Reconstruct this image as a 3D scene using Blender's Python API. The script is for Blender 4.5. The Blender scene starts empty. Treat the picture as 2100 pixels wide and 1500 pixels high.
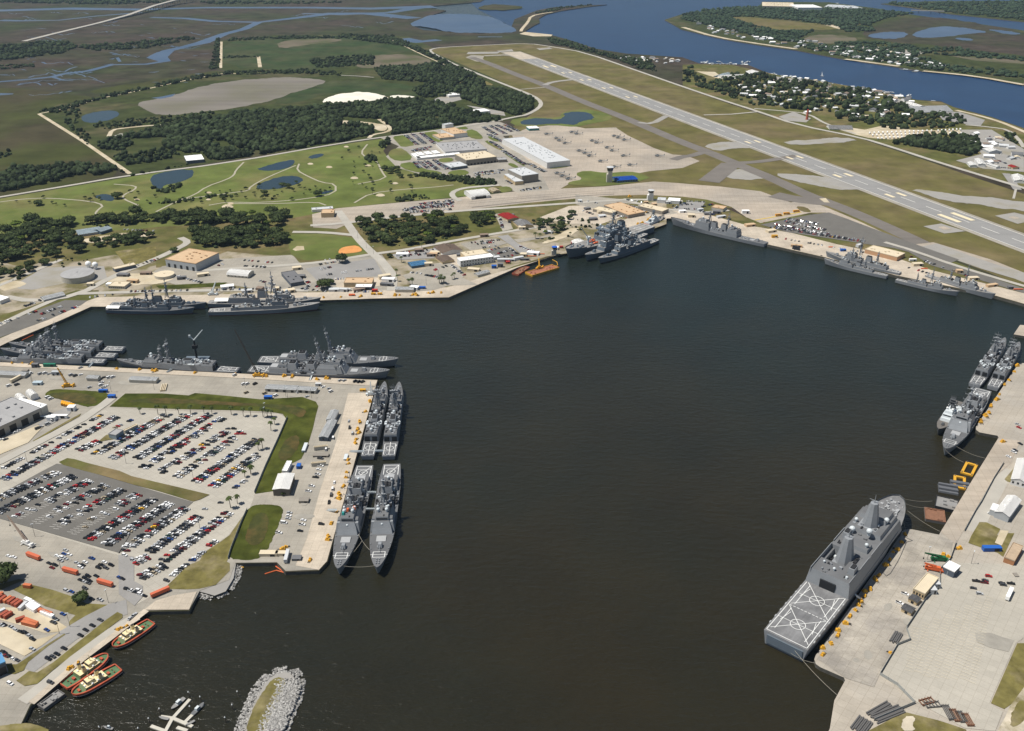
import bpy, bmesh, math, random
import numpy as np
from mathutils import Vector, noise as mnoise
R = random.Random(7)
rad = math.radians
C = bpy.context.scene.collection
SC = bpy.context.scene

# ---------------------------------------------------------------- camera
CAM_H, PITCH, FPX, CX, CY = 448.0, rad(25.9887), 1901.4, 1050.0, 750.0
cam_d = bpy.data.cameras.new("camera")
cam = bpy.data.objects.new("camera", cam_d); C.objects.link(cam)
cam.location = (0, 0, CAM_H); cam.rotation_euler = (math.pi / 2 - PITCH, 0, 0)
cam_d.sensor_fit = 'HORIZONTAL'; cam_d.sensor_width = 36.0; cam_d.lens = FPX / 2100 * 36.0
cam_d.clip_start = 1.0; cam_d.clip_end = 90000.0
SC.camera = cam

# ---------------------------------------------------------------- light
SUN_EL, SHADOW_AZ = 65.0, 86.0          # shadows fall towards +X, a touch away from the camera
w = bpy.data.worlds.new("World"); SC.world = w; w.use_nodes = True
nt = w.node_tree
sky = nt.nodes.new("ShaderNodeTexSky"); sky.sky_type = 'NISHITA'; sky.sun_disc = False
sky.sun_elevation = rad(SUN_EL); sky.sun_rotation = rad(SHADOW_AZ + 180)
sky.air_density = 1.0; sky.dust_density = 0.6; sky.ozone_density = 1.5
nt.links.new(sky.outputs[0], nt.nodes["Background"].inputs[0])
nt.nodes["Background"].inputs[1].default_value = 0.062
sun_d = bpy.data.lights.new("sun", 'SUN'); sun_d.energy = 5.0; sun_d.angle = rad(0.5); sun_d.color = (1, .955, .88)
sun = bpy.data.objects.new("sun", sun_d); C.objects.link(sun)
ldir = Vector((math.cos(rad(SUN_EL)) * math.sin(rad(SHADOW_AZ)), math.cos(rad(SUN_EL)) * math.cos(rad(SHADOW_AZ)), -math.sin(rad(SUN_EL))))
sun.rotation_euler = ldir.to_track_quat('-Z', 'Y').to_euler()
SC.view_settings.view_transform = 'Standard'; SC.view_settings.look = 'None'
SC.view_settings.exposure = 0.06; SC.view_settings.gamma = 1.0
SC.cycles.max_bounces = 6; SC.cycles.diffuse_bounces = 2; SC.cycles.glossy_bounces = 2
SC.cycles.transparent_max_bounces = 4; SC.cycles.use_denoising = True
SC.cycles.volume_bounces = 0
# ---------------------------------------------------------------- where things stand
LAND = 3.0
cp, sp = math.cos(PITCH), math.sin(PITCH)
def P(u, v, z=LAND):
    "the point at height z that the photograph shows at pixel (u, v) of 2100 x 1500"
    dx, dy = (u - CX) / FPX, -(v - CY) / FPX
    d = Vector((dx, cp + dy * sp, -sp + dy * cp))
    t = (CAM_H - z) / (-d.z)
    return Vector((d.x * t, d.y * t, z))
ZF = {1: (0, 0, 3), 2: (700, 0, 3), 3: (1400, 0, 3), 4: (0, 400, 3), 5: (600, 350, 3), 6: (1100, 350, 2.1), 7: (0, 750, 3.75),
      8: (0, 1100, 3.75), 9: (450, 750, 3.3333), 10: (1500, 980, 3.5), 11: (1700, 650, 3.75), 12: (1600, 1050, 3.3333),
      13: (0, 820, 6.522), 14: (280, 820, 6.522), 15: (0, 940, 6.522), 16: (220, 980, 6.522), 17: (0, 1180, 6.522),
      18: (600, 480, 6.5625), 19: (880, 440, 6.5625), 20: (0, 440, 5.769), 21: (1180, 380, 6.5625), 22: (1780, 250, 6.5625),
      23: (780, 230, 5.25), 24: (0, 740, 6.522), 25: (320, 490, 8.75), 26: (540, 900, 10.714), 27: (1960, 950, 10.714)}
def Z(n, *pts):
    "pixel pairs measured on enlargement n of the photograph, as pixels of the photograph"
    ox, oy, s = ZF[n]
    return [(ox + p[0] / s, oy + p[1] / s) for p in pts]
def z1(n, x, y): return Z(n, (x, y))[0]
def lerp(a, b, t): return a + (b - a) * t
def ordn(n):
    w = "first second third fourth fifth sixth seventh eighth ninth tenth eleventh twelfth thirteenth fourteenth fifteenth sixteenth seventeenth eighteenth nineteenth twentieth".split()
    if n <= 20: return w[n - 1]
    return "%d%s" % (n, {1: 'st', 2: 'nd', 3: 'rd'}.get(n % 10 if n % 100 not in (11, 12, 13) else 0, 'th'))

# ---------------------------------------------------------------- materials
MATS = {}
def mat(name, col, rough=0.85, var=0.0, scale=0.05, col2=None, scale2=None, metal=0.0, spec=0.3, island=0.0, det=6.0, rand=0.0, streak=None, mixp=(0.42, 0.62), grain=0.0, ygrad=None, joint=None):
    if name in MATS: return MATS[name]
    m = bpy.data.materials.new(name); m.use_nodes = True
    t = m.node_tree; n = t.nodes; L = t.links; b = n["Principled BSDF"]
    b.inputs["Roughness"].default_value = rough; b.inputs["Metallic"].default_value = metal
    b.inputs["Specular IOR Level"].default_value = spec
    b.inputs["Base Color"].default_value = (*col, 1)
    out = None
    if var or col2 or island or rand or streak:
        tc = n.new("ShaderNodeTexCoord"); rgb = n.new("ShaderNodeRGB"); rgb.outputs[0].default_value = (*col, 1); out = rgb.outputs[0]
        def noise(sc, d=det, vec=None, rgh=0.6):
            x = n.new("ShaderNodeTexNoise"); x.inputs["Scale"].default_value = sc; x.inputs["Detail"].default_value = d; x.inputs["Roughness"].default_value = rgh
            L.new(vec if vec else tc.outputs["Object"], x.inputs["Vector"]); return x.outputs["Fac"]
        def rng(sock, a0, a1, b0, b1):
            x = n.new("ShaderNodeMapRange"); x.inputs[1].default_value = a0; x.inputs[2].default_value = a1; x.inputs[3].default_value = b0; x.inputs[4].default_value = b1
            L.new(sock, x.inputs[0]); return x.outputs[0]
        def mix(mode, fac, a, bb):
            x = n.new("ShaderNodeMix"); x.data_type = 'RGBA'; x.blend_type = mode
            if hasattr(fac, "links"): L.new(fac, x.inputs[0])
            else: x.inputs[0].default_value = fac
            for s, k in ((a, 6), (bb, 7)):
                if hasattr(s, "links"): L.new(s, x.inputs[k])
                else: x.inputs[k].default_value = (*s, 1)
            return x.outputs[2]
        if col2:
            f = rng(noise(scale2 or scale, det), mixp[0], mixp[1], 0, 1)
            if ygrad:                                                  # silt brown gives way to the greener base colour along Y
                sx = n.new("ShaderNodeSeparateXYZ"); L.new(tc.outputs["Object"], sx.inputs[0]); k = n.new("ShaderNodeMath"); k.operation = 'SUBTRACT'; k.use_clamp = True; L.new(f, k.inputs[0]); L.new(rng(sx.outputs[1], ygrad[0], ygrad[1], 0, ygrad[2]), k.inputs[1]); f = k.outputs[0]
            out = mix('MIX', f, out, col2)
        def scale_by(o, fac):
            x = n.new("ShaderNodeVectorMath"); x.operation = 'SCALE'; L.new(o, x.inputs[0]); L.new(fac, x.inputs[3]); return x.outputs[0]
        if var: out = scale_by(out, rng(noise(scale), 0.3, 0.7, 1 - var, 1 + var))
        if grain: out = scale_by(out, rng(noise(0.7, 3.0), 0.3, 0.7, 1 - grain, 1 + grain))
        if streak:
            mp = n.new("ShaderNodeMapping"); mp.inputs["Rotation"].default_value = (0, 0, streak[0]); mp.inputs["Scale"].default_value = (streak[1], streak[2], 1)
            L.new(tc.outputs["Object"], mp.inputs["Vector"])
            out = scale_by(out, rng(noise(1.0, 4.0, mp.outputs[0]), 0.3, 0.7, 1 - streak[3], 1 + streak[3]))
        if joint:                                                     # cast slabs with dark seams
            mp = n.new("ShaderNodeMapping"); mp.inputs["Rotation"].default_value = (0, 0, joint[0]); L.new(tc.outputs["Object"], mp.inputs["Vector"])
            k = n.new("ShaderNodeTexBrick"); k.offset = 0.0; k.inputs["Scale"].default_value = 1.0 / joint[1]; k.inputs["Brick Width"].default_value = 1.0; k.inputs["Row Height"].default_value = 1.0; k.inputs["Mortar Size"].default_value = joint[2]; k.inputs["Mortar Smooth"].default_value = 0.3
            k.inputs["Color1"].default_value = (1.025, 1.025, 1.025, 1); k.inputs["Color2"].default_value = (.965, .965, .965, 1); k.inputs["Mortar"].default_value = (.72, .7, .67, 1); L.new(mp.outputs[0], k.inputs["Vector"]); out = mix('MULTIPLY', 1.0, out, k.outputs["Color"])
        if island:
            g = n.new("ShaderNodeNewGeometry"); out = scale_by(out, rng(g.outputs["Random Per Island"], 0, 1, 1 - island, 1 + island))
        if rand:
            g = n.new("ShaderNodeObjectInfo"); out = scale_by(out, rng(g.outputs["Random"], 0, 1, 1 - rand, 1 + rand))
        L.new(out, b.inputs["Base Color"])
    MATS[name] = m
    return m
def water_mat(name, col, col2, rough, bump, scale, spec=0.5, mixp=(0.4, 0.65), vs=0.004, ygrad=None):
    m = mat(name, col, rough, 0.12, 0.01, col2, vs, spec=spec, mixp=mixp, ygrad=ygrad)
    t = m.node_tree; n = t.nodes; L = t.links; b = n["Principled BSDF"]; b.inputs["IOR"].default_value = 1.33
    tc = n.new("ShaderNodeTexCoord"); mp = n.new("ShaderNodeMapping"); mp.inputs["Rotation"].default_value = (0, 0, 0.35); mp.inputs["Scale"].default_value = (0.5, 1, 1)
    L.new(tc.outputs["Object"], mp.inputs["Vector"])
    x = n.new("ShaderNodeTexNoise"); x.inputs["Scale"].default_value = scale; x.inputs["Detail"].default_value = 5; x.inputs["Roughness"].default_value = 0.65
    L.new(mp.outputs[0], x.inputs["Vector"])
    bp = n.new("ShaderNodeBump"); bp.inputs["Strength"].default_value = bump; bp.inputs["Distance"].default_value = 1.6
    L.new(x.outputs["Fac"], bp.inputs["Height"]); L.new(bp.outputs[0], b.inputs["Normal"])
    return m

# ---------------------------------------------------------------- mesh helpers
def link(name, bm, mats, parent=None, loc=None, rz=0.0, smooth=False):
    me = bpy.data.meshes.new(name)
    if smooth:
        for f in bm.faces: f.smooth = True
    bm.to_mesh(me); bm.free()
    for m in (mats if isinstance(mats, (list, tuple)) else [mats]): me.materials.append(m)
    o = bpy.data.objects.new(name, me); C.objects.link(o)
    if parent: o.parent = parent
    if loc is not None: o.location = loc
    o.rotation_euler = (0, 0, rz)
    return o
def tag(o, label=None, cat=None, group=None, kind=None):
    if label: o["label"] = label
    if cat: o["category"] = cat
    if group: o["group"] = group
    if kind: o["kind"] = kind
    return o
def empty(name, loc, rz=0.0, label=None, cat=None, group=None):
    o = bpy.data.objects.new(name, None); C.objects.link(o); o.location = loc; o.rotation_euler = (0, 0, rz); o.empty_display_size = 1
    return tag(o, label, cat, group)
def copy_tree(o, parent=None):
    c = o.copy(); C.objects.link(c)
    if parent: c.parent = parent
    for ch in list(o.children): copy_tree(ch, c)
    return c
def quad(bm, a, b, c, d, mi=0):
    f = bm.faces.new([bm.verts.new(p) for p in (a, b, c, d)]); f.material_index = mi; return f
def box(bm, x0, x1, y0, y1, z0, z1, mi=0, ix0=0.0, ix1=0.0, iy=0.0, iy1=None, top=None, bottom=False):
    "a block; ix0, ix1, iy draw the top in from the x0 end, the x1 end and the sides"
    if iy1 is None: iy1 = iy
    b = [bm.verts.new(p) for p in ((x0, y0, z0), (x1, y0, z0), (x1, y1, z0), (x0, y1, z0))]
    t = [bm.verts.new(p) for p in ((x0 + ix0, y0 + iy, z1), (x1 - ix1, y0 + iy, z1), (x1 - ix1, y1 - iy1, z1), (x0 + ix0, y1 - iy1, z1))]
    for i in range(4):
        j = (i + 1) % 4
        f = bm.faces.new((b[i], b[j], t[j], t[i])); f.material_index = mi
    f = bm.faces.new(t); f.material_index = mi if top is None else top
    if bottom: bm.faces.new(b[::-1]).material_index = mi
def cyl(bm, p0, p1, r0, r1=None, n=8, mi=0, cap=True):
    p0, p1 = Vector(p0), Vector(p1); r1 = r0 if r1 is None else r1
    d = (p1 - p0).normalized(); a = d.orthogonal().normalized(); b = d.cross(a)
    A, B = [], []
    for i in range(n):
        t = 2 * math.pi * i / n; o = a * math.cos(t) + b * math.sin(t)
        A.append(bm.verts.new(p0 + o * r0)); B.append(bm.verts.new(p1 + o * r1))
    for i in range(n):
        j = (i + 1) % n
        bm.faces.new((A[i], A[j], B[j], B[i])).material_index = mi
    if cap:
        bm.faces.new(B).material_index = mi; bm.faces.new(A[::-1]).material_index = mi
ICO = {}
def ball(bm, c, r, mi=0, sub=2, sq=(1, 1, 1), jit=0.0, rnd=R):
    if sub not in ICO:
        g = bmesh.new(); bmesh.ops.create_icosphere(g, subdivisions=sub, radius=1.0); g.verts.index_update()
        ICO[sub] = ([v.co.copy() for v in g.verts], [[v.index for v in f.verts] for f in g.faces]); g.free()
    vs = []
    for v in ICO[sub][0]:
        k = 1 + (rnd.random() - .5) * 2 * jit; vs.append(bm.verts.new((c[0] + v.x * r * sq[0] * k, c[1] + v.y * r * sq[1] * k, c[2] + v.z * r * sq[2] * k)))
    for f in ICO[sub][1]: bm.faces.new([vs[i] for i in f]).material_index = mi
def prism(bm, pts, z0, z1, mi=0, top=None):
    n = len(pts); b = [bm.verts.new((p[0], p[1], z0)) for p in pts]; t = [bm.verts.new((p[0], p[1], z1)) for p in pts]
    for i in range(n):
        j = (i + 1) % n
        bm.faces.new((b[i], b[j], t[j], t[i])).material_index = mi
    bm.faces.new(t).material_index = mi if top is None else top
def area(pts):
    return sum(pts[i].x * pts[(i + 1) % len(pts)].y - pts[(i + 1) % len(pts)].x * pts[i].y for i in range(len(pts))) / 2
def wpoly(px, z=LAND):
    "a ground polygon, counter-clockwise in the world"
    w = [P(u, v, z) for u, v in px]
    return w if area(w) > 0 else w[::-1]
def smooth_poly(px, k=2):
    for _ in range(k):
        o = []
        for i in range(len(px)):
            a, b = px[i], px[(i + 1) % len(px)]
            o += [(a[0] * .75 + b[0] * .25, a[1] * .75 + b[1] * .25), (a[0] * .25 + b[0] * .75, a[1] * .25 + b[1] * .75)]
        px = o
    return px
def land(name, px, m_top, m_side, z0=-2.0, z1=LAND):
    w = wpoly(px, z1); bm = bmesh.new(); prism(bm, w, z0, z1, 1, 0)
    return tag(link(name, bm, [m_top, m_side]), kind="structure")
SHEETS = []          # (level, name, material, world polygons) laid one above the other, 2 mm apart, when flushed
def ragged(px, it=3, amp=0.09):
    "breaks a natural outline up into bays and points"
    r = random.Random(int(px[0][0] * 7 + px[0][1] * 13))
    for k in range(it):
        o = []
        for a, b in zip(px, px[1:] + px[:1]):
            d = (b[0] - a[0], b[1] - a[1]); j = r.uniform(-amp, amp); h = r.uniform(.35, .65); o += [a, (a[0] + d[0] * h - d[1] * j * 1.5, a[1] + d[1] * h + d[0] * j * .35)]
        px = o
    return px
def sheet(name, m, px, lvl=1, smooth=0):
    if smooth: px = smooth_poly(px, smooth)
    if smooth and name in ("marsh_meadow", "mudflat", "mud_basin", "white_sand", "brown_field", "disposal_field", "pond", "gravel_patch", "far_marsh", "far_waterway", "far_field", "ditch", "ditch_water", "dirt_yard", "sand_yard", "rough_grass", "marsh_island", "stain", "breakwater_grass"): px = ragged(px, 3, .11)
    SHEETS.append((lvl, name, m, [[(p.x, p.y) for p in wpoly(px)]]))
def path_pts(px, sm=1):
    for _ in range(sm):
        o = [px[0]]
        for i in range(len(px) - 1):
            a, b = px[i], px[i + 1]
            o += [(a[0] * .75 + b[0] * .25, a[1] * .75 + b[1] * .25), (a[0] * .25 + b[0] * .75, a[1] * .25 + b[1] * .75)]
        o.append(px[-1]); px = o
    return px
def strip(w, hw):
    L_, R_ = [], []
    for i, p in enumerate(w):
        a = w[max(0, i - 1)]; b = w[min(len(w) - 1, i + 1)]; d = (b - a); d.z = 0; d.normalize(); nn = Vector((-d.y, d.x, 0))
        h = hw[i] if isinstance(hw, list) else hw
        L_.append((p.x + nn.x * h, p.y + nn.y * h)); R_.append((p.x - nn.x * h, p.y - nn.y * h))
    return [[R_[i], R_[i + 1], L_[i + 1], L_[i]] for i in range(len(w) - 1)]
def road(name, m, px, width, lvl=2, sm=1):
    SHEETS.append((lvl, name, m, strip([P(u, v) for u, v in path_pts(px, sm)], width / 2)))
def ribbon(name, m, px, lvl=1):
    "a channel given as (x, y, width in metres)"
    SHEETS.append((lvl, name, m, strip([P(a[0], a[1]) for a in px], [a[2] / 2 for a in px])))
GROUND = []
def flush_sheets():
    byname = {}
    for i, (lvl, name, m, polys) in enumerate(sorted(SHEETS, key=lambda s: s[0])):
        z = LAND + 0.002 * (i + 1); bm = byname.setdefault((name, m.name), (m, bmesh.new()))[1]
        for q in polys:
            bm.faces.new([bm.verts.new((x, y, z)) for x, y in q])
            xs = [p[0] for p in q]; ys = [p[1] for p in q]; a_ = np.array(q); r_ = np.roll(a_, -1, 0); GROUND.append((min(xs), max(xs), min(ys), max(ys), z, (a_[:, 0], a_[:, 1], r_[:, 0], r_[:, 1])))
    for (name, mn), (m, bm) in byname.items(): tag(link(name, bm, m), kind="structure")
def ground(x, y):
    "height of the topmost ground sheet at a point"
    for g in reversed(GROUND):
        if g[0] < x < g[1] and g[2] < y < g[3]:
            X, Y, X2, Y2 = g[5]
            m = (Y > y) != (Y2 > y)
            if np.count_nonzero(x < (X2[m] - X[m]) * (y - Y[m]) / (Y2[m] - Y[m]) + X[m]) & 1: return g[4]
    return LAND
def G(u, v):
    "the point on the ground under pixel (u, v)"
    p = P(u, v); p.z = ground(p.x, p.y); return p
# ================================================================= the setting
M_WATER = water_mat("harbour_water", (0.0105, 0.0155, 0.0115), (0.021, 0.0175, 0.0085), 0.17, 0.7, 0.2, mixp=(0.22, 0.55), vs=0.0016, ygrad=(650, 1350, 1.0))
M_RIVER = water_mat("river_water", (0.008, 0.03, 0.085), (0.012, 0.04, 0.1), 0.3, 0.25, 0.12, mixp=(0.3, 0.7), spec=0.3)
M_MARSHW = water_mat("marsh_water", (0.05, 0.085, 0.15), (0.075, 0.11, 0.17), 0.3, 0.08, 0.1, mixp=(0.3, 0.7), spec=0.4)
M_POND = water_mat("pond_water", (0.012, 0.025, 0.035), (0.02, 0.035, 0.035), 0.15, 0.03, 0.2)
M_CHAN = mat("ditch_bed", (0.05, 0.055, 0.013), 0.9, 0.35, 0.12, (0.085, 0.058, 0.018), 0.03, spec=0.2, det=8)
M_MARSH = mat("marsh_soil", (0.058, 0.045, 0.034), 0.95, 0.42, 0.014, (0.04, 0.048, 0.02), 0.0024, spec=0.05, det=8, mixp=(0.4, 0.65))
M_MARSHG = mat("marsh_grass", (0.052, 0.058, 0.018), 0.95, 0.3, 0.012, (0.058, 0.05, 0.026), 0.004, spec=0.05, det=8)
M_SCRUB = mat("scrub_ground", (0.045, 0.055, 0.018), 0.95, 0.35, 0.03, (0.1, 0.085, 0.045), 0.006, spec=0.05, det=8, mixp=(0.5, 0.72))
M_FIELD = mat("green_field", (0.036, 0.056, 0.02), 0.95, 0.3, 0.02, (0.06, 0.066, 0.03), 0.008, spec=0.05, det=8)
M_GOLF = mat("golf_turf", (0.11, 0.135, 0.036), 0.95, 0.28, 0.02, (0.165, 0.15, 0.06), 0.008, spec=0.05, det=8, mixp=(0.45, 0.7))
M_AIRG = mat("airfield_grass", (0.118, 0.107, 0.036), 0.95, 0.28, 0.02, (0.15, 0.118, 0.06), 0.006, spec=0.05, det=8, mixp=(0.42, 0.66))
M_PARKG = mat("park_grass", (0.095, 0.098, 0.03), 0.95, 0.3, 0.04, (0.17, 0.13, 0.065), 0.012, spec=0.05, det=8, mixp=(0.44, 0.66))
M_LAWN = mat("ditch_grass", (0.07, 0.078, 0.016), 0.95, 0.35, 0.09, (0.042, 0.052, 0.01), 0.03, spec=0.05, det=6)
M_OLIVE = mat("rough_grass", (0.15, 0.13, 0.045), 0.95, 0.35, 0.12, (0.24, 0.2, 0.12), 0.04, spec=0.05, det=8, mixp=(0.5, 0.72))
M_SANDY = mat("sandy_waste", (0.5, 0.44, 0.34), 0.95, 0.25, 0.08, (0.2, 0.17, 0.08), 0.06, spec=0.1, det=8, mixp=(0.45, 0.62))
M_PATCH = mat("worn_pavement", (0.31, 0.29, 0.25), 0.95, 0.15, 0.1, spec=0.1)
M_TOWN = mat("sandy_town_ground", (0.36, 0.31, 0.235), 0.95, 0.25, 0.06, (0.13, 0.115, 0.05), 0.03, spec=0.1, det=8, mixp=(0.44, 0.6))
M_MUD = mat("dried_mud", (0.2, 0.18, 0.155), 0.95, 0.15, 0.01, (0.145, 0.135, 0.1), 0.005, spec=0.1, streak=(0.5, 0.002, 0.03, 0.12))
M_BROWNF = mat("brown_scrub", (0.15, 0.125, 0.09), 0.95, 0.2, 0.02, (0.08, 0.085, 0.04), 0.01, spec=0.05)
M_SAND = mat("sand", (0.52, 0.45, 0.33), 0.95, 0.15, 0.05, (0.42, 0.35, 0.23), 0.02, spec=0.1)
M_WSAND = mat("white_sand", (0.72, 0.68, 0.58), 0.95, 0.12, 0.02, spec=0.1)
M_CONC = mat("concrete_pavement", (0.345, 0.315, 0.262), 0.9, 0.12, 0.03, (0.27, 0.25, 0.212), 0.012, spec=0.2, streak=(0.3, 0.02, 0.25, 0.05), grain=0.05, joint=(.05, 6, .015))
M_QUAY = mat("quay_concrete", (0.45, 0.39, 0.31), 0.9, 0.15, 0.04, (0.5, 0.43, 0.34), 0.03, spec=0.2, streak=(0.2, 0.08, 0.3, 0.07), grain=0.06, joint=(.05, 6, .018))
M_RAMP = mat("old_concrete", (0.405, 0.345, 0.275), 0.9, 0.12, 0.02, (0.33, 0.29, 0.24), 0.008, spec=0.2, streak=(0.13, 0.006, 0.12, 0.12), joint=(.13, 7.5, .02))
M_LOTC = mat("pale_concrete_lot", (0.415, 0.385, 0.325), 0.9, 0.08, 0.03, (0.355, 0.33, 0.28), 0.015, spec=0.2, streak=(1.0, 0.02, 0.16, 0.045), grain=0.04, joint=(-.9, 6, .015))
M_PIERD = mat("stained_pier_concrete", (0.375, 0.34, 0.285), 0.9, 0.2, 0.05, (0.29, 0.265, 0.23), 0.035, spec=0.2, streak=(1.05, 0.02, 0.15, 0.12), grain=0.08, joint=(-.9, 6, .02))
M_RIGHT = mat("pier_concrete", (0.41, 0.365, 0.3), 0.9, 0.14, 0.04, (0.33, 0.3, 0.255), 0.02, spec=0.2, streak=(1.05, 0.01, 0.12, 0.08), grain=0.05, joint=(-.9, 6, .018))
M_ASPH = mat("asphalt_lot", (0.14, 0.132, 0.118), 0.9, 0.1, 0.05, spec=0.2, grain=0.05)
M_ASPHG = mat("grey_asphalt", (0.27, 0.26, 0.245), 0.9, 0.1, 0.04, spec=0.2, grain=0.05)
M_ROAD = mat("road_surface", (0.4, 0.375, 0.325), 0.9, 0.1, 0.05, spec=0.2)
M_RUN = mat("runway_asphalt", (0.255, 0.25, 0.24), 0.9, 0.06, 0.03, spec=0.2, streak=(0.62, 0.004, 0.12, 0.07))
M_TAXI = mat("taxiway_asphalt", (0.165, 0.148, 0.13), 0.9, 0.1, 0.03, spec=0.2, streak=(0.62, 0.004, 0.1, 0.07))
M_GRAVEL = mat("gravel_patch", (0.31, 0.295, 0.27), 0.95, 0.12, 0.02, (0.24, 0.22, 0.17), 0.02, spec=0.1, mixp=(0.5, 0.7))
M_PAINT = mat("road_paint", (0.8, 0.78, 0.72), 0.7)
M_PAINTY = mat("yellow_paint", (0.6, 0.42, 0.08), 0.7)
M_PAINTC = mat("cream_paint", (0.72, 0.62, 0.42), 0.7)
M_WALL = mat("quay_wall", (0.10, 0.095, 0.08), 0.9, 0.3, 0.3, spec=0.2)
M_BANK = mat("muddy_bank", (0.12, 0.1, 0.07), 0.95, 0.3, 0.2, spec=0.1)
M_ORANGE = mat("orange_clay", (0.6, 0.27, 0.09), 0.95, 0.12, 0.1, spec=0.1)

# water: one sheet to beyond the horizon
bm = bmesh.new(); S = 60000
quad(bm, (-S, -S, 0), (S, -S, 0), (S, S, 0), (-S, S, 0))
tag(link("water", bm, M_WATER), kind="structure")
def wsheet(name, m, px, z):
    bm = bmesh.new(); bm.faces.new([bm.verts.new(p) for p in wpoly(px, z)]); return tag(link(name, bm, m), kind="structure")
river_px = [(700, -150), (900, -60), (980, 20), (1060, 60), (1180, 95), (1300, 118), (1500, 145), (1650, 168), (1800, 195), (1960, 225), (2100, 272), (2700, 480), (3600, 600), (5200, 300), (5200, -150)]
wsheet("river", M_RIVER, river_px, 0.25)

quay_main = [(-60, 1700), (63, 1448), (296, 1255), (389, 1253), (407, 1213), (440, 1221), (462, 1212), (478, 1185), (483, 1156), (568, 1155), (585, 1173.5), (654, 1171),
             (672, 1152), (775, 779), (480, 765.4), (0, 742), (-420, 722), (-420, 690), (-100, 760), (17, 703), (127, 657), (187, 630), (213, 630), (430, 622), (657, 617), (780, 613), (920, 611),
             (1060, 550), (1120, 530), (1240, 493), (1330, 463), (1369, 448), (1381, 448), (1576, 503), (1690, 529), (1840, 567), (2043, 609), (2100, 625), (2900, 850), (3600, 900)]
shore_main = [(3600, 560), (2700, 430), (2300, 330), (2100, 263), (2033, 240), (1957, 220), (1930, 208), (1880, 205), (1817, 190), (1750, 178), (1683, 167), (1600, 157), (1567, 147), (1533, 133), (1433, 130),
              (1400, 118), (1283, 110), (1220, 100), (1177, 85), (1130, 72), (1085, 70), (1077, 64), (1095, 53), (1107, 47), (1106, 38), (1120, 30), (1150, 23), (1200, 15), (1245, 10),
              (1200, 11), (1130, 16), (1100, 22), (1080, 30), (1055, 40), (1045, 66), (985, 69), (925, 66), (868, 62), (840, 50), (870, 38), (890, 30), (915, 22), (880, 17), (870, 14), (985, 4), (1010, -10), (900, -50), (700, -120), (-3000, -120), (-3000, 1700)]
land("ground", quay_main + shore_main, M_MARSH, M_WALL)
far_px = [(1363, 41), (1380, 50), (1397, 60), (1430, 68), (1467, 77), (1510, 85), (1560, 93), (1633, 103), (1733, 122), (1843, 138), (1900, 147), (2000, 157), (2100, 175), (2700, 290), (3600, 420), (3600, 60), (2600, 100),
          (2100, 63), (1950, 41), (1873, 31), (1800, 18), (1700, 5), (1563, 4), (1558, 13), (1500, 17), (1450, 22), (1400, 29)]
land("far_shore_ground", far_px, M_SCRUB, M_BANK, z1=3.0)
land("far_shore_ground", [(1807, 8), (1867, 16), (1950, 29), (2100, 45), (2700, 90), (4200, 60), (4200, -60), (2100, 2), (1900, 3)], M_SCRUB, M_BANK)
right_px = [(1560, 1800), (1702, 1494), (1711, 1437), (1733, 1396), (1731, 1390), (1683, 1369), (1673, 1362), (1670, 1352), (1673, 1344), (1847, 1098), (1850, 1090), (1858, 1086), (1871, 1086), (1926, 1097), (1929, 1091),
            (2048, 898), (2046, 894), (2009, 887), (2002, 882), (2001, 876), (2086, 750), (2090, 746), (2100, 745), (2500, 745), (3300, 900), (3300, 1800)]
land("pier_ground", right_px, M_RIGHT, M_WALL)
land("jetty_ground", Z(11, (1420, 135), (1470, 62), (1800, 90), (1800, 200), (1500, 148)), M_RAMP, M_WALL)
land("breakwater_ground", smooth_poly([(498, 1520), (512, 1465), (535, 1412), (560, 1384), (590, 1377), (606, 1392), (603, 1420), (585, 1462), (560, 1520), (540, 1600), (470, 1600)], 1), M_GRAVEL, M_BANK, z1=2.4)

# ---- marsh, waterways and disposal fields in the north-west
sheet("marsh_meadow", M_MARSHG, [(-900, 160), (0, 178), (120, 190), (200, 200), (180, 210), (80, 232), (170, 290), (265, 356), (130, 383), (0, 405), (-900, 560)], 1, 1)
sheet("marsh_meadow", M_MARSHG, [(480, 148), (330, 178), (200, 195), (180, 185), (330, 165), (430, 145)], 1, 1)
for q in ([(-400, 24, 90), (0, 22, 110), (140, 18, 120), (290, 20, 100), (420, 16, 80), (640, 16, 90), (760, 18, 110), (890, 14, 150)],
          [(0, 42, 60), (40, 43, 50), (120, 42, 30), (200, 33, 30), (290, 26, 35)],
          [(310, 36, 40), (380, 38, 50), (440, 44, 50), (530, 46, 50), (600, 38, 60), (680, 28, 90), (760, 28, 110), (850, 38, 90)],
          [(530, 46, 40), (500, 60, 40), (460, 70, 42), (440, 78, 50), (415, 88, 60), (380, 96, 40), (345, 104, 45), (322, 118, 70), (338, 126, 40), (300, 132, 26), (230, 133, 26), (180, 146, 28), (130, 152, 24), (107, 158, 26), (60, 163, 22), (0, 168, 22), (-200, 180, 20)],
          [(322, 116, 60), (335, 108, 50), (342, 104, 20)], [(107, 158, 14), (130, 165, 10), (150, 166, 6)], [(228, 122, 16), (240, 118, 12), (246, 127, 10)],
          [(-60, 193, 50), (0, 194, 36), (27, 193, 14)], [(870, 14, 100), (800, 26, 60), (700, 30, 70), (620, 28, 40)], [(820, 80, 90), (860, 86, 80), (900, 82, 50)], [(980, 76, 20), (1030, 76, 16)]):
    ribbon("waterway", M_MARSHW, q, 3)
wr = random.Random(5)
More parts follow.
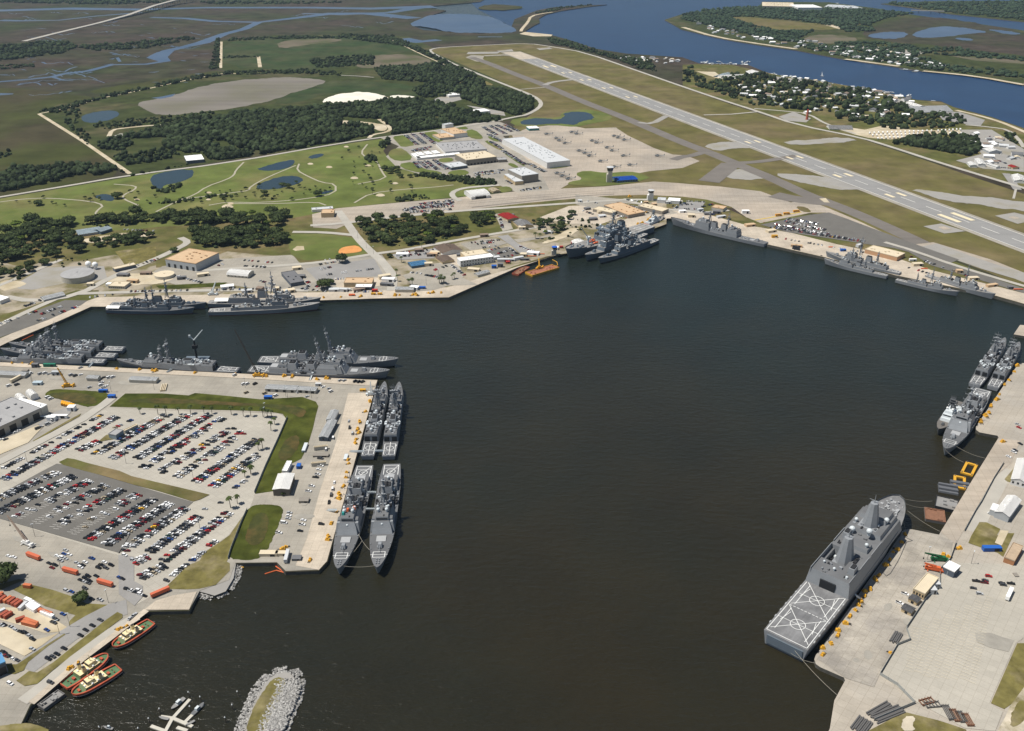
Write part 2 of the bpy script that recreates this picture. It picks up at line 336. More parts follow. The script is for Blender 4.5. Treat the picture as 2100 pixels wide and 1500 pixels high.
for i in range(70):                                                   # creeks winding through the marsh
    u, v = wr.uniform(-40, 860), wr.uniform(22, 190); 
    if v > 70 and u > 430 or v > 150 and u > 150: continue
    a = wr.choice((-1, 1)); q = []
    for k in range(9): q.append((u, v, lerp(9, 3, k / 8))); u += a * wr.uniform(3, 9) * (.5 + v / 150); v += wr.uniform(-2.6, 2.6) * (.5 + v / 150)
    ribbon("waterway", M_MARSHW, q, 3)
for i in range(46):
    u, v = wr.uniform(-50, 440), wr.uniform(35, 175)
    if v > 165 - (u - 0) * 0.02 and u < 60: continue
    a = wr.uniform(3, 13)
    ribbon("waterway", M_MARSHW, [(u, v, 2), (u + a, v + wr.uniform(-1, 1), wr.uniform(5, 14)), (u + 2 * a, v + wr.uniform(-2, 2), 2)], 3)
sheet("mudflat", M_MARSHW, Z(2, (400, 160), (500, 110), (560, 90), (700, 85), (900, 95), (1020, 150), (1090, 190), (1030, 205), (850, 205), (650, 200), (560, 170)), 3, 1)
sheet("marsh_island", M_MARSHG, Z(2, (830, 50), (900, 28), (1000, 30), (1150, 45), (1000, 65), (880, 62)), 4, 1)
sheet("upland", M_SCRUB, [(267, 360), (80, 233), (120, 214), (300, 180), (480, 152), (442, 139), (452, 84), (560, 73), (700, 72), (835, 74), (900, 104), (1000, 150), (1100, 196), (1112, 212), (1100, 230), (1060, 245), (960, 258), (800, 280), (700, 294)], 2)
sheet("disposal_field", M_FIELD, [(455, 140), (457, 88), (540, 79), (700, 75), (832, 80), (860, 104), (800, 112), (735, 125), (700, 140), (600, 144)], 3, 1)
sheet("disposal_field", M_FIELD, Z(2, (0, 490), (150, 500), (400, 520), (560, 560), (450, 600), (280, 590), (0, 560)), 3, 1)
sheet("disposal_field", M_FIELD, Z(1, (1900, 520), (2100, 490), (2200, 560), (2000, 580), (1800, 640), (1650, 640)), 3, 1)
sheet("brown_field", M_BROWNF, Z(2, (80, 380), (200, 340), (400, 330), (540, 360), (560, 400), (420, 410), (250, 420), (100, 420)), 4, 1)
sheet("brown_field", M_BROWNF, Z(1, (1700, 260), (1900, 240), (2100, 240), (2100, 255), (1900, 275), (1720, 305)), 4, 1)
sheet("mud_basin", M_MUD, Z(1, (830, 640), (930, 615), (1090, 585), (1180, 545), (1330, 515), (1500, 492), (1750, 474), (1960, 488), (2020, 505), (1900, 545), (1720, 600), (1600, 640), (1300, 690), (980, 714), (900, 680)), 4, 1)
sheet("white_sand", M_WSAND, [(660, 212), (666, 202), (695, 193), (740, 188), (785, 195), (800, 203), (770, 206), (735, 211), (690, 215)], 5, 1)
sheet("white_sand", M_WSAND, [(800, 196), (830, 196), (860, 200), (800, 203)], 5, 1)
sheet("pond", M_POND, Z(1, (495, 720), (560, 695), (650, 680), (720, 685), (740, 710), (680, 740), (570, 760), (510, 750)), 4, 1)
sheet("waterway", M_MARSHW, Z(1, (930, 605), (1000, 595), (1080, 578), (1060, 595), (990, 610)), 5)
road("dirt_road", M_SAND, [(267, 357), (170, 290), (80, 234), (118, 226)], 9, 5, 0)
road("dirt_road", M_SAND, Z(1, (350, 680), (500, 640), (620, 605), (750, 580), (900, 550), (1030, 520), (1150, 495), (1300, 465), (1400, 450), (1470, 457)), 8, 5)
road("dirt_road", M_SAND, Z(1, (1362, 258), (1358, 420)), 9, 5, 0)
road("dirt_road", M_SAND, Z(1, (1590, 350), (1600, 415)), 12, 5, 0)
road("dirt_road", M_SAND, Z(1, (670, 840), (690, 800), (760, 790), (900, 775), (1045, 768)), 10, 5)
sheet("dirt_yard", M_GRAVEL, Z(1, (700, 838), (740, 822), (1045, 805), (1045, 822), (800, 846)), 5)
sheet("dirt_yard", M_SAND, Z(1, (1900, 735), (1905, 725), (2100, 745), (2350, 760), (2390, 790), (2360, 810), (2310, 800), (2280, 770), (2100, 766)), 5, 1)
road("dirt_road", M_SAND, Z(2, (230, 735), (310, 790), (280, 815), (190, 830), (170, 850)), 9, 5)
road("dirt_road", M_SAND, Z(2, (660, 410), (500, 340), (340, 260), (230, 215)), 6, 5)
road("dirt_road", M_SAND, Z(2, (1105, 195), (1110, 180), (1150, 135), (1165, 100), (1250, 82), (1300, 76)), 14, 5)
sheet("beach", M_SAND, Z(2, (1095, 210), (1130, 198), (1300, 215), (1290, 225), (1180, 225)), 5)
road("dirt_road", M_GRAVEL, Z(2, (0, 465), (120, 470), (200, 478)), 8, 5)
sheet("dirt_yard", M_GRAVEL, Z(2, (520, 635), (600, 600), (660, 590), (730, 595), (740, 615), (640, 640)), 5)
sheet("dirt_yard", M_GRAVEL, Z(2, (770, 650), (840, 660), (1000, 690), (1010, 715), (900, 700)), 5)
sheet("marsh_meadow", M_OLIVE, Z(2, (600, 510), (860, 490), (960, 530), (820, 520)), 5, 1)

# ---- airfield
sheet("airfield_grass", M_AIRG, [(880, 104), (907, 97), (1075, 89), (1160, 98), (1240, 123), (1400, 180), (1500, 215), (1580, 241), (1720, 270), (1900, 330), (2000, 365), (2100, 398), (2600, 560), (3300, 800), (3300, 870), (2500, 700), (2300, 650), (2100, 590), (2030, 560), (1900, 510), (1790, 474), (1690, 440), (1540, 430), (1400, 420), (1150, 400), (1010, 385), (1050, 262), (1085, 238), (1108, 222), (1106, 206), (1090, 196), (1000, 155)], 2)
def rw(a, b): return P(*a), P(*b)
A0, B0 = P(1960, 447), P(1127, 137)
rd = (B0 - A0).normalized(); rn = Vector((-rd.y, rd.x, 0))
RA, RB = A0 - rd * 334, B0 + rd * 334
def rq(s0, s1, t0, t1, name, m, lvl):
    q = [RA + rd * s + rn * t for s, t in ((s0, t0), (s0, t1), (s1, t1), (s1, t0))]
    SHEETS.append((lvl, name, m, [[(p.x, p.y) for p in q[::-1]]]))
RL = (RB - RA).length
rq(-60, RL + 40, -38, 38, "runway_shoulder", M_CONC, 5)
rq(-60, RL, -29, 29, "runway", M_RUN, 6)
rq(RL - 150, RL + 30, -32, 32, "runway_end_pad", M_QUAY, 7)
for k in range(int(RL // 61)):
    if 100 < k * 61 < RL - 160: rq(k * 61, k * 61 + 36, -.6, .6, "runway_marking", M_PAINT, 8)
for s in (-1, 1):
    rq(0, RL - 150, s * 28.2 - .6, s * 28.2 + .6, "runway_marking", M_PAINT, 8)
    for c, ln, y0, y1 in ((334, 46, 9, 18), (476, 23, 9, 16), (620, 23, 9, 16), (772, 23, 9, 15), (924, 23, 9, 15)):
        for cc in (c, RL - c): rq(cc - ln / 2, cc + ln / 2, min(s * y0, s * y1), max(s * y0, s * y1), "touchdown_marking", M_PAINTC, 8)
taxi = Z(2, (800, 355), (900, 388), (1060, 455), (1250, 525), (1480, 625), (1650, 690), (1800, 750), (2100, 880)) + Z(3, (150, 935), (330, 1010), (550, 1100), (760, 1200), (900, 1250), (1100, 1330), (1300, 1420), (1470, 1500))
road("taxiway_shoulder", M_AIRG, taxi, 44, 5); road("taxiway", M_TAXI, taxi, 30, 6)
road("old_taxiway", M_GRAVEL, Z(6, (1690, 322), (1900, 400), (2100, 460), (2400, 545), (3000, 700)), 34, 5)
road("taxiway", M_TAXI, Z(3, (160, 1120), (300, 1010)), 40, 6, 0)
road("taxiway", M_TAXI, Z(3, (330, 1005), (440, 1000), (560, 985), (700, 960)), 20, 6)
road("taxiway", M_TAXI, Z(3, (150, 930), (60, 960), (0, 965), (-60, 985)), 20, 6)
road("taxiway", M_TAXI, Z(3, (560, 1200), (700, 1230), (900, 1250)), 40, 6)
road("link_taxiway", M_CONC, Z(2, (880, 345), (1000, 340), (1080, 345)), 26, 6, 0)
road("link_taxiway", M_GRAVEL, Z(2, (1250, 525), (1300, 505), (1440, 490)), 18, 6)
road("link_taxiway", M_GRAVEL, Z(2, (1830, 755), (1910, 765), (2000, 715)), 16, 6)
sheet("gravel_patch", M_GRAVEL, [(1437, 298), (1513, 289), (1565, 303), (1500, 305), (1470, 311)], 5, 1)
sheet("gravel_patch", M_GRAVEL, [(1580, 356), (1640, 358), (1713, 366), (1800, 391), (1717, 389), (1640, 375)], 5, 1)
sheet("gravel_patch", M_GRAVEL, [(1485, 351), (1527, 346), (1580, 366), (1533, 370), (1483, 364)], 5, 1)
sheet("gravel_patch", M_GRAVEL, [(1850, 385), (1967, 400), (2100, 414), (2300, 440), (2300, 462), (2100, 432), (2000, 421), (1930, 410)], 5, 1)
sheet("gravel_patch", M_GRAVEL, [(1600, 290), (1733, 281), (1765, 291), (1627, 299)], 5, 1)
sheet("concrete_pad", M_GRAVEL, Z(3, (1480, 1395), (1590, 1378), (1740, 1425), (1610, 1440)), 6)
sheet("concrete_pad", M_GRAVEL, Z(3, (1920, 1330), (2040, 1310), (2200, 1350), (2060, 1380)), 6)
sheet("concrete_pad", M_RAMP, Z(3, (1570, 1400), (1610, 1395), (1650, 1412), (1605, 1418)), 7)
sheet("concrete_pad", M_RAMP, Z(3, (2000, 1338), (2035, 1333), (2075, 1345), (2040, 1352)), 7)
for q in ([(770, 335), (780, 322), (980, 320), (960, 332)], [(955, 315), (1050, 305), (1060, 318), (975, 322)], [(1200, 300), (1280, 293), (1300, 302), (1220, 310)]):
    sheet("concrete_pad", M_GRAVEL, Z(2, *[(x - 75 if i < 0 else x, y) for i, (x, y) in enumerate(q)]), 6)
sheet("concrete_pad", M_CONC, Z(2, (765, 355), (800, 340), (880, 345), (870, 365), (900, 385), (830, 380)), 5)
APR = [(1050, 277), (1080, 264), (1130, 257), (1165, 257), (1200, 264), (1262, 262), (1330, 286), (1400, 316), (1435, 331), (1400, 345), (1330, 352), (1250, 368), (1190, 356), (1200, 368), (1165, 379), (1140, 393), (1090, 393), (1075, 350)]
sheet("apron", M_RAMP, APR, 4)
sheet("airfield_grass", M_AIRG, Z(2, (1680, 795), (1740, 780), (1830, 790), (2100, 895), (2200, 930), (2150, 960), (2000, 950)), 5, 1)
sheet("lawn", M_GOLF, [(1178, 357), (1200, 350), (1245, 356), (1290, 352), (1318, 357), (1338, 368), (1240, 384), (1163, 380), (1168, 373), (1197, 369)], 6, 1)
sheet("pond_bank", M_GOLF, Z(2, (1020, 745), (1150, 720), (1340, 730), (1360, 690), (1500, 670), (1640, 700), (1680, 735), (1500, 770), (1440, 785), (1300, 770), (1090, 785)), 5, 1)
sheet("pond", M_POND, Z(2, (1100, 745), (1200, 728), (1340, 740), (1380, 715), (1360, 700), (1430, 688), (1530, 695), (1565, 735), (1470, 748), (1440, 772), (1390, 767), (1330, 762), (1110, 772)), 6, 1)
perim = Z(2, (980, 740), (1075, 720), (1140, 710), (1220, 665), (1232, 630), (1180, 590), (1000, 520), (850, 460), (700, 400), (600, 350), (540, 315), (560, 302), (620, 293), (880, 280), (1150, 268), (1300, 290), (1500, 325), (1800, 430), (2100, 535)) + Z(3, (250, 620), (470, 690), (700, 770), (1100, 850), (1280, 905), (1600, 1010), (2000, 1130), (2200, 1190), (2600, 1330))
road("road", M_ROAD, perim, 11, 7)
road("road", M_ROAD, [(1030, 247), (960, 258), (885, 270), (800, 280), (700, 294), (467, 335), (267, 360), (133, 383), (0, 405), (-300, 455)], 9, 7)
road("road", M_ROAD, Z(3, (130, 710), (300, 705), (460, 690)), 8, 7, 0)
road("road", M_ROAD, Z(3, (2050, 1165), (2035, 1225)), 4, 7, 0)
road("road", M_ROAD, Z(2, (1100, 552), (1250, 540)), 6, 7, 0)
# the long old concrete runway that is now the ramp south of the field
OLD = [(640, 440), (690, 428), (830, 415), (930, 407), (955, 404), (1010, 399), (1065, 392), (1140, 388), (1240, 383), (1340, 373), (1390, 376), (1435, 380), (1475, 383), (1560, 393), (1620, 415), (1662, 437), (1560, 458), (1530, 446), (1500, 425), (1450, 410), (1400, 404), (1320, 400), (1250, 402), (1200, 406), (1080, 417), (967, 430), (900, 438), (733, 452), (690, 470), (642, 467)]
sheet("apron", M_RAMP, OLD, 4)
road("ramp_edge", M_TAXI, [(967, 426), (1080, 414), (1200, 402), (1260, 399)], 3, 6, 0)
for dd in (0, 8): road("ramp_joint", M_TAXI, [(960, 415 + dd / 2), (1080, 403 + dd / 2), (1200, 394 + dd / 2), (1330, 383 + dd)], 1.2, 5, 0)
road("painted_line", M_PAINTY, Z(6, (940, 215), (1000, 205), (1140, 180)), 3, 6, 0)
sheet("gravel_patch", M_SAND, Z(3, (840, 1225), (880, 1222), (905, 1250), (870, 1248)), 7)
sheet("apron", M_RAMP, Z(3, (655, 1250), (700, 1240), (790, 1245), (890, 1270), (1000, 1310), (1250, 1400), (1500, 1480), (1900, 1600), (2100, 1680), (2100, 1740), (1900, 1660), (1400, 1500), (1100, 1400), (880, 1310), (760, 1310), (690, 1290)), 4)
sheet("airfield_grass", M_AIRG, Z(3, (690, 1270), (760, 1275), (800, 1310), (730, 1305)), 5, 1)
# ---- golf course
sheet("golf_course", M_GOLF, [(-900, 560), (-300, 460), (0, 408), (267, 363), (700, 297), (790, 284), (800, 290), (786, 310), (800, 330), (850, 347), (900, 362), (1010, 378), (1000, 396), (955, 403), (930, 406), (830, 414), (690, 428), (640, 440), (600, 450), (300, 470), (0, 490), (-300, 560), (-900, 700)], 3)
for q in ([(920, 1090), (1000, 1060), (1180, 1040), (1197, 1070), (1160, 1105), (1080, 1130), (1010, 1140), (985, 1175), (940, 1150)], [(1565, 1045), (1640, 1022), (1780, 985), (1820, 988), (1790, 1030), (1680, 1055)],
          [(1555, 1162), (1650, 1105), (1780, 1080), (1860, 1095), (1865, 1120), (1780, 1150), (1640, 1172)], [(570, 1210), (640, 1193), (700, 1208), (703, 1240), (640, 1237)], [(1885, 970), (1960, 945), (2005, 953), (1930, 982)], [(1960, 1190), (2030, 1170), (2060, 1175), (1990, 1200)]):
    sheet("pond", M_POND, Z(1, *q), 5, 1)
M_PATH = mat("cart_path", (0.36, 0.33, 0.25), 0.9)
for q in ([(0, 1245), (150, 1225), (300, 1220), (560, 1240), (640, 1265), (600, 1295), (585, 1320)], [(700, 1135), (840, 1145), (830, 1170), (760, 1200), (755, 1225), (850, 1265)], [(960, 1305), (1090, 1240), (1200, 1200), (1270, 1150), (1400, 1105), (1440, 1080), (1450, 1050), (1500, 1000)],
          [(1100, 1230), (1300, 1205), (1450, 1185), (1530, 1175), (1540, 1150), (1650, 1090), (1820, 1020)], [(1840, 1010), (1825, 1050), (1900, 1090), (1980, 1125), (2065, 1135), (2065, 1190), (1900, 1225), (1600, 1250), (1400, 1245), (1285, 1265)], [(1440, 1255), (1700, 1255), (1950, 1245), (2005, 1265)]):
    road("cart_path", M_PATH, Z(1, *q), 3.5, 5)
for q in ([(160, 890), (120, 940), (150, 970), (215, 985), (250, 1060), (280, 1100), (100, 1135)], [(80, 1250), (180, 1190), (400, 1165), (560, 1155), (690, 1140)]):
    road("cart_path", M_PATH, Z(2, *q), 3.5, 5)
for n, x, y, a in ((1, 843, 1230, 18), (1, 1285, 1187, 18), (1, 1282, 1230, 16), (1, 1910, 1010, 18), (1, 2025, 1030, 20), (1, 1400, 1272, 36), (2, 80, 1097, 24), (2, 240, 1203, 28), (2, 330, 1130, 20), (2, 165, 1020, 18), (1, 1420, 1255, 20), (2, 30, 905, 16)):
    u, v = z1(n, x, y); sheet("sand_bunker", M_SAND, [(u + a / 3 * math.cos(t) * (1 + .2 * math.sin(3 * t)), v + a / 9 * math.sin(t)) for t in [i * math.pi / 5 for i in range(10)]], 6)
# ---- west grove park and waterfront town
sheet("park_ground", M_PARKG, [(-900, 700), (-300, 560), (0, 490), (300, 468), (600, 448), (640, 440), (690, 470), (733, 452), (900, 438), (1080, 417), (1200, 405), (1320, 400), (1450, 410), (1530, 446), (1660, 440), (1700, 445), (1790, 478), (1900, 515), (2030, 565), (2100, 590), (2500, 700), (3300, 870), (2900, 840), (2100, 622), (2043, 606), (1840, 564), (1690, 526), (1576, 500), (1381, 446), (1369, 446), (1330, 461), (1120, 528), (1060, 548), (920, 608), (657, 615), (213, 628), (187, 628), (17, 701), (-100, 756), (-420, 690), (-900, 900)], 3)
PV = "pavement"
sheet("town_ground", M_TOWN, Z(5, (80, 600), (560, 550), (900, 470), (1260, 395), (1480, 330), (1700, 250), (1900, 200), (2300, 190), (2300, 330), (1900, 480), (1560, 530), (1360, 590), (950, 770), (180, 785), (0, 780)), 4)
sheet("town_ground", M_TOWN, Z(4, (620, 540), (800, 460), (1100, 440), (1400, 350), (1750, 380), (1900, 440), (1950, 620), (600, 630)), 4)
sheet("town_ground", M_TOWN, Z(20, (0, 560), (300, 640), (500, 560), (900, 560), (1350, 480), (1846, 560), (1846, 900), (900, 900), (400, 1080), (0, 1200)), 4)
sheet(PV, M_QUAY, Z(4, (-1200, 1140), (-300, 960), (0, 885), (350, 735), (520, 660), (600, 632), (1000, 622), (2000, 600), (2500, 580), (2750, 570), (2850, 545), (3190, 440), (3350, 395), (3480, 350), (3600, 300), (3660, 270), (3720, 200), (3960, 110), (4060, 100), (4120, 110), (4160, 146), (4108, 146), (3990, 190), (3720, 278), (3360, 391), (3180, 450), (2760, 632), (2340, 638), (1971, 650), (1290, 665), (640, 689), (560, 689), (380, 770), (50, 908), (-300, 1078), (-1200, 1380)), 5)
sheet(PV, M_QUAY, Z(6, (540, 200), (590, 170), (700, 180), (900, 235), (1100, 270), (1300, 320), (1500, 360), (1700, 430), (1900, 480), (2100, 530), (2700, 690), (2700, 740), (2100, 575), (1980, 541), (1550, 453), (1240, 374), (1000, 320), (590, 205)), 5)
sheet("parking_lot", M_ASPH, Z(4, (-600, 1090), (0, 805), (130, 750), (400, 650), (540, 652), (500, 680), (300, 770), (0, 880), (-600, 1120)), 6)
sheet("parking_lot", M_GRAVEL, Z(4, (80, 560), (270, 450), (480, 440), (640, 440), (660, 520), (400, 545), (200, 585), (120, 580)), 5)
sheet(PV, M_CONC, Z(4, (1000, 440), (1300, 400), (1800, 370), (1860, 440), (1700, 600), (1450, 560), (1350, 540), (1100, 560), (900, 500)), 5)
sheet(PV, M_CONC, Z(18, (0, 430), (180, 410), (640, 330), (1100, 300), (1200, 280), (1380, 520), (1370, 760), (0, 780), (-400, 760), (-400, 500)), 5)
sheet("parking_lot", M_ASPHG, Z(18, (170, 470), (620, 400), (1100, 335), (1180, 480), (1230, 570), (700, 590), (340, 640), (240, 540)), 6)
sheet(PV, M_CONC, Z(18, (1480, 560), (1900, 440), (2000, 390), (2100, 410), (2200, 480), (2300, 600), (2500, 690), (2100, 700), (1900, 760), (1680, 780), (1600, 690)), 6)
sheet(PV, M_CONC, Z(19, (0, 680), (230, 640), (400, 700), (480, 830), (420, 880), (100, 1010), (-300, 1000)), 6)
sheet("parking_lot", M_ASPHG, Z(18, (1330, 280), (1900, 200), (1960, 240), (1900, 330), (1530, 350), (1420, 350)), 6)
sheet("parking_lot", M_ASPH, Z(19, (780, 490), (1070, 440), (1220, 545), (950, 620), (860, 590)), 7)
sheet("parking_lot", M_CONC, Z(19, (420, 400), (700, 340), (900, 330), (1060, 390), (900, 440), (560, 490)), 6)
sheet(PV, M_QUAY, Z(19, (120, 540), (450, 500), (860, 560), (900, 640), (400, 700), (160, 620)), 5)
sheet("parking_lot", M_ASPHG, Z(19, (920, 300), (1060, 280), (1200, 400), (1430, 500), (1250, 560), (1130, 440)), 7)
sheet("parking_lot", M_CONC, Z(19, (880, 0), (1030, -20), (1130, 200), (990, 230)), 6)
road("road", M_ROAD, Z(5, (0, 380), (200, 382), (380, 400)), 10, 7)
road("road", M_ROAD, Z(5, (280, 250), (340, 330), (400, 420), (490, 510), (560, 570), (620, 650), (610, 740)), 13, 7)
road("road", M_ROAD, Z(5, (-600, 620), (-100, 590), (200, 565), (500, 515), (700, 490), (900, 450), (1250, 390), (1500, 350)), 9, 7)
road("road", M_ROAD, Z(5, (110, 340), (280, 330), (520, 300), (900, 260), (1100, 245), (1400, 225), (1900, 190), (2100, 178), (2400, 190)), 10, 7)
road("road", M_ROAD, Z(4, (-300, 760), (0, 620), (200, 660), (480, 620), (700, 500), (950, 400), (1120, 320), (1160, 290), (1110, 265)), 11, 7)
road("road", M_ROAD, Z(4, (-100, 590), (0, 560), (280, 440), (380, 400)), 8, 7)
road("road", M_ROAD, Z(4, (-200, 900), (0, 800), (200, 705), (350, 640)), 9, 7)
road("road", M_ROAD, Z(4, (480, 610), (800, 600), (1500, 585), (1900, 590)), 9, 7)
road("road", M_ROAD, Z(21, (2060, 340), (1700, 380), (1430, 345), (1240, 330), (860, 260), (640, 190)), 10, 7)
sheet("dirt_yard", M_SAND, Z(19, (1500, 390), (1700, 300), (1880, 190), (2050, 180), (1900, 300), (1700, 360), (1560, 400)), 6, 1)
sheet("dirt_yard", M_QUAY, Z(5, (1520, 290), (1700, 220), (1900, 210), (2100, 260), (1900, 330), (1700, 330)), 5)
sheet(PV, M_CONC, Z(19, (1140, 340), (1600, 290), (1640, 300), (1200, 385)), 6)
sheet(PV, M_CONC, Z(21, (0, 130), (600, 190), (860, 270), (1240, 330), (1400, 380), (1250, 400), (860, 400), (560, 430), (300, 330), (0, 260)), 5)
sheet("lawn", M_PARKG, Z(21, (640, 245), (860, 265), (830, 290), (650, 255)), 6)
sheet("parking_lot", M_ASPHG, Z(21, (1300, 330), (1500, 230), (1750, 230), (1680, 330), (1600, 370), (1450, 340)), 6)
sheet("parking_lot", M_ASPH, Z(3, (480, 1385), (780, 1325), (900, 1310), (1000, 1345), (1200, 1420), (1350, 1475), (1500, 1530), (1700, 1600), (1650, 1620), (1300, 1530), (900, 1470), (640, 1430)), 6)
sheet("parking_lot", M_ASPH, Z(6, (1600, 350), (1800, 410), (2100, 510), (2300, 560), (2100, 530), (1900, 470), (1700, 410)), 6)
road("road", M_ROAD, Z(6, (1500, 310), (1620, 345), (1800, 410), (2100, 500), (2500, 610)), 8, 7)
sheet("ball_field", M_GOLF, Z(18, (-80, 40), (0, 10), (400, 0), (820, 50), (960, 130), (1050, 240), (880, 300), (640, 330), (0, 370)), 5, 1)
sheet("clay_infield", M_ORANGE, Z(18, (610, 260), (640, 200), (740, 170), (880, 160), (950, 230), (860, 258), (660, 275)), 7, 1)
sheet("clay_infield", M_SAND, Z(18, (0, 215), (60, 170), (150, 170), (160, 220), (40, 235)), 7)
sheet("park_ground", M_OLIVE, Z(20, (1360, 440), (1846, 380), (1846, 520), (1500, 640), (1450, 560)), 5)
sheet("ditch", M_LAWN, Z(4, (960, 560), (1300, 545), (1400, 540), (1350, 565), (1100, 580), (980, 578)), 6)
# ---- squadron area north of the ramp
sheet(PV, M_CONC, Z(23, (0, 280), (560, 205), (950, 130), (1250, 90), (1500, 200), (1560, 240), (1320, 260), (1560, 500), (1700, 620), (1780, 760), (1820, 840), (1480, 870), (1100, 720), (720, 680), (460, 680), (180, 600), (60, 480), (200, 370)), 4)
for q in ([(120, 265), (260, 240), (400, 355), (230, 385), (190, 340)], [(80, 480), (100, 420), (160, 395), (250, 395), (370, 515), (180, 535)], [(180, 565), (360, 535), (440, 610), (670, 650), (650, 680), (300, 640)], [(440, 225), (580, 195), (700, 300), (600, 335)], [(800, 165), (900, 150), (960, 185), (860, 190)],
          [(910, 205), (1010, 185), (1120, 280), (1060, 300), (950, 275)], [(1110, 320), (1170, 305), (1320, 400), (1290, 420)], [(1150, 275), (1180, 260), (1300, 320), (1230, 320)], [(1300, 430), (1340, 430), (1570, 580), (1530, 585)], [(720, 680), (740, 640), (900, 620), (970, 660), (880, 690)], [(610, 510), (760, 490), (800, 530), (660, 550)], [(1820, 590), (2030, 570), (2050, 590), (1830, 620)], [(1360, 560), (1420, 550), (1500, 600), (1440, 605)], [(1270, 815), (1380, 800), (1440, 850), (1290, 880)], [(820, 870), (880, 845), (900, 900), (840, 920)]):
    sheet("lawn", M_GOLF, Z(23, *q), 6, 1)
road("road", M_ROAD, Z(23, (1280, 790), (1000, 810), (860, 830), (770, 870), (780, 920), (860, 960)), 10, 7)
# ---- village on the river bank and fish camps
sheet("village_ground", M_PARKG, Z(3, (0, 400), (100, 395), (300, 400), (480, 440), (600, 465), (860, 500), (1250, 572), (1440, 618), (1590, 628), (1670, 662), (1900, 722), (2100, 792), (2600, 980), (2600, 1330), (2200, 1185), (2000, 1125), (1600, 1005), (1280, 900), (1100, 845), (700, 765), (470, 685), (250, 615), (0, 530)), 2)
sheet("dirt_yard", M_SAND, Z(3, (900, 780), (1050, 790), (1120, 800), (1250, 770), (1400, 800), (1600, 805), (1750, 800), (1720, 830), (1500, 830), (1280, 860), (1140, 850), (1060, 830)), 5)
sheet("dirt_yard", M_GRAVEL, Z(3, (1700, 800), (1900, 800), (2000, 860), (2100, 920), (2100, 1060), (1850, 1040), (1680, 990), (1840, 950)), 5)
sheet("dirt_yard", M_GRAVEL, Z(3, (590, 720), (680, 690), (790, 730), (760, 755), (640, 745)), 5)
sheet("dirt_yard", M_SAND, Z(3, (80, 440), (200, 445), (260, 490), (200, 480)), 5)
sheet("dirt_yard", M_GRAVEL, Z(3, (550, 470), (640, 480), (820, 500), (700, 515), (590, 500)), 5)
sheet("dirt_yard", M_GRAVEL, Z(3, (1240, 590), (1420, 630), (1400, 660), (1270, 620)), 5)
sheet("parking_lot", M_ASPHG, Z(3, (1560, 690), (1700, 690), (1860, 740), (1830, 780), (1600, 740)), 5)
road("road", M_ROAD, Z(3, (440, 670), (620, 685), (770, 700), (890, 770), (1060, 825)), 8, 6)
road("road", M_ROAD, Z(3, (1740, 770), (1900, 785), (2000, 800), (2060, 850), (2100, 910)), 9, 6)
road("beach", M_SAND, Z(3, (1680, 680), (1830, 715), (1950, 750), (2060, 795), (2140, 830)), 12, 6)
road("road", M_ASPHG, Z(3, (1990, 1070), (2060, 1170)), 14, 6, 0)
for q in ([(0, 168), (200, 228), (480, 272), (700, 302)], [(1000, 364), (1330, 408)], [(1480, 437), (1800, 468), (2100, 522)]): road("beach", M_SAND, Z(3, *q), 22, 2)
sheet("far_marsh", M_MARSH, Z(3, (1080, 230), (1180, 150), (1420, 100), (1700, 120), (2100, 195), (2600, 300), (2600, 420), (2100, 340), (1700, 300), (1300, 260)), 2, 1)
for q in ([(1120, 220), (1250, 195), (1400, 200), (1350, 240), (1200, 240)], [(1400, 210), (1560, 160), (1750, 175), (1900, 200), (1750, 210), (1600, 230), (1450, 235)], [(1660, 235), (1760, 235), (1800, 250), (1720, 250)], [(1850, 180), (2000, 190), (2100, 210), (2000, 215)]): sheet("far_waterway", M_MARSHW, Z(3, *q), 3, 1)
sheet("far_field", M_AIRG, Z(3, (280, 108), (400, 105), (600, 125), (850, 150), (1000, 170), (900, 185), (560, 185), (450, 160)), 3, 1)
sheet("dirt_yard", M_SAND, Z(3, (860, 150), (960, 155), (1040, 172), (960, 180)), 4)
sheet("far_field", M_BROWNF, Z(3, (720, 250), (800, 215), (950, 215), (1100, 240), (1000, 270), (800, 265)), 3, 1)
sheet("dirt_yard", M_GRAVEL, Z(3, (950, 280), (1200, 290), (1500, 320), (1450, 340), (1150, 310)), 4)
sheet("far_field", M_BROWNF, Z(3, (1650, 345), (1900, 360), (2200, 380), (2200, 400), (1800, 375)), 4)
# ---- lots and pier in the south-west
sheet(PV, M_CONC, [(-900, 700), (-420, 724), (0, 744), (480, 767), (774, 781), (671, 1151), (653, 1169), (586, 1172), (568, 1154), (483, 1155), (470, 1190), (410, 1212), (388, 1251), (295, 1253), (62, 1446), (-58, 1700), (-900, 1700)], 3)
sheet("pier_apron", M_QUAY, Z(9, (880, 190), (1035, 190), (1078, 110), (735, 1340), (680, 1400), (520, 1370), (600, 1180), (690, 850), (800, 520)), 5)
sheet("pier_apron", M_QUAY, [(-420, 724), (0, 744), (480, 767), (774, 781), (770, 793), (480, 776), (0, 752), (-420, 730)], 6)
sheet("parking_lot", M_LOTC, Z(13, (-300, 900), (0, 870), (1100, 300), (1440, 110), (2087, 150)) + Z(14, (1900, 190), (2000, 240), (1990, 320), (1580, 1280), (1500, 1500)) + Z(16, (1880, 430), (1620, 780), (1280, 1010), (960, 1290), (760, 1490)) + [(276, 1243), (244, 1220), (243, 1140)] + Z(15, (0, 820), (-600, 700)), 4)
sheet("parking_lot", M_ASPH, Z(15, (760, 80), (850, 90), (2087, 450)) + [(396, 1031)] + Z(16, (840, 600), (400, 870), (150, 1020)) + Z(15, (1600, 1275), (0, 815), (-900, 560), (0, 490), (520, 205)), 6)
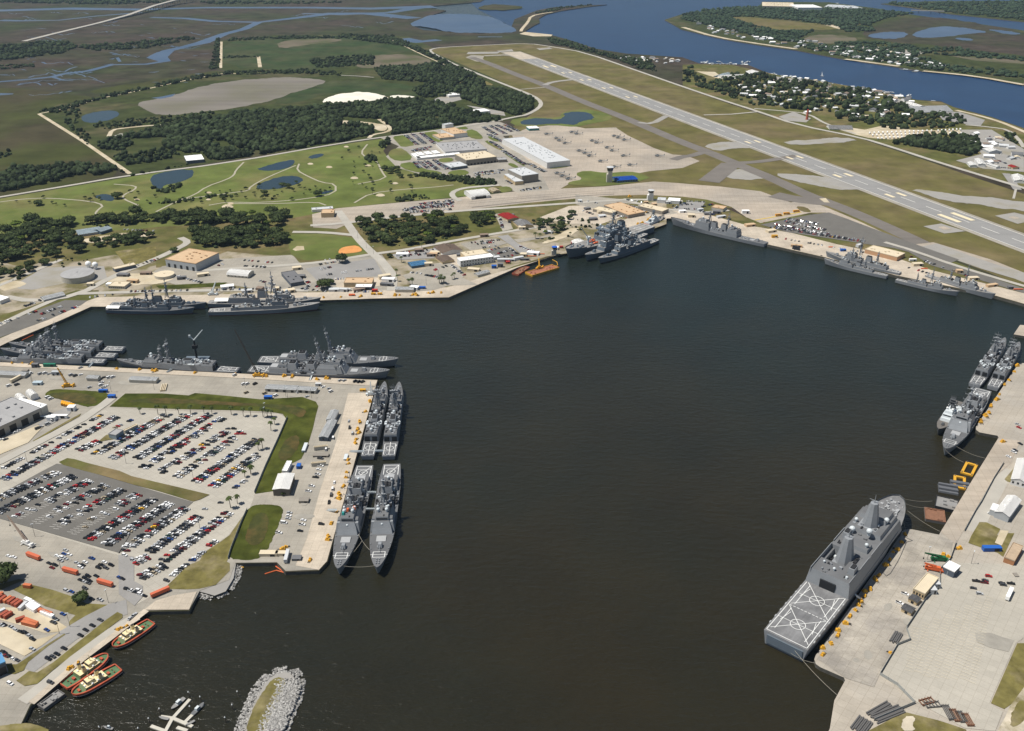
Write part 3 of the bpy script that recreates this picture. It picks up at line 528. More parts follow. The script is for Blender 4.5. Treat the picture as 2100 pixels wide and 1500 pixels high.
sheet("parking_lot", M_ASPHG, [(243, 1139), (275, 1143), (275, 1193), (293, 1203), (293, 1225), (276, 1244), (244, 1220)], 6)
sheet("ditch", M_LAWN, Z(7, (345, 220), (400, 182), (600, 190), (800, 205), (850, 230), (830, 262), (700, 328), (600, 303), (480, 263), (360, 245)), 5, 1)
sheet("ditch_water", M_CHAN, Z(7, (370, 228), (420, 207), (640, 215), (740, 250), (750, 290), (690, 305), (560, 283), (430, 253)), 6, 1)
sheet("ditch", M_LAWN, [(225, 835), (257, 808), (333, 808), (387, 812), (400, 807), (467, 813), (533, 820), (620, 815), (648, 825), (653, 834), (648, 852), (642, 879), (630, 918), (618, 942), (600, 951), (582, 957), (572, 985), (563, 1008), (523, 1014), (545, 960), (570, 905), (588, 862), (580, 850), (552, 845), (500, 843), (367, 840)], 5)
sheet("ditch_water", M_CHAN, [(250, 826), (300, 817), (400, 822), (500, 827), (600, 832), (632, 842), (618, 860), (600, 850), (560, 837), (450, 832), (330, 829)], 6, 1)
sheet("ditch_water", M_CHAN, Z(9, (470, 490), (550, 478), (545, 560), (480, 645), (400, 655), (420, 560)), 6, 1)
sheet("ditch", M_LAWN, Z(9, (190, 990), (240, 952), (400, 955), (440, 990), (420, 1060), (370, 1180), (330, 1260), (290, 1315), (200, 1335), (60, 1325), (80, 1260), (150, 1080)), 5, 1)
sheet("ditch_water", M_CHAN, Z(9, (250, 1010), (330, 1010), (340, 1100), (300, 1210), (230, 1240), (170, 1200), (200, 1100)), 6, 2)
sheet("rough_grass", M_OLIVE, Z(16, (1860, 450), (1600, 1130), (1640, 1150), (1640, 1250), (1450, 1440), (1230, 1490), (1050, 1500), (760, 1490), (960, 1300), (1060, 1190), (1240, 1110), (1290, 1010), (1520, 860), (1640, 770)), 5)
sheet("rough_grass", M_PARKG, [(121, 949), (138, 941), (153, 943), (176, 950), (215, 960), (245, 967), (270, 978), (320, 990), (380, 1004), (430, 1016), (410, 1026), (396, 1030), (360, 1019), (320, 1007), (276, 996), (215, 978), (169, 966), (130, 955)], 7)
sheet("rough_grass", M_OLIVE, Z(13, (1300, 580), (1420, 480), (1640, 440), (1780, 380), (1880, 350), (1890, 390), (1600, 520), (1380, 560)), 7)
sheet("rough_grass", M_OLIVE, Z(13, (440, 560), (640, 440), (900, 290), (1090, 190), (1060, 230), (700, 430), (470, 560)), 7)
sheet("rough_grass", M_OLIVE, Z(17, (180, 200), (330, 110), (700, 200), (1000, 300), (1150, 380), (1420, 400), (1460, 400), (1300, 490), (1000, 690), (920, 712), (930, 620), (1010, 540), (800, 480), (600, 420), (450, 330), (280, 250)), 5)
sheet("rough_grass", M_OLIVE, Z(17, (1570, 500), (1640, 530), (1640, 575), (700, 1285), (500, 1460), (330, 1490), (220, 1420), (390, 1290), (500, 1310), (720, 1170), (1400, 620)), 6)
sheet("rough_grass", M_OLIVE, Z(17, (-200, 1250), (100, 1200), (230, 1200), (560, 980), (860, 790), (880, 800), (640, 960), (380, 1170), (320, 1280), (200, 1330), (-200, 1300)), 6)
sheet("rough_grass", M_PARKG, Z(17, (-100, 120), (0, 130), (250, 60), (330, 70), (0, 210), (-100, 230)), 6)
sheet("sand_yard", M_SAND, Z(17, (-300, 720), (130, 700), (400, 850), (480, 870), (640, 830), (800, 770), (560, 950), (330, 1090), (0, 930), (-300, 980)), 6)
sheet("sand_yard", M_SAND, Z(17, (-300, 430), (250, 440), (500, 500), (700, 580), (900, 700), (800, 760), (600, 780), (330, 690), (0, 600), (-300, 640)), 5)
road("road", M_ASPHG, Z(17, (1700, 430), (1500, 480), (1230, 620), (900, 820), (560, 1080), (330, 1250)), 17, 5, 0)
road("road", M_ROAD, Z(17, (1830, 560), (1500, 760), (1000, 1130), (600, 1470), (300, 1700)), 9, 6, 0)
road("pier_apron", M_QUAY, Z(17, (1960, 475), (1500, 830), (1100, 1130), (700, 1480), (420, 1720)), 5, 6, 0)
sheet("pier_apron", M_QUAY, Z(8, (1110, 570), (1200, 500), (1330, 460), (1515, 430), (1455, 570)), 6)
sheet("rough_grass", M_OLIVE, Z(8, (-100, 1480), (100, 1450), (240, 1440), (420, 1510), (300, 1600), (-100, 1600)), 6, 1)
sheet("dirt_yard", M_SAND, Z(13, (-200, 640), (500, 350), (600, 350), (470, 480), (380, 580), (0, 740), (-200, 800)), 6)
road("road", M_ROAD, Z(13, (-200, 900), (0, 840), (250, 710), (700, 480), (1100, 270), (1400, 60), (1500, -20)), 10, 7, 0)
sheet("parking_lot", M_ASPHG, Z(13, (500, 340), (720, 180), (880, 110), (960, 150), (930, 200), (640, 360)), 6)
# ---- eastern pier
sheet("pier_apron", M_RAMP, [(2048, 898), (2092, 905), (2073, 951), (2038, 980), (1960, 1117), (1929, 1092), (1997, 980)], 3)
sheet("parking_lot", M_LOTC, Z(12, (1120, 400), (1210, 350), (1667, 360), (1900, 400), (1900, 700), (1610, 900), (1430, 1310), (1520, 1370), (1470, 1500), (1260, 1480), (930, 1300), (690, 1110), (800, 920), (890, 880), (870, 800)), 3)
sheet("rough_grass", M_OLIVE, Z(10, (1700, 470), (1720, 420), (1780, 320), (1830, 322), (1930, 370), (1905, 415), (1985, 400), (2030, 400), (1950, 570), (1910, 540), (1800, 505)), 4)
sheet("sand_yard", M_SAND, Z(10, (1890, 470), (1930, 380), (1990, 385), (1940, 490)), 5)
sheet("rough_grass", M_OLIVE, Z(12, (1620, 900), (1700, 900), (1900, 700), (1900, 1100), (1530, 1350), (1440, 1310)), 4)
sheet("sand_yard", M_SANDY, Z(12, (1570, 1330), (1667, 1200), (1900, 1000), (1900, 1600), (1480, 1600), (1490, 1490), (1540, 1400)), 4)
sheet("rough_grass", M_OLIVE, Z(12, (1620, 1300), (1667, 1290), (1700, 1400), (1600, 1480), (1560, 1450)), 5, 1)
sheet("rough_grass", M_OLIVE, Z(12, (600, 1500), (850, 1370), (930, 1390), (1090, 1430), (1270, 1490), (1300, 1600), (600, 1600)), 4)
sheet("sand_yard", M_SANDY, Z(12, (840, 1400), (930, 1400), (900, 1460), (930, 1500), (820, 1500)), 5, 1)
sheet("rough_grass", M_OLIVE, Z(27, (1070, 360), (1370, 0), (1600, -200), (1600, 0), (1240, 300), (1310, 390), (1220, 430), (1130, 410)), 4)
road("road", M_ROAD, Z(27, (1050, 100), (820, 560), (500, 1150), (330, 1500)), 16, 2, 0)
sheet("pier_apron", M_PIERD, [(1676, 1352), (1850, 1098), (1860, 1090), (1872, 1091), (1926, 1101)] + Z(12, (1180, 200), (1160, 330), (1085, 400), (1085, 515), (1000, 585), (860, 795), (885, 875), (800, 912), (680, 1112), (640, 1200), (450, 1140)), 4)
sheet("patch", M_PATCH, Z(12, (1330, 830), (1440, 830), (1520, 860), (1600, 880), (1560, 960), (1430, 930), (1340, 890)), 5)
for q in ([(560, 960), (610, 940), (640, 1000), (590, 1020)], [(700, 640), (760, 620), (770, 660), (720, 690)], [(480, 1010), (540, 1000), (530, 1040)], [(830, 740), (880, 720), (890, 770), (850, 780)]): sheet("stain", M_PATCH, Z(12, *q), 5, 2)
for n, q in ((9, [(500, 1020), (640, 1015), (660, 1045), (520, 1060)]), (9, [(640, 600), (720, 590), (730, 640), (650, 640)]), (9, [(560, 920), (610, 920), (600, 960), (555, 960)]), (24, [(600, 210), (900, 230), (1000, 260), (700, 270)]), (24, [(1560, 270), (1900, 290), (1850, 330), (1600, 330)]), (15, [(100, 1020), (400, 1090), (600, 1200), (300, 1180)]), (15, [(600, 1240), (900, 1300), (1000, 1400), (700, 1340)])): sheet("stain", M_PATCH, Z(n, *q), 5, 2)
for q in ([(640, 560), (700, 500), (860, 480), (1080, 480), (1060, 530), (900, 560)], [(0, 520), (180, 540), (120, 570), (0, 600)]): sheet("dirt_yard", M_SAND, Z(4, *q), 5, 1)
sheet("dirt_yard", M_QUAY, Z(18, (560, 600), (1250, 590), (1260, 700), (1100, 720), (900, 740), (600, 740)), 6)
sheet("dirt_yard", M_SAND, Z(20, (960, 300), (1200, 260), (1400, 230), (1800, 200), (1840, 260), (1400, 300), (1050, 350)), 5, 1)
sheet("rock_bank", M_GRAVEL, [(405, 1212), (440, 1222), (463, 1213), (479, 1186), (484, 1156), (468, 1157), (455, 1190), (420, 1200)], 2)
sheet("breakwater_grass", M_OLIVE, [(502, 1508), (517, 1458), (543, 1412), (566, 1388), (587, 1394), (580, 1425), (558, 1468), (540, 1515)], 3, 1)
# the bay lines of the empty lot
for k in range(8):
    a, b = z1(12, 925 + k * 72, 800 - k * 30), z1(12, 760 + k * 62 + 110, 1130 + k * 10)
    A, B = P(*a), P(*b); n_ = int((B - A).length / 3.2)
    d = (B - A).normalized(); nn = Vector((-d.y, d.x, 0)); qs = []
    for i in range(n_):
        p = A + d * (i * 3.2)
        qs.append([(v.x, v.y) for v in (p - d * .07 - nn * 2.4, p + d * .07 - nn * 2.4, p + d * .07 + nn * 2.4, p - d * .07 + nn * 2.4)])
    SHEETS.append((8, "bay_line", M_PAINTC, qs))
flush_sheets()

# ================================================================= ships
M_HAZE = mat("haze_grey_paint", (0.255, 0.268, 0.28), 0.6, 0.08, 0.08, spec=0.3, streak=(0, 0.02, 0.3, 0.06))
M_HAZE2 = mat("blue_grey_paint", (0.125, 0.155, 0.185), 0.6, 0.1, 0.1, spec=0.3)
M_DECK = mat("deck_grey", (0.15, 0.153, 0.157), 0.85, 0.16, 0.12, (0.115, 0.117, 0.12), 0.06, spec=0.2)
M_DECKL = mat("pale_deck_grey", (0.27, 0.265, 0.255), 0.85, 0.15, 0.15, (0.2, 0.19, 0.175), 0.08, spec=0.2)
M_DECKR = mat("rust_stained_deck", (0.2, 0.185, 0.165), 0.9, 0.25, 0.2, (0.14, 0.13, 0.12), 0.1, spec=0.2)
M_BOOT = mat("boot_topping", (0.02, 0.02, 0.022), 0.6)
M_BOOTR = mat("red_boot_topping", (0.16, 0.05, 0.04), 0.7)
M_DARK = mat("dark_opening", (0.02, 0.022, 0.025), 0.5)
M_GLASS = mat("dark_glass", (0.015, 0.02, 0.025), 0.15, spec=0.5)
M_WHITE = mat("white_marking", (0.72, 0.72, 0.69), 0.7)
M_RADOME = mat("pale_radome", (0.58, 0.62, 0.63), 0.5)
M_VLS = mat("launcher_hatches", (0.36, 0.365, 0.365), 0.7, 0.06, 0.5)
M_BLACK = mat("funnel_black", (0.025, 0.025, 0.027), 0.7)
M_ORNG = mat("orange_paint", (0.62, 0.13, 0.04), 0.6)
M_YEL = mat("yellow_equipment_paint", (0.62, 0.33, 0.03), 0.6, 0.1, 0.3)
M_CANVAS = mat("white_canvas", (0.85, 0.85, 0.82), 0.8)
M_ROPE = mat("mooring_rope", (0.35, 0.32, 0.26), 0.9)

def hullgen(bm, L, B, fs, fb, tr=0.8, sb=0.62, wl_bow=0.965, tp=0.62, n=30, sheer=0.35, step=None, flare=0.93, bulwark=0.0):
    "sides (slot 0), deck (slot 1), boot topping (slot 2); returns deck height and half beam at a station"
    def hb(s):
        b = B / 2
        if s > sb: b *= max(0.0, 1 - ((s - sb) / (1 - sb)) ** 1.9) ** tp
        if s < .28: b *= lerp(tr, 1, math.sin(min(1, s / .28) * math.pi / 2))
        return max(b, 0.12)
    def wl(s):
        t = min(1.0, s / wl_bow); b = B / 2 * flare
        if t > sb * .92: b *= max(0.0, 1 - ((t - sb * .92) / (1 - sb * .92)) ** 1.6) ** .9
        if s < .28: b *= lerp(tr * .93, 1, math.sin(min(1, s / .28) * math.pi / 2))
        return max(b, 0.05)
    def dz(s):
        z = fs + (fb - fs) * max(0, (s - sheer) / (1 - sheer)) ** 1.8
        if step and s < step[0]: z -= step[1]
        return z
    rows = []
    for i in range(n + 1):
        s = 1 - (1 - i / n) ** 1.25
        x = s * L - L / 2; xw = min(s, wl_bow) / 1.0 * L - L / 2 if s > .9 else x
        rows.append((s, x, xw))
    if step:
        rows = [r for r in rows if abs(r[0] - step[0]) > .01] + [(step[0] - 1e-4, step[0] * L - L / 2 - .02, step[0] * L - L / 2 - .02), (step[0] + 1e-4, step[0] * L - L / 2, step[0] * L - L / 2)]
        rows.sort()
    V = []
    for s, x, xw in rows:
        r = []
        for sg in (1, -1):
            r.append([bm.verts.new((x, sg * hb(s), dz(s))), bm.verts.new((lerp(x, xw, .9), sg * lerp(hb(s), wl(s), .82), 0.9)), bm.verts.new((xw, sg * wl(s), -1.5))])
        V.append(r)
    for i in range(len(V) - 1):
        for k in (0, 1):
            a, b = V[i][k], V[i + 1][k]
            for j, mi in ((0, 0), (1, 2)):
                q = (a[j], b[j], b[j + 1], a[j + 1]) if k == 1 else (a[j], a[j + 1], b[j + 1], b[j])
                bm.faces.new(q).material_index = mi
        bm.faces.new((V[i][0][0], V[i + 1][0][0], V[i + 1][1][0], V[i][1][0])).material_index = 1
    a, b = V[0]
    for j, mi in ((0, 0), (1, 2)): bm.faces.new((a[j], b[j], b[j + 1], a[j + 1])).material_index = mi
    a, b = V[-1]
    for j, mi in ((0, 0), (1, 2)): bm.faces.new((a[j], a[j + 1], b[j + 1], b[j])).material_index = mi
    if bulwark:
        for i in range(len(V) - 1):
            if rows[i][0] < .82: continue
            for k in (0, 1):
                p, q = V[i][k][0].co, V[i + 1][k][0].co
                for o in (0, .25):
                    quad(bm, p, q, q + Vector((0, 0, bulwark)), p + Vector((0, 0, bulwark)), 0)
    bmesh.ops.recalc_face_normals(bm, faces=bm.faces)
    return dz, hb
def seg(bm, x0, y0, x1, y1, w, z, z2=None):
    d = Vector((x1 - x0, y1 - y0, 0)).normalized(); n = Vector((-d.y, d.x, 0)) * w / 2; z2 = z if z2 is None else z2
    a, b = Vector((x0, y0, z)), Vector((x1, y1, z2)); quad(bm, a - n, b - n, b + n, a + n)
def ring(bm, x, y, r, w, z, n=28):
    for i in range(n):
        t0, t1 = 2 * math.pi * i / n, 2 * math.pi * (i + 1) / n
        quad(bm, *[(x + rr * math.cos(t), y + rr * math.sin(t), z) for rr, t in ((r - w / 2, t0), (r + w / 2, t0), (r + w / 2, t1), (r - w / 2, t1))])
def rect(bm, x0, x1, y0, y1, w, z, z2=None):
    z2 = z if z2 is None else z2
    seg(bm, x0, y0, x1, y0, w, z, z2); seg(bm, x0, y1, x1, y1, w, z, z2); seg(bm, x0, y0, x0, y1, w, z); seg(bm, x1, y0, x1, y1, w, z2)
def greeble(bm, x0, x1, y0, y1, z, n, rnd, h=1.6, mi=None):
    for _ in range(n):
        x, y = rnd.uniform(x0, x1), rnd.uniform(y0, y1); a, b = rnd.uniform(.4, 1.5), rnd.uniform(.4, 1.3); hh = rnd.uniform(.4, h)
        box(bm, x - a, x + a, y - b, y + b, z, z + hh, rnd.choice((0, 0, 1, 2, 3, 3)) if mi is None else mi, .1, .1, .1)
def mast(bm, x, z0, h, rake=0.0, r=.9, arms=4, span=9, mi=0):
    top = Vector((x - rake, 0, z0 + h))
    for sy in (-1, 1): cyl(bm, (x - 3.2, sy * 2.6, z0), top * .45 + Vector((x - 3.2, sy * 2.6, z0)) * .55 if False else (x - rake * .55, sy * .3, z0 + h * .6), .5, .35, 6, mi)
    cyl(bm, (x, 0, z0), (x - rake * .75, 0, z0 + h * .75), r, r * .6, 8, mi); cyl(bm, (x - rake * .75, 0, z0 + h * .75), top, .3, .12, 6, mi)
    for k in range(arms):
        t = .35 + .5 * k / max(1, arms - 1); p = Vector((x - rake * t, 0, z0 + h * t)); s = span * (1 - .5 * k / max(1, arms))
        cyl(bm, p + Vector((0, -s / 2, 0)), p + Vector((0, s / 2, 0)), .2, .2, 5, mi)
        for sy in (-1, -.5, .5, 1): cyl(bm, p + Vector((0, sy * s / 2, -.6)), p + Vector((0, sy * s / 2, 1.8)), .16, .1, 5, mi)
    for t in (.34, .55, .7):
        p = Vector((x - rake * t, 0, z0 + h * t)); box(bm, p.x - 1.6, p.x + 1.6, -1.7, 1.7, p.z, p.z + .5, mi, bottom=True)
def gun(bm, x, z, s=1.0, y=0.0, dirx=1):
    cyl(bm, (x, y, z), (x, y, z + .8 * s), 2.1 * s, 2.1 * s, 12); box(bm, x - 2.2 * s, x + 2.2 * s, y - 1.6 * s, y + 1.6 * s, z + .8 * s, z + 3.2 * s, 0, .6 * s, .9 * s, .45 * s)
    cyl(bm, (x + dirx * 1.6 * s, y, z + 2.1 * s), (x + dirx * 8.2 * s, y, z + 2.6 * s), .22 * s, .16 * s, 6)
def rhib(bm, x, y, z, l=7.5, mi=0):
    prism(bm, [(x - l / 2, y - 1.1), (x + l * .25, y - 1.1), (x + l / 2, y), (x + l * .25, y + 1.1), (x - l / 2, y + 1.1)], z, z + .9, mi)
    box(bm, x - 1.2, x + .2, y - .5, y + .5, z + .9, z + 1.9, mi)
def dome(bm, x, y, z, r, mi=0):
    cyl(bm, (x, y, z), (x, y, z + r * .9), r * .55, r * .55, 8, mi); ball(bm, (x, y, z + r * 1.5), r, mi, 2)

def join_into(t, part, bm, m):
    "adds small fixed fittings to the mesh of an existing part"
    o = [c for c in t.children if c.name.split('.')[0] == part][0]; k = len(o.data.materials); o.data.materials.append(m)
    for f in bm.faces: f.material_index = k
    me = bpy.data.meshes.new("tmp"); bm.to_mesh(me); bm.free(); b2 = bmesh.new(); b2.from_mesh(o.data); b2.from_mesh(me); b2.to_mesh(o.data); b2.free(); bpy.data.meshes.remove(me)
def root_ship(name): return empty(name, (0, 0, 0))
def make_destroyer():
    r_ = random.Random(11); L, B = 154, 20; t = root_ship("destroyer"); X = lambda f: L / 2 - f
    bm = bmesh.new(); dz, hb = hullgen(bm, L, B, 5.6, 10.2, tr=.76); link("hull", bm, [M_HAZE, M_DECK, M_BOOT], t)
    D = lambda f: dz((L - f) / L)
    bm = bmesh.new(); z = D(60)
    box(bm, X(78), X(45), -8.6, 8.6, z - .6, z + 5.2, 0, .2, 3.2, 1.3, top=1); box(bm, X(77), X(48.5), -7.4, 7.4, z + 5.2, z + 9.6, 0, 1.2, 2.2, 1.6, top=1)
    box(bm, X(70), X(52), -5.4, 5.4, z + 9.6, z + 12.6, 0, 1.0, .8, .5, top=1); box(bm, X(58.5), X(53.5), -8.4, 8.4, z + 8.2, z + 10.2, 0, .2, .2, .2, top=1)
    for sy in (-1, 1):                                             # the four slanted array faces
        box(bm, X(56), X(49), sy * 7.4 - 2.4, sy * 7.4 + 2.4, z + 1.0, z + 8.8, 0, 1.2, 2.4, 1.2)
    greeble(bm, X(70), X(54), -4.6, 4.6, z + 12.6, 10, r_, 2.2); greeble(bm, X(76), X(70), -6, 6, z + 9.6, 14, r_, 3)
    s = link("forward_superstructure", bm, [M_HAZE, M_DECK, M_RADOME, M_BLACK], t)
    bm = bmesh.new(); box(bm, X(52.2), X(51.9), -4.6, 4.6, z + 10.6, z + 11.8); link("bridge_window", bm, M_GLASS, s)
    bm = bmesh.new(); z2 = D(95)
    box(bm, X(112), X(78), -6.2, 6.2, z2 - .3, z2 + 3.2, 0, 0, 0, .4, top=1); box(bm, X(130), X(110), -8.2, 8.2, z2 - .3, z2 + 4.6, 0, 1.4, .5, .8, top=1)
    box(bm, X(121), X(111), -4.2, 4.2, z2 + 4.6, z2 + 7.6, 0, .6, .6, .5, top=1); greeble(bm, X(112), X(79), -5.6, 5.6, z2 + 3.2, 44, r_, 2.4); greeble(bm, X(120), X(112), -7, 7, z2 + 4.6, 8, r_)
    greeble(bm, X(111), X(79), 6.6, 8.6, z2, 7, r_, 2); greeble(bm, X(111), X(79), -8.6, -6.6, z2, 7, r_, 2)
    link("aft_superstructure", bm, [M_HAZE, M_DECK, M_RADOME, M_BLACK], t)
    for f in (85, 105):
        bm = bmesh.new(); box(bm, X(f + 6), X(f - 5), -5, 5, z2 + 3.2, z2 + 9.5, 0, 1.6, 1.4, 1.2); fo = link("funnel", bm, M_HAZE, t)
        bm = bmesh.new(); box(bm, X(f + 3.6), X(f - 2.8), -3.2, 3.2, z2 + 9.5, z2 + 10.6, 0, .3, .3, .2)
        for k in (-1.6, 1.6): cyl(bm, (X(f + k), 0, z2 + 10.4), (X(f + k) - .5, 0, z2 + 11.8), .9, .8, 8)
        link("funnel_cap", bm, M_BLACK, fo)
    bm = bmesh.new(); mast(bm, X(72), z + 9.6, 31, 7.5, 1.1, 4, 11); link("mast", bm, M_HAZE, t)
    for f, y, zz, r in ((60, -3.4, z + 12.6, 1.5), (60, 3.4, z + 12.6, 1.5), (66, -4.3, z + 12.4, 1.1), (66, 4.3, z + 12.4, 1.1), (50.5, 0, z + 5.4, 1.3), (117, 0, z2 + 7.6, 1.3), (114.5, 3, z2 + 7.4, 1.0)):
        bm = bmesh.new(); dome(bm, X(f), y, zz, r); link("radome", bm, M_RADOME, t, smooth=False)
    bm = bmesh.new(); gun(bm, X(28), D(28) - .2, 1.15); link("gun", bm, M_HAZE, t)
    for f0, f1, zz, w_ in ((35, 42.5, D(38) + .3, 3.8), (122, 129.4, z2 + 4.65, 4.4)):
        bm = bmesh.new(); box(bm, X(f1), X(f0), -w_, w_, zz - .8, zz + .3); link("missile_deck", bm, M_VLS, t)
    for sy in (-1, 1):
        bm = bmesh.new(); rhib(bm, X(92), sy * 8.2, D(92) + 1.0); link("boat", bm, M_BLACK, t)
    bm = bmesh.new(); zf = D(145) + .1
    rect(bm, X(151.5), X(134.5), -6.4, 6.4, .55, zf); seg(bm, X(146.5), -6.4, X(146.5), 6.4, .4, zf + .02); ring(bm, X(141.5), 0, 3.8, .5, zf + .02); seg(bm, X(152), 6.6, X(131), -5.2, .5, zf + .04); ring(bm, X(141.5), 0, 1.1, .4, zf + .02, 12)
    link("flight_deck_marking", bm, M_WHITE, t)
    bm = bmesh.new(); rect(bm, X(21), X(13.5), -4.6, 4.6, .5, D(21) + .12, D(13.5) + .14); seg(bm, X(17.2), -6.6, X(17.2), 6.6, .4, D(17.2) + .14); link("bow_marking", bm, M_WHITE, t)
    bm = bmesh.new()
    for f in (5, 7.5, 10): cyl(bm, (X(f), 1, D(f)), (X(f), 1, D(f) + 1), .5); cyl(bm, (X(f), -1, D(f)), (X(f), -1, D(f) + 1), .5)
    seg(bm, X(4), .9, X(12), .6, .3, D(4) + .2, D(12) + .2)
    for f in (25, 32, 44, 120, 131, 133): 
        for sy in (-1, 1): cyl(bm, (X(f), sy * (hb((L - f) / L) - .8), D(f)), (X(f), sy * (hb((L - f) / L) - .8), D(f) + .9), .4)
    join_into(t, "hull", bm, M_HAZE)
    return t, L
def make_frigate():
    r_ = random.Random(12); L, B = 138, 14.2; t = root_ship("frigate"); X = lambda f: L / 2 - f
    bm = bmesh.new(); dz, hb = hullgen(bm, L, B, 4.6, 9.6, tr=.82, sheer=.55, sb=.6); link("hull", bm, [M_HAZE, M_DECK, M_BOOT], t); D = lambda f: dz((L - f) / L)
    bm = bmesh.new(); z = D(70)
    box(bm, X(112), X(31), -6.6, 6.6, z - .3, z + 5.6, 0, .1, 2.5, .35, top=1); box(bm, X(50), X(34), -6.4, 6.4, z + 5.6, z + 8.6, 0, .6, 1.2, .7, top=1); box(bm, X(46), X(36), -4.4, 4.4, z + 8.6, z + 10.8, 0, .6, .6, .4, top=1)
    box(bm, X(66), X(56), -3.6, 3.6, z + 5.6, z + 8.6, 0, .5, .5, .4, top=1); box(bm, X(112), X(92), -6.0, 6.0, z + 5.6, z + 7.2, 0, .2, 6, .4, top=1)
    greeble(bm, X(110), X(50), -5.8, 5.8, z + 5.7, 80, r_, 2.4); greeble(bm, X(110), X(94), -5, 5, z + 7.2, 14, r_, 1.4); greeble(bm, X(46), X(37), -4, 4, z + 10.8, 6, r_)
    s = link("superstructure", bm, [M_HAZE, M_DECK, M_RADOME, M_BLACK], t)
    bm = bmesh.new(); box(bm, X(34.9), X(34.5), -4.9, 4.9, z + 6.7, z + 7.8); link("bridge_window", bm, M_GLASS, s)
    for sy in (-1, 1):
        bm = bmesh.new(); box(bm, X(112.5), X(111.8), sy * 3.4 - 2.3, sy * 3.4 + 2.3, z, z + 4.8); link("hangar_door", bm, M_DARK, t)
    bm = bmesh.new(); box(bm, X(88), X(76), -3.4, 3.4, z + 5.6, z + 9.2, 0, 1, 1, .6); fo = link("funnel", bm, M_HAZE, t)
    bm = bmesh.new(); box(bm, X(86.2), X(78), -2.2, 2.2, z + 9.2, z + 9.9); link("funnel_cap", bm, M_BLACK, fo)
    bm = bmesh.new(); mast(bm, X(50), z + 5.6, 20, 2, .8, 3, 8); link("mast", bm, M_HAZE, t)
    bm = bmesh.new(); mast(bm, X(59), z + 8.6, 25, 2, .9, 4, 10); box(bm, X(60), X(58), -4, 4, z + 24, z + 25.4, bottom=True); link("mast", bm, M_HAZE, t)
    for f, y, zz, r in ((41, 0, z + 10.8, 1.6), (69, 0, z + 5.7, 1.5), (106, 0, z + 7.2, 1.4), (97, -3, z + 7.2, .8), (97, 3, z + 7.2, .8), (52, -4.6, z + 5.6, .9), (52, 4.6, z + 5.6, .9)):
        bm = bmesh.new(); dome(bm, X(f), y, zz, r); link("radome", bm, M_RADOME, t)
    bm = bmesh.new(); gun(bm, X(73), z + 5.6, .85); link("gun", bm, M_HAZE, t)
    bm = bmesh.new(); cyl(bm, (X(17), 0, D(17) - .3), (X(17), 0, D(17) + 1.6), 2.2, 1.8, 12); box(bm, X(19), X(14), -.6, .6, D(17) + 1.6, D(17) + 2.8); link("missile_launcher", bm, M_HAZE, t)
    for sy in (-1, 1):
        bm = bmesh.new(); rhib(bm, X(88), sy * 6.2, z + 5.8); link("boat", bm, M_RADOME, t)
    bm = bmesh.new(); zf = D(126) + .1; rect(bm, X(135), X(116.5), -4.9, 4.9, .5, zf); ring(bm, X(124), 0, 3.4, .45, zf + .02); seg(bm, X(136.5), 0, X(113.5), 0, .5, zf + .03); seg(bm, X(129), -4.9, X(129), 4.9, .4, zf + .02); seg(bm, X(118), -5.6, X(121), -5.6, .5, zf)
    link("flight_deck_marking", bm, M_WHITE, t)
    bm = bmesh.new(); rect(bm, X(27), X(22.5), -3.8, .6, .4, D(27) + .12, D(22.5) + .12); seg(bm, X(24.8), -5, X(24.8), 4, .35, D(24.8) + .14); link("bow_marking", bm, M_WHITE, t)
    bm = bmesh.new(); greeble(bm, X(14), X(6), -1.4, 1.4, D(10), 6, r_, 1.0); greeble(bm, X(30), X(24), -4, 4, D(27), 5, r_, .8); greeble(bm, X(137), X(132), -4.5, 4.5, D(135), 6, r_, .9); join_into(t, "hull", bm, M_HAZE)
    return t, L
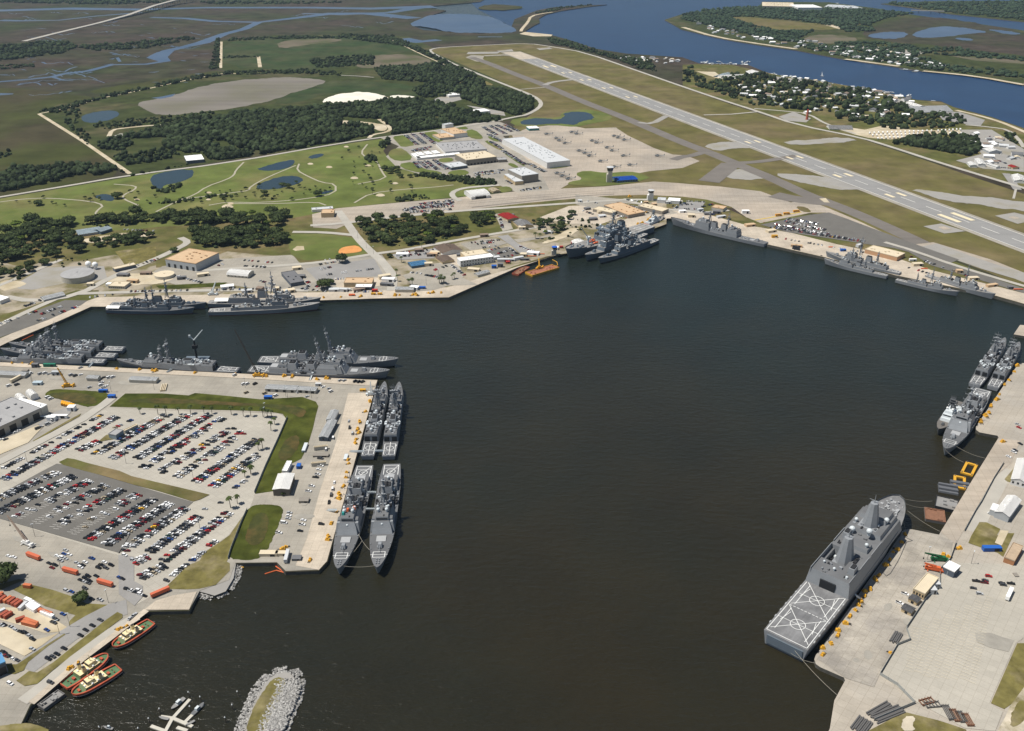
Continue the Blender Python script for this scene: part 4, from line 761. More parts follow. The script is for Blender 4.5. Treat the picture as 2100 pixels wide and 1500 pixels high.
def make_cruiser():
    r_ = random.Random(13); L, B = 173, 17.5; t = root_ship("cruiser"); X = lambda f: L / 2 - f
    bm = bmesh.new(); dz, hb = hullgen(bm, L, B, 5.8, 11.5, tr=.8, bulwark=1.2); link("hull", bm, [M_HAZE, M_DECK, M_BOOT], t); D = lambda f: dz((L - f) / L)
    z = D(90)
    for nm, f0, f1, h in (("forward_superstructure", 49, 76, 12.5), ("aft_superstructure", 106, 126, 10.5)):
        bm = bmesh.new(); box(bm, X(f1), X(f0), -8.2, 8.2, z - .4, z + h * .55, 0, .3, .6, .3, top=1); box(bm, X(f1 - 1), X(f0 + 1.5), -7.6, 7.6, z + h * .55, z + h, 0, .3, .5, .3, top=1)
        box(bm, X(f1 - 8), X(f0 + 4), -4.5, 4.5, z + h, z + h + 3, 0, .4, .6, .3, top=1); greeble(bm, X(f1 - 2), X(f0 + 3), -6.4, 6.4, z + h, 14, r_, 2.4); s = link(nm, bm, [M_HAZE, M_DECK, M_RADOME, M_BLACK], t)
        if f0 == 49:
            bm = bmesh.new(); box(bm, X(50.6), X(50.1), -6.4, 6.4, z + h - 2.2, z + h - .9); link("bridge_window", bm, M_GLASS, s)
    bm = bmesh.new(); box(bm, X(106), X(76), -6.4, 6.4, z - .3, z + 4.2, 0, 0, 0, .3, top=1); greeble(bm, X(104), X(78), -5.6, 5.6, z + 4.2, 40, r_, 2.4); link("midships_superstructure", bm, [M_HAZE, M_DECK, M_RADOME, M_BLACK], t)
    bm = bmesh.new(); greeble(bm, X(146), X(127), -6, 6, z, 10, r_, 1.0); greeble(bm, X(46), X(8), -3, 3, D(24) - .4, 12, r_, 1.2); join_into(t, "hull", bm, M_HAZE)
    for f in (81, 99):
        bm = bmesh.new(); box(bm, X(f + 5), X(f - 5), -4, 4, z + 4.2, z + 14.5, 0, 1, 1, .8); fo = link("funnel", bm, M_HAZE, t)
        bm = bmesh.new(); box(bm, X(f + 3.2), X(f - 3.2), -2.6, 2.6, z + 14.5, z + 15.4); link("funnel_cap", bm, M_BLACK, fo)
    bm = bmesh.new(); mast(bm, X(71), z + 12.5, 24, 2, .9, 4, 10); link("mast", bm, M_HAZE, t)
    bm = bmesh.new(); mast(bm, X(104), z + 4, 34, 2, 1.0, 5, 11); link("mast", bm, M_HAZE, t)
    for f, zf_, d_ in ((32, D(32) - .2, 1), (158, D(158), -1)):
        bm = bmesh.new(); gun(bm, X(f), zf_, 1.2, 0, d_); link("gun", bm, M_HAZE, t)
    for f0, f1 in ((38, 46), (146, 153)):
        bm = bmesh.new(); box(bm, X(f1), X(f0), -4, 4, D(f0) - .6, D(f0) + .4); link("missile_deck", bm, M_VLS, t)
    for f, y, zz, r in ((60, 0, z + 15.5, 1.6), (66, 3, z + 12.5, 1.4), (112, 0, z + 13.5, 1.6), (118, -3, z + 10.5, 1.2)):
        bm = bmesh.new(); dome(bm, X(f), y, zz, r); link("radome", bm, M_RADOME, t)
    bm = bmesh.new(); zf = D(136) + .1; rect(bm, X(144), X(129), -6, 6, .45, zf); ring(bm, X(136.5), 0, 3.2, .4, zf + .02); link("flight_deck_marking", bm, M_WHITE, t)
    return t, L
def make_warship(name, seed, L, B, hm, dm, bt, sup, masts, funnels, guns, fl=True, tent=None, domes=5, fs=5.4, fb=9.6, lattice=False):
    "visiting frigates: sup = (from bow, to bow, half beam, height) blocks stacked on the deck"
    r_ = random.Random(seed); t = root_ship(name); X = lambda f: L / 2 - f
    bm = bmesh.new(); dz, hb = hullgen(bm, L, B, fs, fb, tr=.75, sheer=.5); link("hull", bm, [hm, dm, bt], t); D = lambda f: dz((L - f) / L); z = D(L * .55)
    for f0, f1, hw, z0, z1 in sup:
        bm = bmesh.new(); box(bm, X(f1), X(f0), -hw, hw, z + z0 - .3, z + z1, 0, .3, 1.0, .3, top=1); greeble(bm, X(f1 - 1), X(f0 + 1.5), -hw * .8, hw * .8, z + z1, int((f1 - f0) * 1.1), r_, 1.9); link("superstructure", bm, [hm, dm, M_RADOME, M_BLACK], t)
    for f, h, z0 in masts:
        bm = bmesh.new(); mast(bm, X(f), z + z0, h, 1.5, 1.3 if lattice else .8, 4, 8); link("mast", bm, hm, t)
    for f, ln, hw, z0, h in funnels:
        bm = bmesh.new(); box(bm, X(f + ln / 2), X(f - ln / 2), -hw, hw, z + z0, z + z0 + h, 0, .8, .6, .5); fo = link("funnel", bm, hm, t)
        bm = bmesh.new(); box(bm, X(f + ln / 2 - 1.2), X(f - ln / 2 + 1.2), -hw * .7, hw * .7, z + z0 + h, z + z0 + h + .8); link("funnel_cap", bm, M_BLACK, fo)
    for f, zz in guns:
        bm = bmesh.new(); gun(bm, X(f), D(f) + zz, .95); link("gun", bm, hm, t)
    for k in range(domes):
        f0, f1, hw, z0, z1 = sup[k % len(sup)]
        bm = bmesh.new(); dome(bm, X(r_.uniform(f0 + 3, f1 - 3)), r_.uniform(-hw, hw) * .7, z + z1, r_.uniform(.9, 1.6)); link("radome", bm, M_RADOME, t)
    bm = bmesh.new(); greeble(bm, X(L * .22), X(6), -1.6, 1.6, D(L * .1) - .3, 9, r_, 1.2); greeble(bm, X(L - 2), X(L * .86), -B * .3, B * .3, D(L - 8), 6, r_, .8); join_into(t, "hull", bm, hm)
    if fl:
        bm = bmesh.new(); zf = D(L - 9) + .1; rect(bm, X(L - 2), X(L - 18), -B * .34, B * .34, .45, zf); ring(bm, X(L - 9), 0, 3, .4, zf + .02); link("flight_deck_marking", bm, M_WHITE, t)
    if tent:
        f0, f1 = tent; bm = bmesh.new(); hw = B * .36; zz = D(L - 8)
        for k in range(6):
            y0, y1 = lerp(-hw, hw, k / 6), lerp(-hw, hw, (k + 1) / 6); a = lambda y: zz + 2.6 + 1.6 * (1 - (y / hw) ** 2)
            quad(bm, (X(f1), y0, a(y0)), (X(f0), y0, a(y0)), (X(f0), y1, a(y1)), (X(f1), y1, a(y1)))
        for x in (X(f1), X((f0 + f1) / 2), X(f0)):
            for y in (-hw, hw): cyl(bm, (x, y, zz), (x, y, zz + 2.7), .12, .12, 5)
        link("awning", bm, M_CANVAS, t)
    return t, L
def make_transport_dock():
    r_ = random.Random(14); L, B = 208, 32; t = root_ship("transport_dock"); X = lambda f: L / 2 - f
    bm = bmesh.new(); dz, hb = hullgen(bm, L, B, 11.5, 17.5, tr=.96, sb=.74, tp=.55, sheer=.3, flare=.9, bulwark=1.6); link("hull", bm, [M_HAZE, mat('worn_flight_deck', (0.2, 0.2, 0.2), 0.85, 0.2, 0.15, (0.155, 0.155, 0.157), 0.05, spec=0.2, streak=(0, .04, .6, .1)), M_BOOT], t); D = lambda f: dz((L - f) / L)
    zd = 11.6
    bm = bmesh.new(); HW = 15.9
    # the slab-sided house runs from the hangar face to the bridge; sides lean in
    box(bm, X(142), X(124), -HW, HW, zd - .5, zd + 11.5, 0, 1.6, 0, 1.5, top=1)
    box(bm, X(124), X(104), -HW, -4.5, zd - .5, zd + 11.5, 0, 0, 0, 1.5, 0.0, top=1)
    box(bm, X(124), X(104), 11.2, HW, zd - .5, zd + 8.5, 0, 0, 0, 0.0, 1.2, top=1)
    box(bm, X(124), X(104), -4.5, 11.2, zd - .5, zd + 3.0, 0, top=1)
    box(bm, X(104), X(36), -HW, HW, zd - .5, zd + 11.5, 0, 0, 5.5, 1.5, top=1)
    box(bm, X(78), X(42), -12.6, 12.6, zd + 11.5, zd + 15, 0, .6, 1.6, .8, top=1); box(bm, X(62), X(44), -10, 10, zd + 15, zd + 18.4, 0, .6, 1.2, .8, top=1)
    box(bm, X(100), X(90), -11, 4, zd + 11.5, zd + 14.5, 0, .4, .4, .4, top=1)
    for x0, x1, y0, y1 in ((X(141), X(104), -14.3, -13.9), (X(141), X(104), 13.7, 14.1), (X(100), X(80), -14.3, -13.9), (X(100), X(80), 13.9, 14.3)): box(bm, x0, x1, y0, y1, zd + 11.4 if x1 > 0 or y0 < 0 else zd + 8.4, zd + 12.7)
    greeble(bm, X(140), X(126), -12, 12, zd + 11.5, 10, r_, 1.6); greeble(bm, X(100), X(80), -12, 12, zd + 11.5, 14, r_, 1.8); greeble(bm, X(122), X(106), -2, 10, zd + 3, 12, r_, 2.2); greeble(bm, X(76), X(64), -10, 10, zd + 15, 8, r_, 1.6)
    s = link("superstructure", bm, [M_HAZE, M_DECK, M_RADOME, M_BLACK], t)
    bm = bmesh.new(); box(bm, X(142.3), X(141.2), -5.6, 5.6, zd + .1, zd + 6.6); link("hangar_door", bm, M_DARK, t)
    bm = bmesh.new(); box(bm, X(44.6), X(43.7), -8.2, 8.2, zd + 16, zd + 17.4); link("bridge_window", bm, M_GLASS, s)
    for f, h, w_ in ((113, 21, 6.6), (66, 19, 6.2)):                   # two enclosed octagonal masts
        bm = bmesh.new(); zb = zd + (8 if f == 113 else 15); n = 8; A_ = []; B_ = []
        for i in range(n):
            a = 2 * math.pi * (i + .5) / n
            A_.append(bm.verts.new((X(f) + w_ * 1.12 * math.cos(a), w_ * math.sin(a), zb))); B_.append(bm.verts.new((X(f) + w_ * .52 * math.cos(a), w_ * .46 * math.sin(a), zb + h)))
        for i in range(n): bm.faces.new((A_[i], A_[(i + 1) % n], B_[(i + 1) % n], B_[i]))
        bm.faces.new(B_); cyl(bm, (X(f), 0, zb + h), (X(f), 0, zb + h + 7), .4, .15, 6)
        cyl(bm, (X(f), -4, zb + h + 2), (X(f), 4, zb + h + 2), .2, .2, 5)
        box(bm, X(f) - 8, X(f) + 8, -7, 7, zd + 3 if f == 113 else zb - .5, zb + .02); link("enclosed_mast", bm, M_HAZE, t)
    for f, y, zz, r in ((81, -4.5, zd + 15, 2.3), (81, 8, zd + 11.5, 2.3), (58, -9, zd + 15, 2.0), (70, 9.5, zd + 15, 1.4), (96, -8.5, zd + 14.5, 1.4), (133, 0, zd + 11.5, 1.1), (129, 9, zd + 11.5, .9)):
        bm = bmesh.new(); dome(bm, X(f), y, zz, r); link("radome", bm, M_RADOME, t)
    for f in (88, 127):
        bm = bmesh.new(); y = 9 if f == 88 else -11; box(bm, X(f + 4), X(f - 4), y - 2.4, y + 2.4, zd + 11.5, zd + 16.5, 0, .6, .6, .4); fo = link("funnel", bm, M_HAZE, t)
        bm = bmesh.new(); box(bm, X(f + 2.6), X(f - 2.6), y - 1.5, y + 1.5, zd + 16.5, zd + 17.2); link("funnel_cap", bm, M_BLACK, fo)
    bm = bmesh.new()                                                    # flight deck markings
    z = zd + .12; x0, x1 = X(206.5), X(143); yy = 14.2
    seg(bm, x0, -yy, x1, -yy, .5, z); seg(bm, x0, yy, x1, yy, .5, z); seg(bm, x0, -yy, x0, yy, .5, z)
    for cx in (X(158), X(189)):
        ring(bm, cx, 0, 5, .45, z + .02, 32)
        seg(bm, cx - 14, -13.5, cx + 15, 13.0, .42, z + .03); seg(bm, cx - 14, 13.0, cx + 15, -13.5, .42, z + .04); seg(bm, cx, -yy, cx, yy, .4, z + .02)
        seg(bm, cx - 3, -11.5, cx + 9, -9, .38, z + .05); seg(bm, cx - 3, 11.5, cx + 9, 9, .38, z + .05)
        for q in (-1, 1): seg(bm, cx - 13, q * 10.6, cx + 13, q * 10.6, .45, z + .01)
    for i in range(10): seg(bm, X(173.5), -13 + i * 2.7, X(173.5), -11.2 + i * 2.7, .5, z + .02)
    link("flight_deck_marking", bm, M_WHITE, t)
    bm = bmesh.new(); box(bm, X(208.6), X(207.4), -12.6, 12.6, 2.5, 9.2); link("stern_gate", bm, M_HAZE2, t)
    bm = bmesh.new(); greeble(bm, X(30), X(8), -8, 8, D(16), 26, r_, 1.0); 
    for f in (10, 16, 22): 
        for sy in (-1, 1): cyl(bm, (X(f), sy * 3, D(f)), (X(f), sy * 3, D(f) + 1.6), .8)
    for f in range(150, 206, 8):
        for sy in (-1, 1): box(bm, X(f) - 1.1, X(f) + 1.1, sy * 15.6 - .4, sy * 15.6 + .4, zd - .6, zd + .25)
    join_into(t, "hull", bm, M_VLS)
    for sy in (-1, 1):
        bm = bmesh.new(); rhib(bm, X(112), sy * 9 + 1, zd + 3.2 if sy > 0 else zd + 11.6, 9); link("boat", bm, M_BLACK, t)
    return t, L

def place(ship, bow, hb_, stern, hs_, label, cat, group=None, fit=True, zk=1.0):
    r, L = ship; A, B_ = P(*bow, hb_), P(*stern, hs_); A.z = B_.z = 0; d = A - B_
    r.location = (A + B_) / 2; r.rotation_euler = (0, 0, math.atan2(d.y, d.x))
    if fit: k = d.length / L; r.scale = (k, k, k * zk)
    return tag(r, label, cat, group)
GR_D, GR_F = "grey guided missile destroyers moored at the piers", "grey frigates with long box superstructures moored at the piers"
d0, DL = make_destroyer()
dspec = [((772.7, 1164), (803.9, 951.7), "grey destroyer on the outer side of the near pair at the finger pier"),
         ((692.6, 1166), (748.4, 954.3), "grey destroyer with teal and orange covers amidships, tied to the finger pier side"),
         ((799.7, 759), (511.7, 756), "grey destroyer lying against the quay beside the tall yellow mobile crane"),
         ((817.7, 734.9), (531.4, 737.1), "grey destroyer nested outside its sister at the upper quay, tallest mast in the basin"),
         ((1938.7, 920.7), (2017, 799), "dark grey destroyer on the eastern pier with a white patrol ship alongside")]
for i, (b, s, lab) in enumerate(dspec):
    o = d0 if i == 0 else copy_tree(d0); place((o, DL), b, 10, s, 5.5, lab, "destroyer", GR_D)
    if i == 1:
        for (f, y, c) in ((66, 4, M_ORNG), (58, -4, mat("teal_cover", (0.03, 0.3, 0.27), 0.8)), (63, -1, M_ORNG)):
            bm = bmesh.new(); box(bm, 77 - f - 1.6, 77 - f + 1.6, y - 1.2, y + 1.2, 19, 21.2, 0, .5, .5, .4); link("canvas_cover", bm, c, o)
f0_, FL = make_frigate()
fspec = [((789, 783), (753.6, 936), "grey frigate against the finger pier with a bare rust stained flight deck"),
         ((818.7, 783.8), (796.8, 936.2), "grey frigate on the outer side of the finger pier with a white ringed flight deck"),
         ((239, 736.7), (489, 759), "single grey frigate with bright white flight deck grid below the pale floating crane"),
         ((17, 702), (253.8, 715.6), "outermost of three frigates nested in the western corner"),
         ((0, 714), (237.7, 729), "middle of three frigates nested in the western corner"),
         ((-15, 731), (215.4, 740), "innermost of three frigates nested against the western quay edge"),
         ((2061.3, 692.7), (1998.7, 788.7), "outer of two frigates side by side at the eastern pier head"),
         ((2090.7, 700.7), (2036, 794), "inner of two frigates at the eastern pier head, touching the pier")]
for i, (b, s, lab) in enumerate(fspec):
    o = f0_ if i == 0 else copy_tree(f0_); place((o, FL), b, 9.2, s, 4.5, lab, "frigate", GR_F)
place(make_cruiser(), (1376, 446.3), 11.5, (1571.4, 498.9), 5.6, "pale grey cruiser with two block superstructures on the north-east quay below the ramp", "cruiser")
place(make_transport_dock(), (1844, 1017), 18, (1610.7, 1313), 11.5, "large grey transport dock ship with white crossed flight deck lines and two pyramid masts", "amphibious ship")
SUPA = [(34, 62, 5.6, 0, 4.5), (36, 50, 4.8, 4.5, 9), (62, 100, 5.2, 0, 3.6), (84, 100, 5.2, 3.6, 6)]
va = make_warship("visiting_frigate", 21, 122, 13.5, M_HAZE2, M_DECK, M_BOOTR, SUPA, [(54, 26, 9), (80, 16, 4)], [(68, 9, 2.6, 3.6, 6)], [(20, 0)], tent=(103, 121), fl=False)
place(va, (399, 630.6), 8.5, (219.4, 634), 4.5, "dark blue-grey frigate with a white awning over its stern at the western quay", "frigate")
vb = make_warship("visiting_frigate", 22, 128, 14, M_HAZE2, M_DECK, M_BOOTR, [(30, 58, 5.8, 0, 5), (34, 48, 5, 5, 10), (70, 106, 5.6, 0, 5)], [(50, 28, 10), (78, 20, 5)], [(64, 10, 3, 4, 7)], [(17, 0), (24, 0)], fl=True)
place(vb, (424, 621), 8.5, (228, 624), 4.5, "dark blue-grey frigate berthed inside the one with the white awning", "frigate")
vc = make_warship("visiting_frigate", 23, 130, 14.5, M_HAZE, M_DECKL, M_BOOTR, [(38, 66, 6, 0, 4.6), (42, 56, 5.4, 4.6, 9.5), (66, 104, 5.4, 0, 3.8)], [(60, 28, 6), (50, 20, 9.5)], [(74, 9, 2.8, 3.8, 8)], [(24, 0), (30, 0)], domes=8)
place(vc, (657, 622.6), 8.5, (428.6, 638.6), 4.5, "grey visiting frigate, outer ship of the eastern pair at the western quay", "frigate")
vd = make_warship("visiting_frigate", 24, 126, 14, M_HAZE, M_DECKL, M_BOOTR, [(30, 60, 5.8, 0, 5), (34, 50, 5.2, 5, 10), (74, 102, 5.8, 0, 6.5)], [(52, 27, 10), (82, 18, 5)], [(66, 9, 2.8, 5, 8)], [(18, 0)], tent=(103, 118), fl=False, domes=8)
place(vd, (659, 613.5), 8.5, (428, 622), 4.5, "grey visiting frigate with a small white stern awning, inner ship against the western quay", "frigate")
ve = make_warship("visiting_frigate", 25, 132, 14.5, M_HAZE2, M_DECKL, M_BOOT, [(34, 64, 6, 0, 5), (40, 54, 5.4, 5, 10), (64, 108, 6.6, 0, 5.4)], [(56, 26, 10), (82, 18, 5.4)], [(72, 10, 3, 5.4, 7)], [(20, 0)], domes=10)
place(ve, (1227, 531), 8.5, (1346.5, 492), 4.5, "blue-grey frigate, outermost of the three ships nested below the harbour office", "frigate")
vf = make_warship("visiting_frigate", 26, 124, 13.5, M_HAZE2, M_DECKL, M_BOOT, [(30, 60, 5.8, 0, 5), (34, 52, 5.2, 5, 11), (38, 48, 3.4, 11, 15), (66, 100, 5.6, 0, 5)], [(48, 20, 15), (78, 18, 5)], [(66, 9, 2.8, 5, 7)], [(18, 0)], domes=8)
place(vf, (1199.5, 526.4), 8.5, (1322, 481), 4.5, "blue-grey frigate with a stepped tower bridge, middle of the three nested ships", "frigate")
def make_landing_ship():
    r_ = random.Random(15); L, B = 150, 22; t = root_ship("landing_ship"); X = lambda f: L / 2 - f
    bm = bmesh.new(); dz, hb = hullgen(bm, L, B, 8, 12, tr=.9, sb=.74, tp=.5, bulwark=1.2); link("hull", bm, [M_HAZE2, M_DECKL, M_BOOT], t); D = lambda f: dz((L - f) / L); z = D(70)
    bm = bmesh.new(); box(bm, X(104), X(58), -10, 10, z - .3, z + 5, 0, .3, .8, .3, top=1); box(bm, X(96), X(62), -9.5, 9.5, z + 5, z + 9, 0, .3, .8, .3, top=1); box(bm, X(90), X(66), -8, 8, z + 9, z + 13, 0, .4, 1, .4, top=1); box(bm, X(76), X(64), -12, 12, z + 10.5, z + 12.5, bottom=True); box(bm, X(84), X(72), -4, 4, z + 13, z + 16, 0, .4, .6, .4, top=1)
    greeble(bm, X(103), X(59), -9.6, 9.6, z + 5, 50, r_, 3); greeble(bm, X(95), X(63), -9, 9, z + 9, 30, r_, 3); greeble(bm, X(88), X(68), -7, 7, z + 13, 20, r_, 3); s = link("superstructure", bm, [M_HAZE2, M_DECKL, M_RADOME, M_BLACK], t)
    bm = bmesh.new(); box(bm, X(65.4), X(64.6), -7.5, 7.5, z + 10.8, z + 12); link("bridge_window", bm, M_GLASS, s)
    bm = bmesh.new(); mast(bm, X(80), z + 16, 16, 2, 1, 4, 9); link("mast", bm, M_HAZE2, t)
    bm = bmesh.new(); box(bm, X(100), X(92), -4, 4, z + 9, z + 16, 0, .8, .8, .6); fo = link("funnel", bm, M_HAZE2, t)
    bm = bmesh.new(); box(bm, X(98.4), X(93.6), -2.6, 2.6, z + 16, z + 17); link("funnel_cap", bm, M_BLACK, fo)
    bm = bmesh.new(); cyl(bm, (X(34), 3, D(34)), (X(34), 3, D(34) + 9), 1.3, 1.1); cyl(bm, (X(34), 3, D(34) + 8.6), (X(18), 6, D(34) + 24), .6, .35, 6); box(bm, X(36), X(32), 1, 5, D(34) + 8, D(34) + 10); link("deck_crane", bm, M_RADOME, t)
    for f, y in ((44, 5), (50, -5), (46, -2)):
        bm = bmesh.new(); rhib(bm, X(f), y, D(f) + .6, 9); link("boat", bm, M_ORNG, t)
    bm = bmesh.new(); greeble(bm, X(28), X(8), -6, 6, D(18), 18, r_, 1.6); greeble(bm, X(56), X(38), -8, 8, D(46), 14, r_, 2.6); join_into(t, "hull", bm, M_HAZE2)
    bm = bmesh.new(); zf = D(130) + .1; rect(bm, X(148), X(108), -8.6, 8.6, .5, zf); seg(bm, X(148), -3, X(108), -3, .4, zf); seg(bm, X(148), 3, X(108), 3, .4, zf); ring(bm, X(128), 0, 4, .45, zf + .02); link("flight_deck_marking", bm, M_WHITE, t)
    for f, y in ((70, -10), (70, 10), (84, 6), (62, 0)):
        bm = bmesh.new(); dome(bm, X(f), y, z + 12.5 if abs(y) > 8 else z + 13, 1.4); link("radome", bm, M_RADOME, t)
    return t, L
place(make_landing_ship(), (1161, 517), 11, (1330, 464), 8, "tall blue-grey landing ship with orange boats on its foredeck, innermost of the nested trio", "landing ship")
def make_cutter(hm, dm, seed, L=60, B=10, orange=True):
    r_ = random.Random(seed); t = root_ship("patrol_ship"); X = lambda f: L / 2 - f
    bm = bmesh.new(); dz, hb = hullgen(bm, L, B, 3.2, 5.6, tr=.85, bulwark=.8); link("hull", bm, [hm, dm, M_BOOT], t); D = lambda f: dz((L - f) / L); z = D(30)
    bm = bmesh.new(); box(bm, X(44), X(18), -4, 4, z - .2, z + 2.8, 0, .2, .8, .2, top=1); box(bm, X(34), X(20), -3.6, 3.6, z + 2.8, z + 5.4, 0, .3, .8, .3, top=1); box(bm, X(29), X(22), -2.8, 2.8, z + 5.4, z + 7.4, 0, .3, .6, .3, top=1); greeble(bm, X(43), X(24), -3, 3, z + 2.8, 14, r_, 1.4); s = link("superstructure", bm, [M_RADOME, M_RADOME], t)
    bm = bmesh.new(); box(bm, X(20.9), X(20.4), -2.9, 2.9, z + 4, z + 4.9); link("bridge_window", bm, M_GLASS, s)
    bm = bmesh.new(); mast(bm, X(28), z + 7, 11, 1, .5, 3, 5); link("mast", bm, hm, t)
    bm = bmesh.new(); box(bm, X(39), X(35), -1.6, 1.6, z + 2.8, z + 5.6, 0, .4, .4, .3); link("funnel", bm, hm, t)
    for f, y in ((46, 2), (47, -2)):
        bm = bmesh.new(); rhib(bm, X(f), y, D(f) + .5, 6); link("boat", bm, M_ORNG if orange else M_RADOME, t)
    bm = bmesh.new(); gun(bm, X(11), D(11), .6); greeble(bm, X(58), X(50), -3, 3, D(54), 8, r_, 1.2); join_into(t, "hull", bm, hm)
    for f, y in ((25, 2), (31, -2), (26, -2)):
        bm = bmesh.new(); dome(bm, X(f), y, z + 7.2, .8); link("radome", bm, M_CANVAS, t)
    return t, L
place(make_cutter(M_HAZE2, M_DECKL, 31), (1362, 444), 5.5, (1313, 469), 3, "small grey cutter with orange boats on its afterdeck in the northern corner of the basin", "patrol ship")
place(make_cutter(mat("dark_hull_paint", (0.1, 0.105, 0.11), 0.6), M_DECKR, 32, orange=False), (1924, 884.7), 5.5, (1969, 826), 3, "small patrol ship with white upperworks tied outside the eastern destroyer", "patrol ship")
SUPN = [(32, 60, 5.8, 0, 5), (36, 50, 5, 5, 9.5), (62, 100, 5.4, 0, 4)]
for sd, b, s, lab in ((41, (1690, 530), (1820, 566), "pale grey visiting frigate, outer ship of the pair left of the tan warehouse quay"), (42, (1693, 519), (1846, 562), "grey visiting frigate half hidden on the inner side of the left eastern pair"),
                      (43, (1968, 597), (1838, 573), "pale grey frigate, outer ship of the right pair on the eastern quay"), (44, (2042, 604), (1900, 565), "pale grey frigate reaching furthest right on the eastern quay, inner ship of its pair")):
    v = make_warship("visiting_frigate", sd, 120 + sd % 3 * 4, 13.5, M_HAZE, M_DECKL, M_BOOT, SUPN, [(54, 24, 9), (82, 15, 4)], [(70, 9, 2.7, 4, 6)], [(19, 0)], domes=7)
    place(v, b, 8.5, s, 4.5, lab, "frigate", zk=1.3)
bm = bmesh.new(); L = 80; prof = [(-40, .4), (-32, 2.2), (-20, 3.6), (0, 4.2), (22, 4.1), (34, 3.0), (40, .6)]
sv = []
for x, r in prof:
    sv.append([bm.verts.new((x, r * math.cos(a), max(-1.4, r * .62 * math.sin(a)) + .3)) for a in [i * math.pi / 5 - .35 for i in range(7)]])
for i in range(len(sv) - 1):
    for j in range(6): bm.faces.new((sv[i][j], sv[i + 1][j], sv[i + 1][j + 1], sv[i][j + 1]))
subr = root_ship("submarine"); link("hull", bm, mat("submarine_black", (0.03, 0.032, 0.035), 0.5, 0.2, 0.3), subr, smooth=True)
bm = bmesh.new(); box(bm, -4, 8, -1.3, 1.3, 2.2, 8.2, 0, 1.4, .8, .4); box(bm, 3, 5, -3.6, 3.6, 5.4, 5.8); cyl(bm, (2, 0, 8), (2, 0, 11.5), .3); cyl(bm, (4, .4, 8), (4, .4, 10.5), .25); link("sail", bm, MATS["submarine_black"], subr)
bm = bmesh.new(); box(bm, -38, -34, -.4, .4, 0, 4, 0, 1, .3); link("rudder", bm, MATS["submarine_black"], subr)
place((subr, L), (1582, 503), 1, (1690, 530), 1, "black submarine with a small sail lying low against the north-east quay", "submarine")
# tugs
def make_tug():
    L, B = 33, 11; t = root_ship("tugboat"); X = lambda f: L / 2 - f; r_ = random.Random(3)
    M_RED, M_GRN, M_BUFF = mat("tug_red", (0.42, 0.085, 0.04), 0.7, .25, .5), mat("tug_green_deck", (0.085, 0.165, 0.08), 0.85, .25, .5), mat("tug_buff", (0.74, 0.62, 0.36), 0.6, .05, .5)
    bm = bmesh.new(); dz, hb = hullgen(bm, L, B, 2.0, 3.2, tr=.8, sb=.66, tp=.5, wl_bow=.97); h = link("hull", bm, [mat("tug_hull", (0.05, 0.04, 0.04), .7), M_GRN, M_BOOT], t); D = lambda f: dz((L - f) / L)
    bm = bmesh.new()                                                   # red rubbing band and bulwark all round
    pts = [(s * L - L / 2, hb(s), dz(s)) for s in [i / 24 for i in range(25)]]
    for sg in (1, -1):
        for a, b in zip(pts, pts[1:]):
            q = [Vector((p[0], sg * (p[1] + o), p[2] + zz)) for o, zz in ((.55, -.6), (.55, 1.1), (-.6, 1.1), (-.6, -.2)) for p in (a, b)]
            quad(bm, q[0], q[1], q[3], q[2]); quad(bm, q[2], q[3], q[5], q[4]); quad(bm, q[4], q[5], q[7], q[6])
    box(bm, -L / 2 - .4, -L / 2 + .2, -hb(0), hb(0), 1.4, 3.0); link("bulwark", bm, M_RED, t)
    bm = bmesh.new()
    for sg in (1, -1):
        for a, b in zip(pts, pts[1:]): quad(bm, (a[0], sg * (a[1] + .57), a[2] - .95), (b[0], sg * (b[1] + .57), b[2] - .95), (b[0], sg * (b[1] + .57), b[2] - .62), (a[0], sg * (a[1] + .57), a[2] - .62))
    link("white_band", bm, M_WHITE, t)
    bm = bmesh.new(); box(bm, X(23.5), X(6.5), -4.3, 4.3, 2.2, 5.0, 0, .3, 1.6, .4, top=1); link("deckhouse", bm, [mat("tug_house_green", (.17, .22, .11), .7), M_BUFF], t)
    bm = bmesh.new(); box(bm, X(15.5), X(9.6), -2.7, 2.7, 5.0, 7.6, 0, .4, .7, .35); ph = link("wheelhouse", bm, M_BUFF, t)
    bm = bmesh.new(); box(bm, X(15.7), X(9.5), -2.55, 2.55, 6.1, 7.0, 0, .25, .3, .2); link("wheelhouse_window", bm, M_GLASS, ph)
    for sy in (-1, 1):
        bm = bmesh.new(); box(bm, X(20.5), X(17.8), sy * 2.5 - .8, sy * 2.5 + .8, 5.0, 8.4, 0, .2, .2, .1); fo = link("funnel", bm, M_BUFF, t)
        bm = bmesh.new(); box(bm, X(20.2), X(18.1), sy * 2.5 - .6, sy * 2.5 + .6, 8.4, 8.9); link("funnel_cap", bm, M_BLACK, fo)
    bm = bmesh.new()
    for f, y in ((8.6, 1.6), (8.6, -1.6), (17, 3.1), (17, -3.1), (13, 3.3), (13, -3.3), (21.5, 1)): ball(bm, (X(f), y, 5.3), .85, 0, 1)
    link("life_raft", bm, M_CANVAS, t)
    bm = bmesh.new(); cyl(bm, (X(12.5), 0, 7.6), (X(12.8), 0, 13), .25, .12, 6); cyl(bm, (X(12.6), -1.6, 10.4), (X(12.6), 1.6, 10.4), .1, .1, 5); link("mast", bm, M_BUFF, t)
    bm = bmesh.new(); box(bm, X(26.5), X(24.8), -1.2, 1.2, 2.1, 3.4); cyl(bm, (X(29), -1.6, 2), (X(29), -1.6, 3.1), .35); cyl(bm, (X(29), 1.6, 2), (X(29), 1.6, 3.1), .35); box(bm, X(5.6), X(4), -1.3, 1.3, 2.7, 3.9); join_into(t, "bulwark", bm, M_RED)
    return t, L
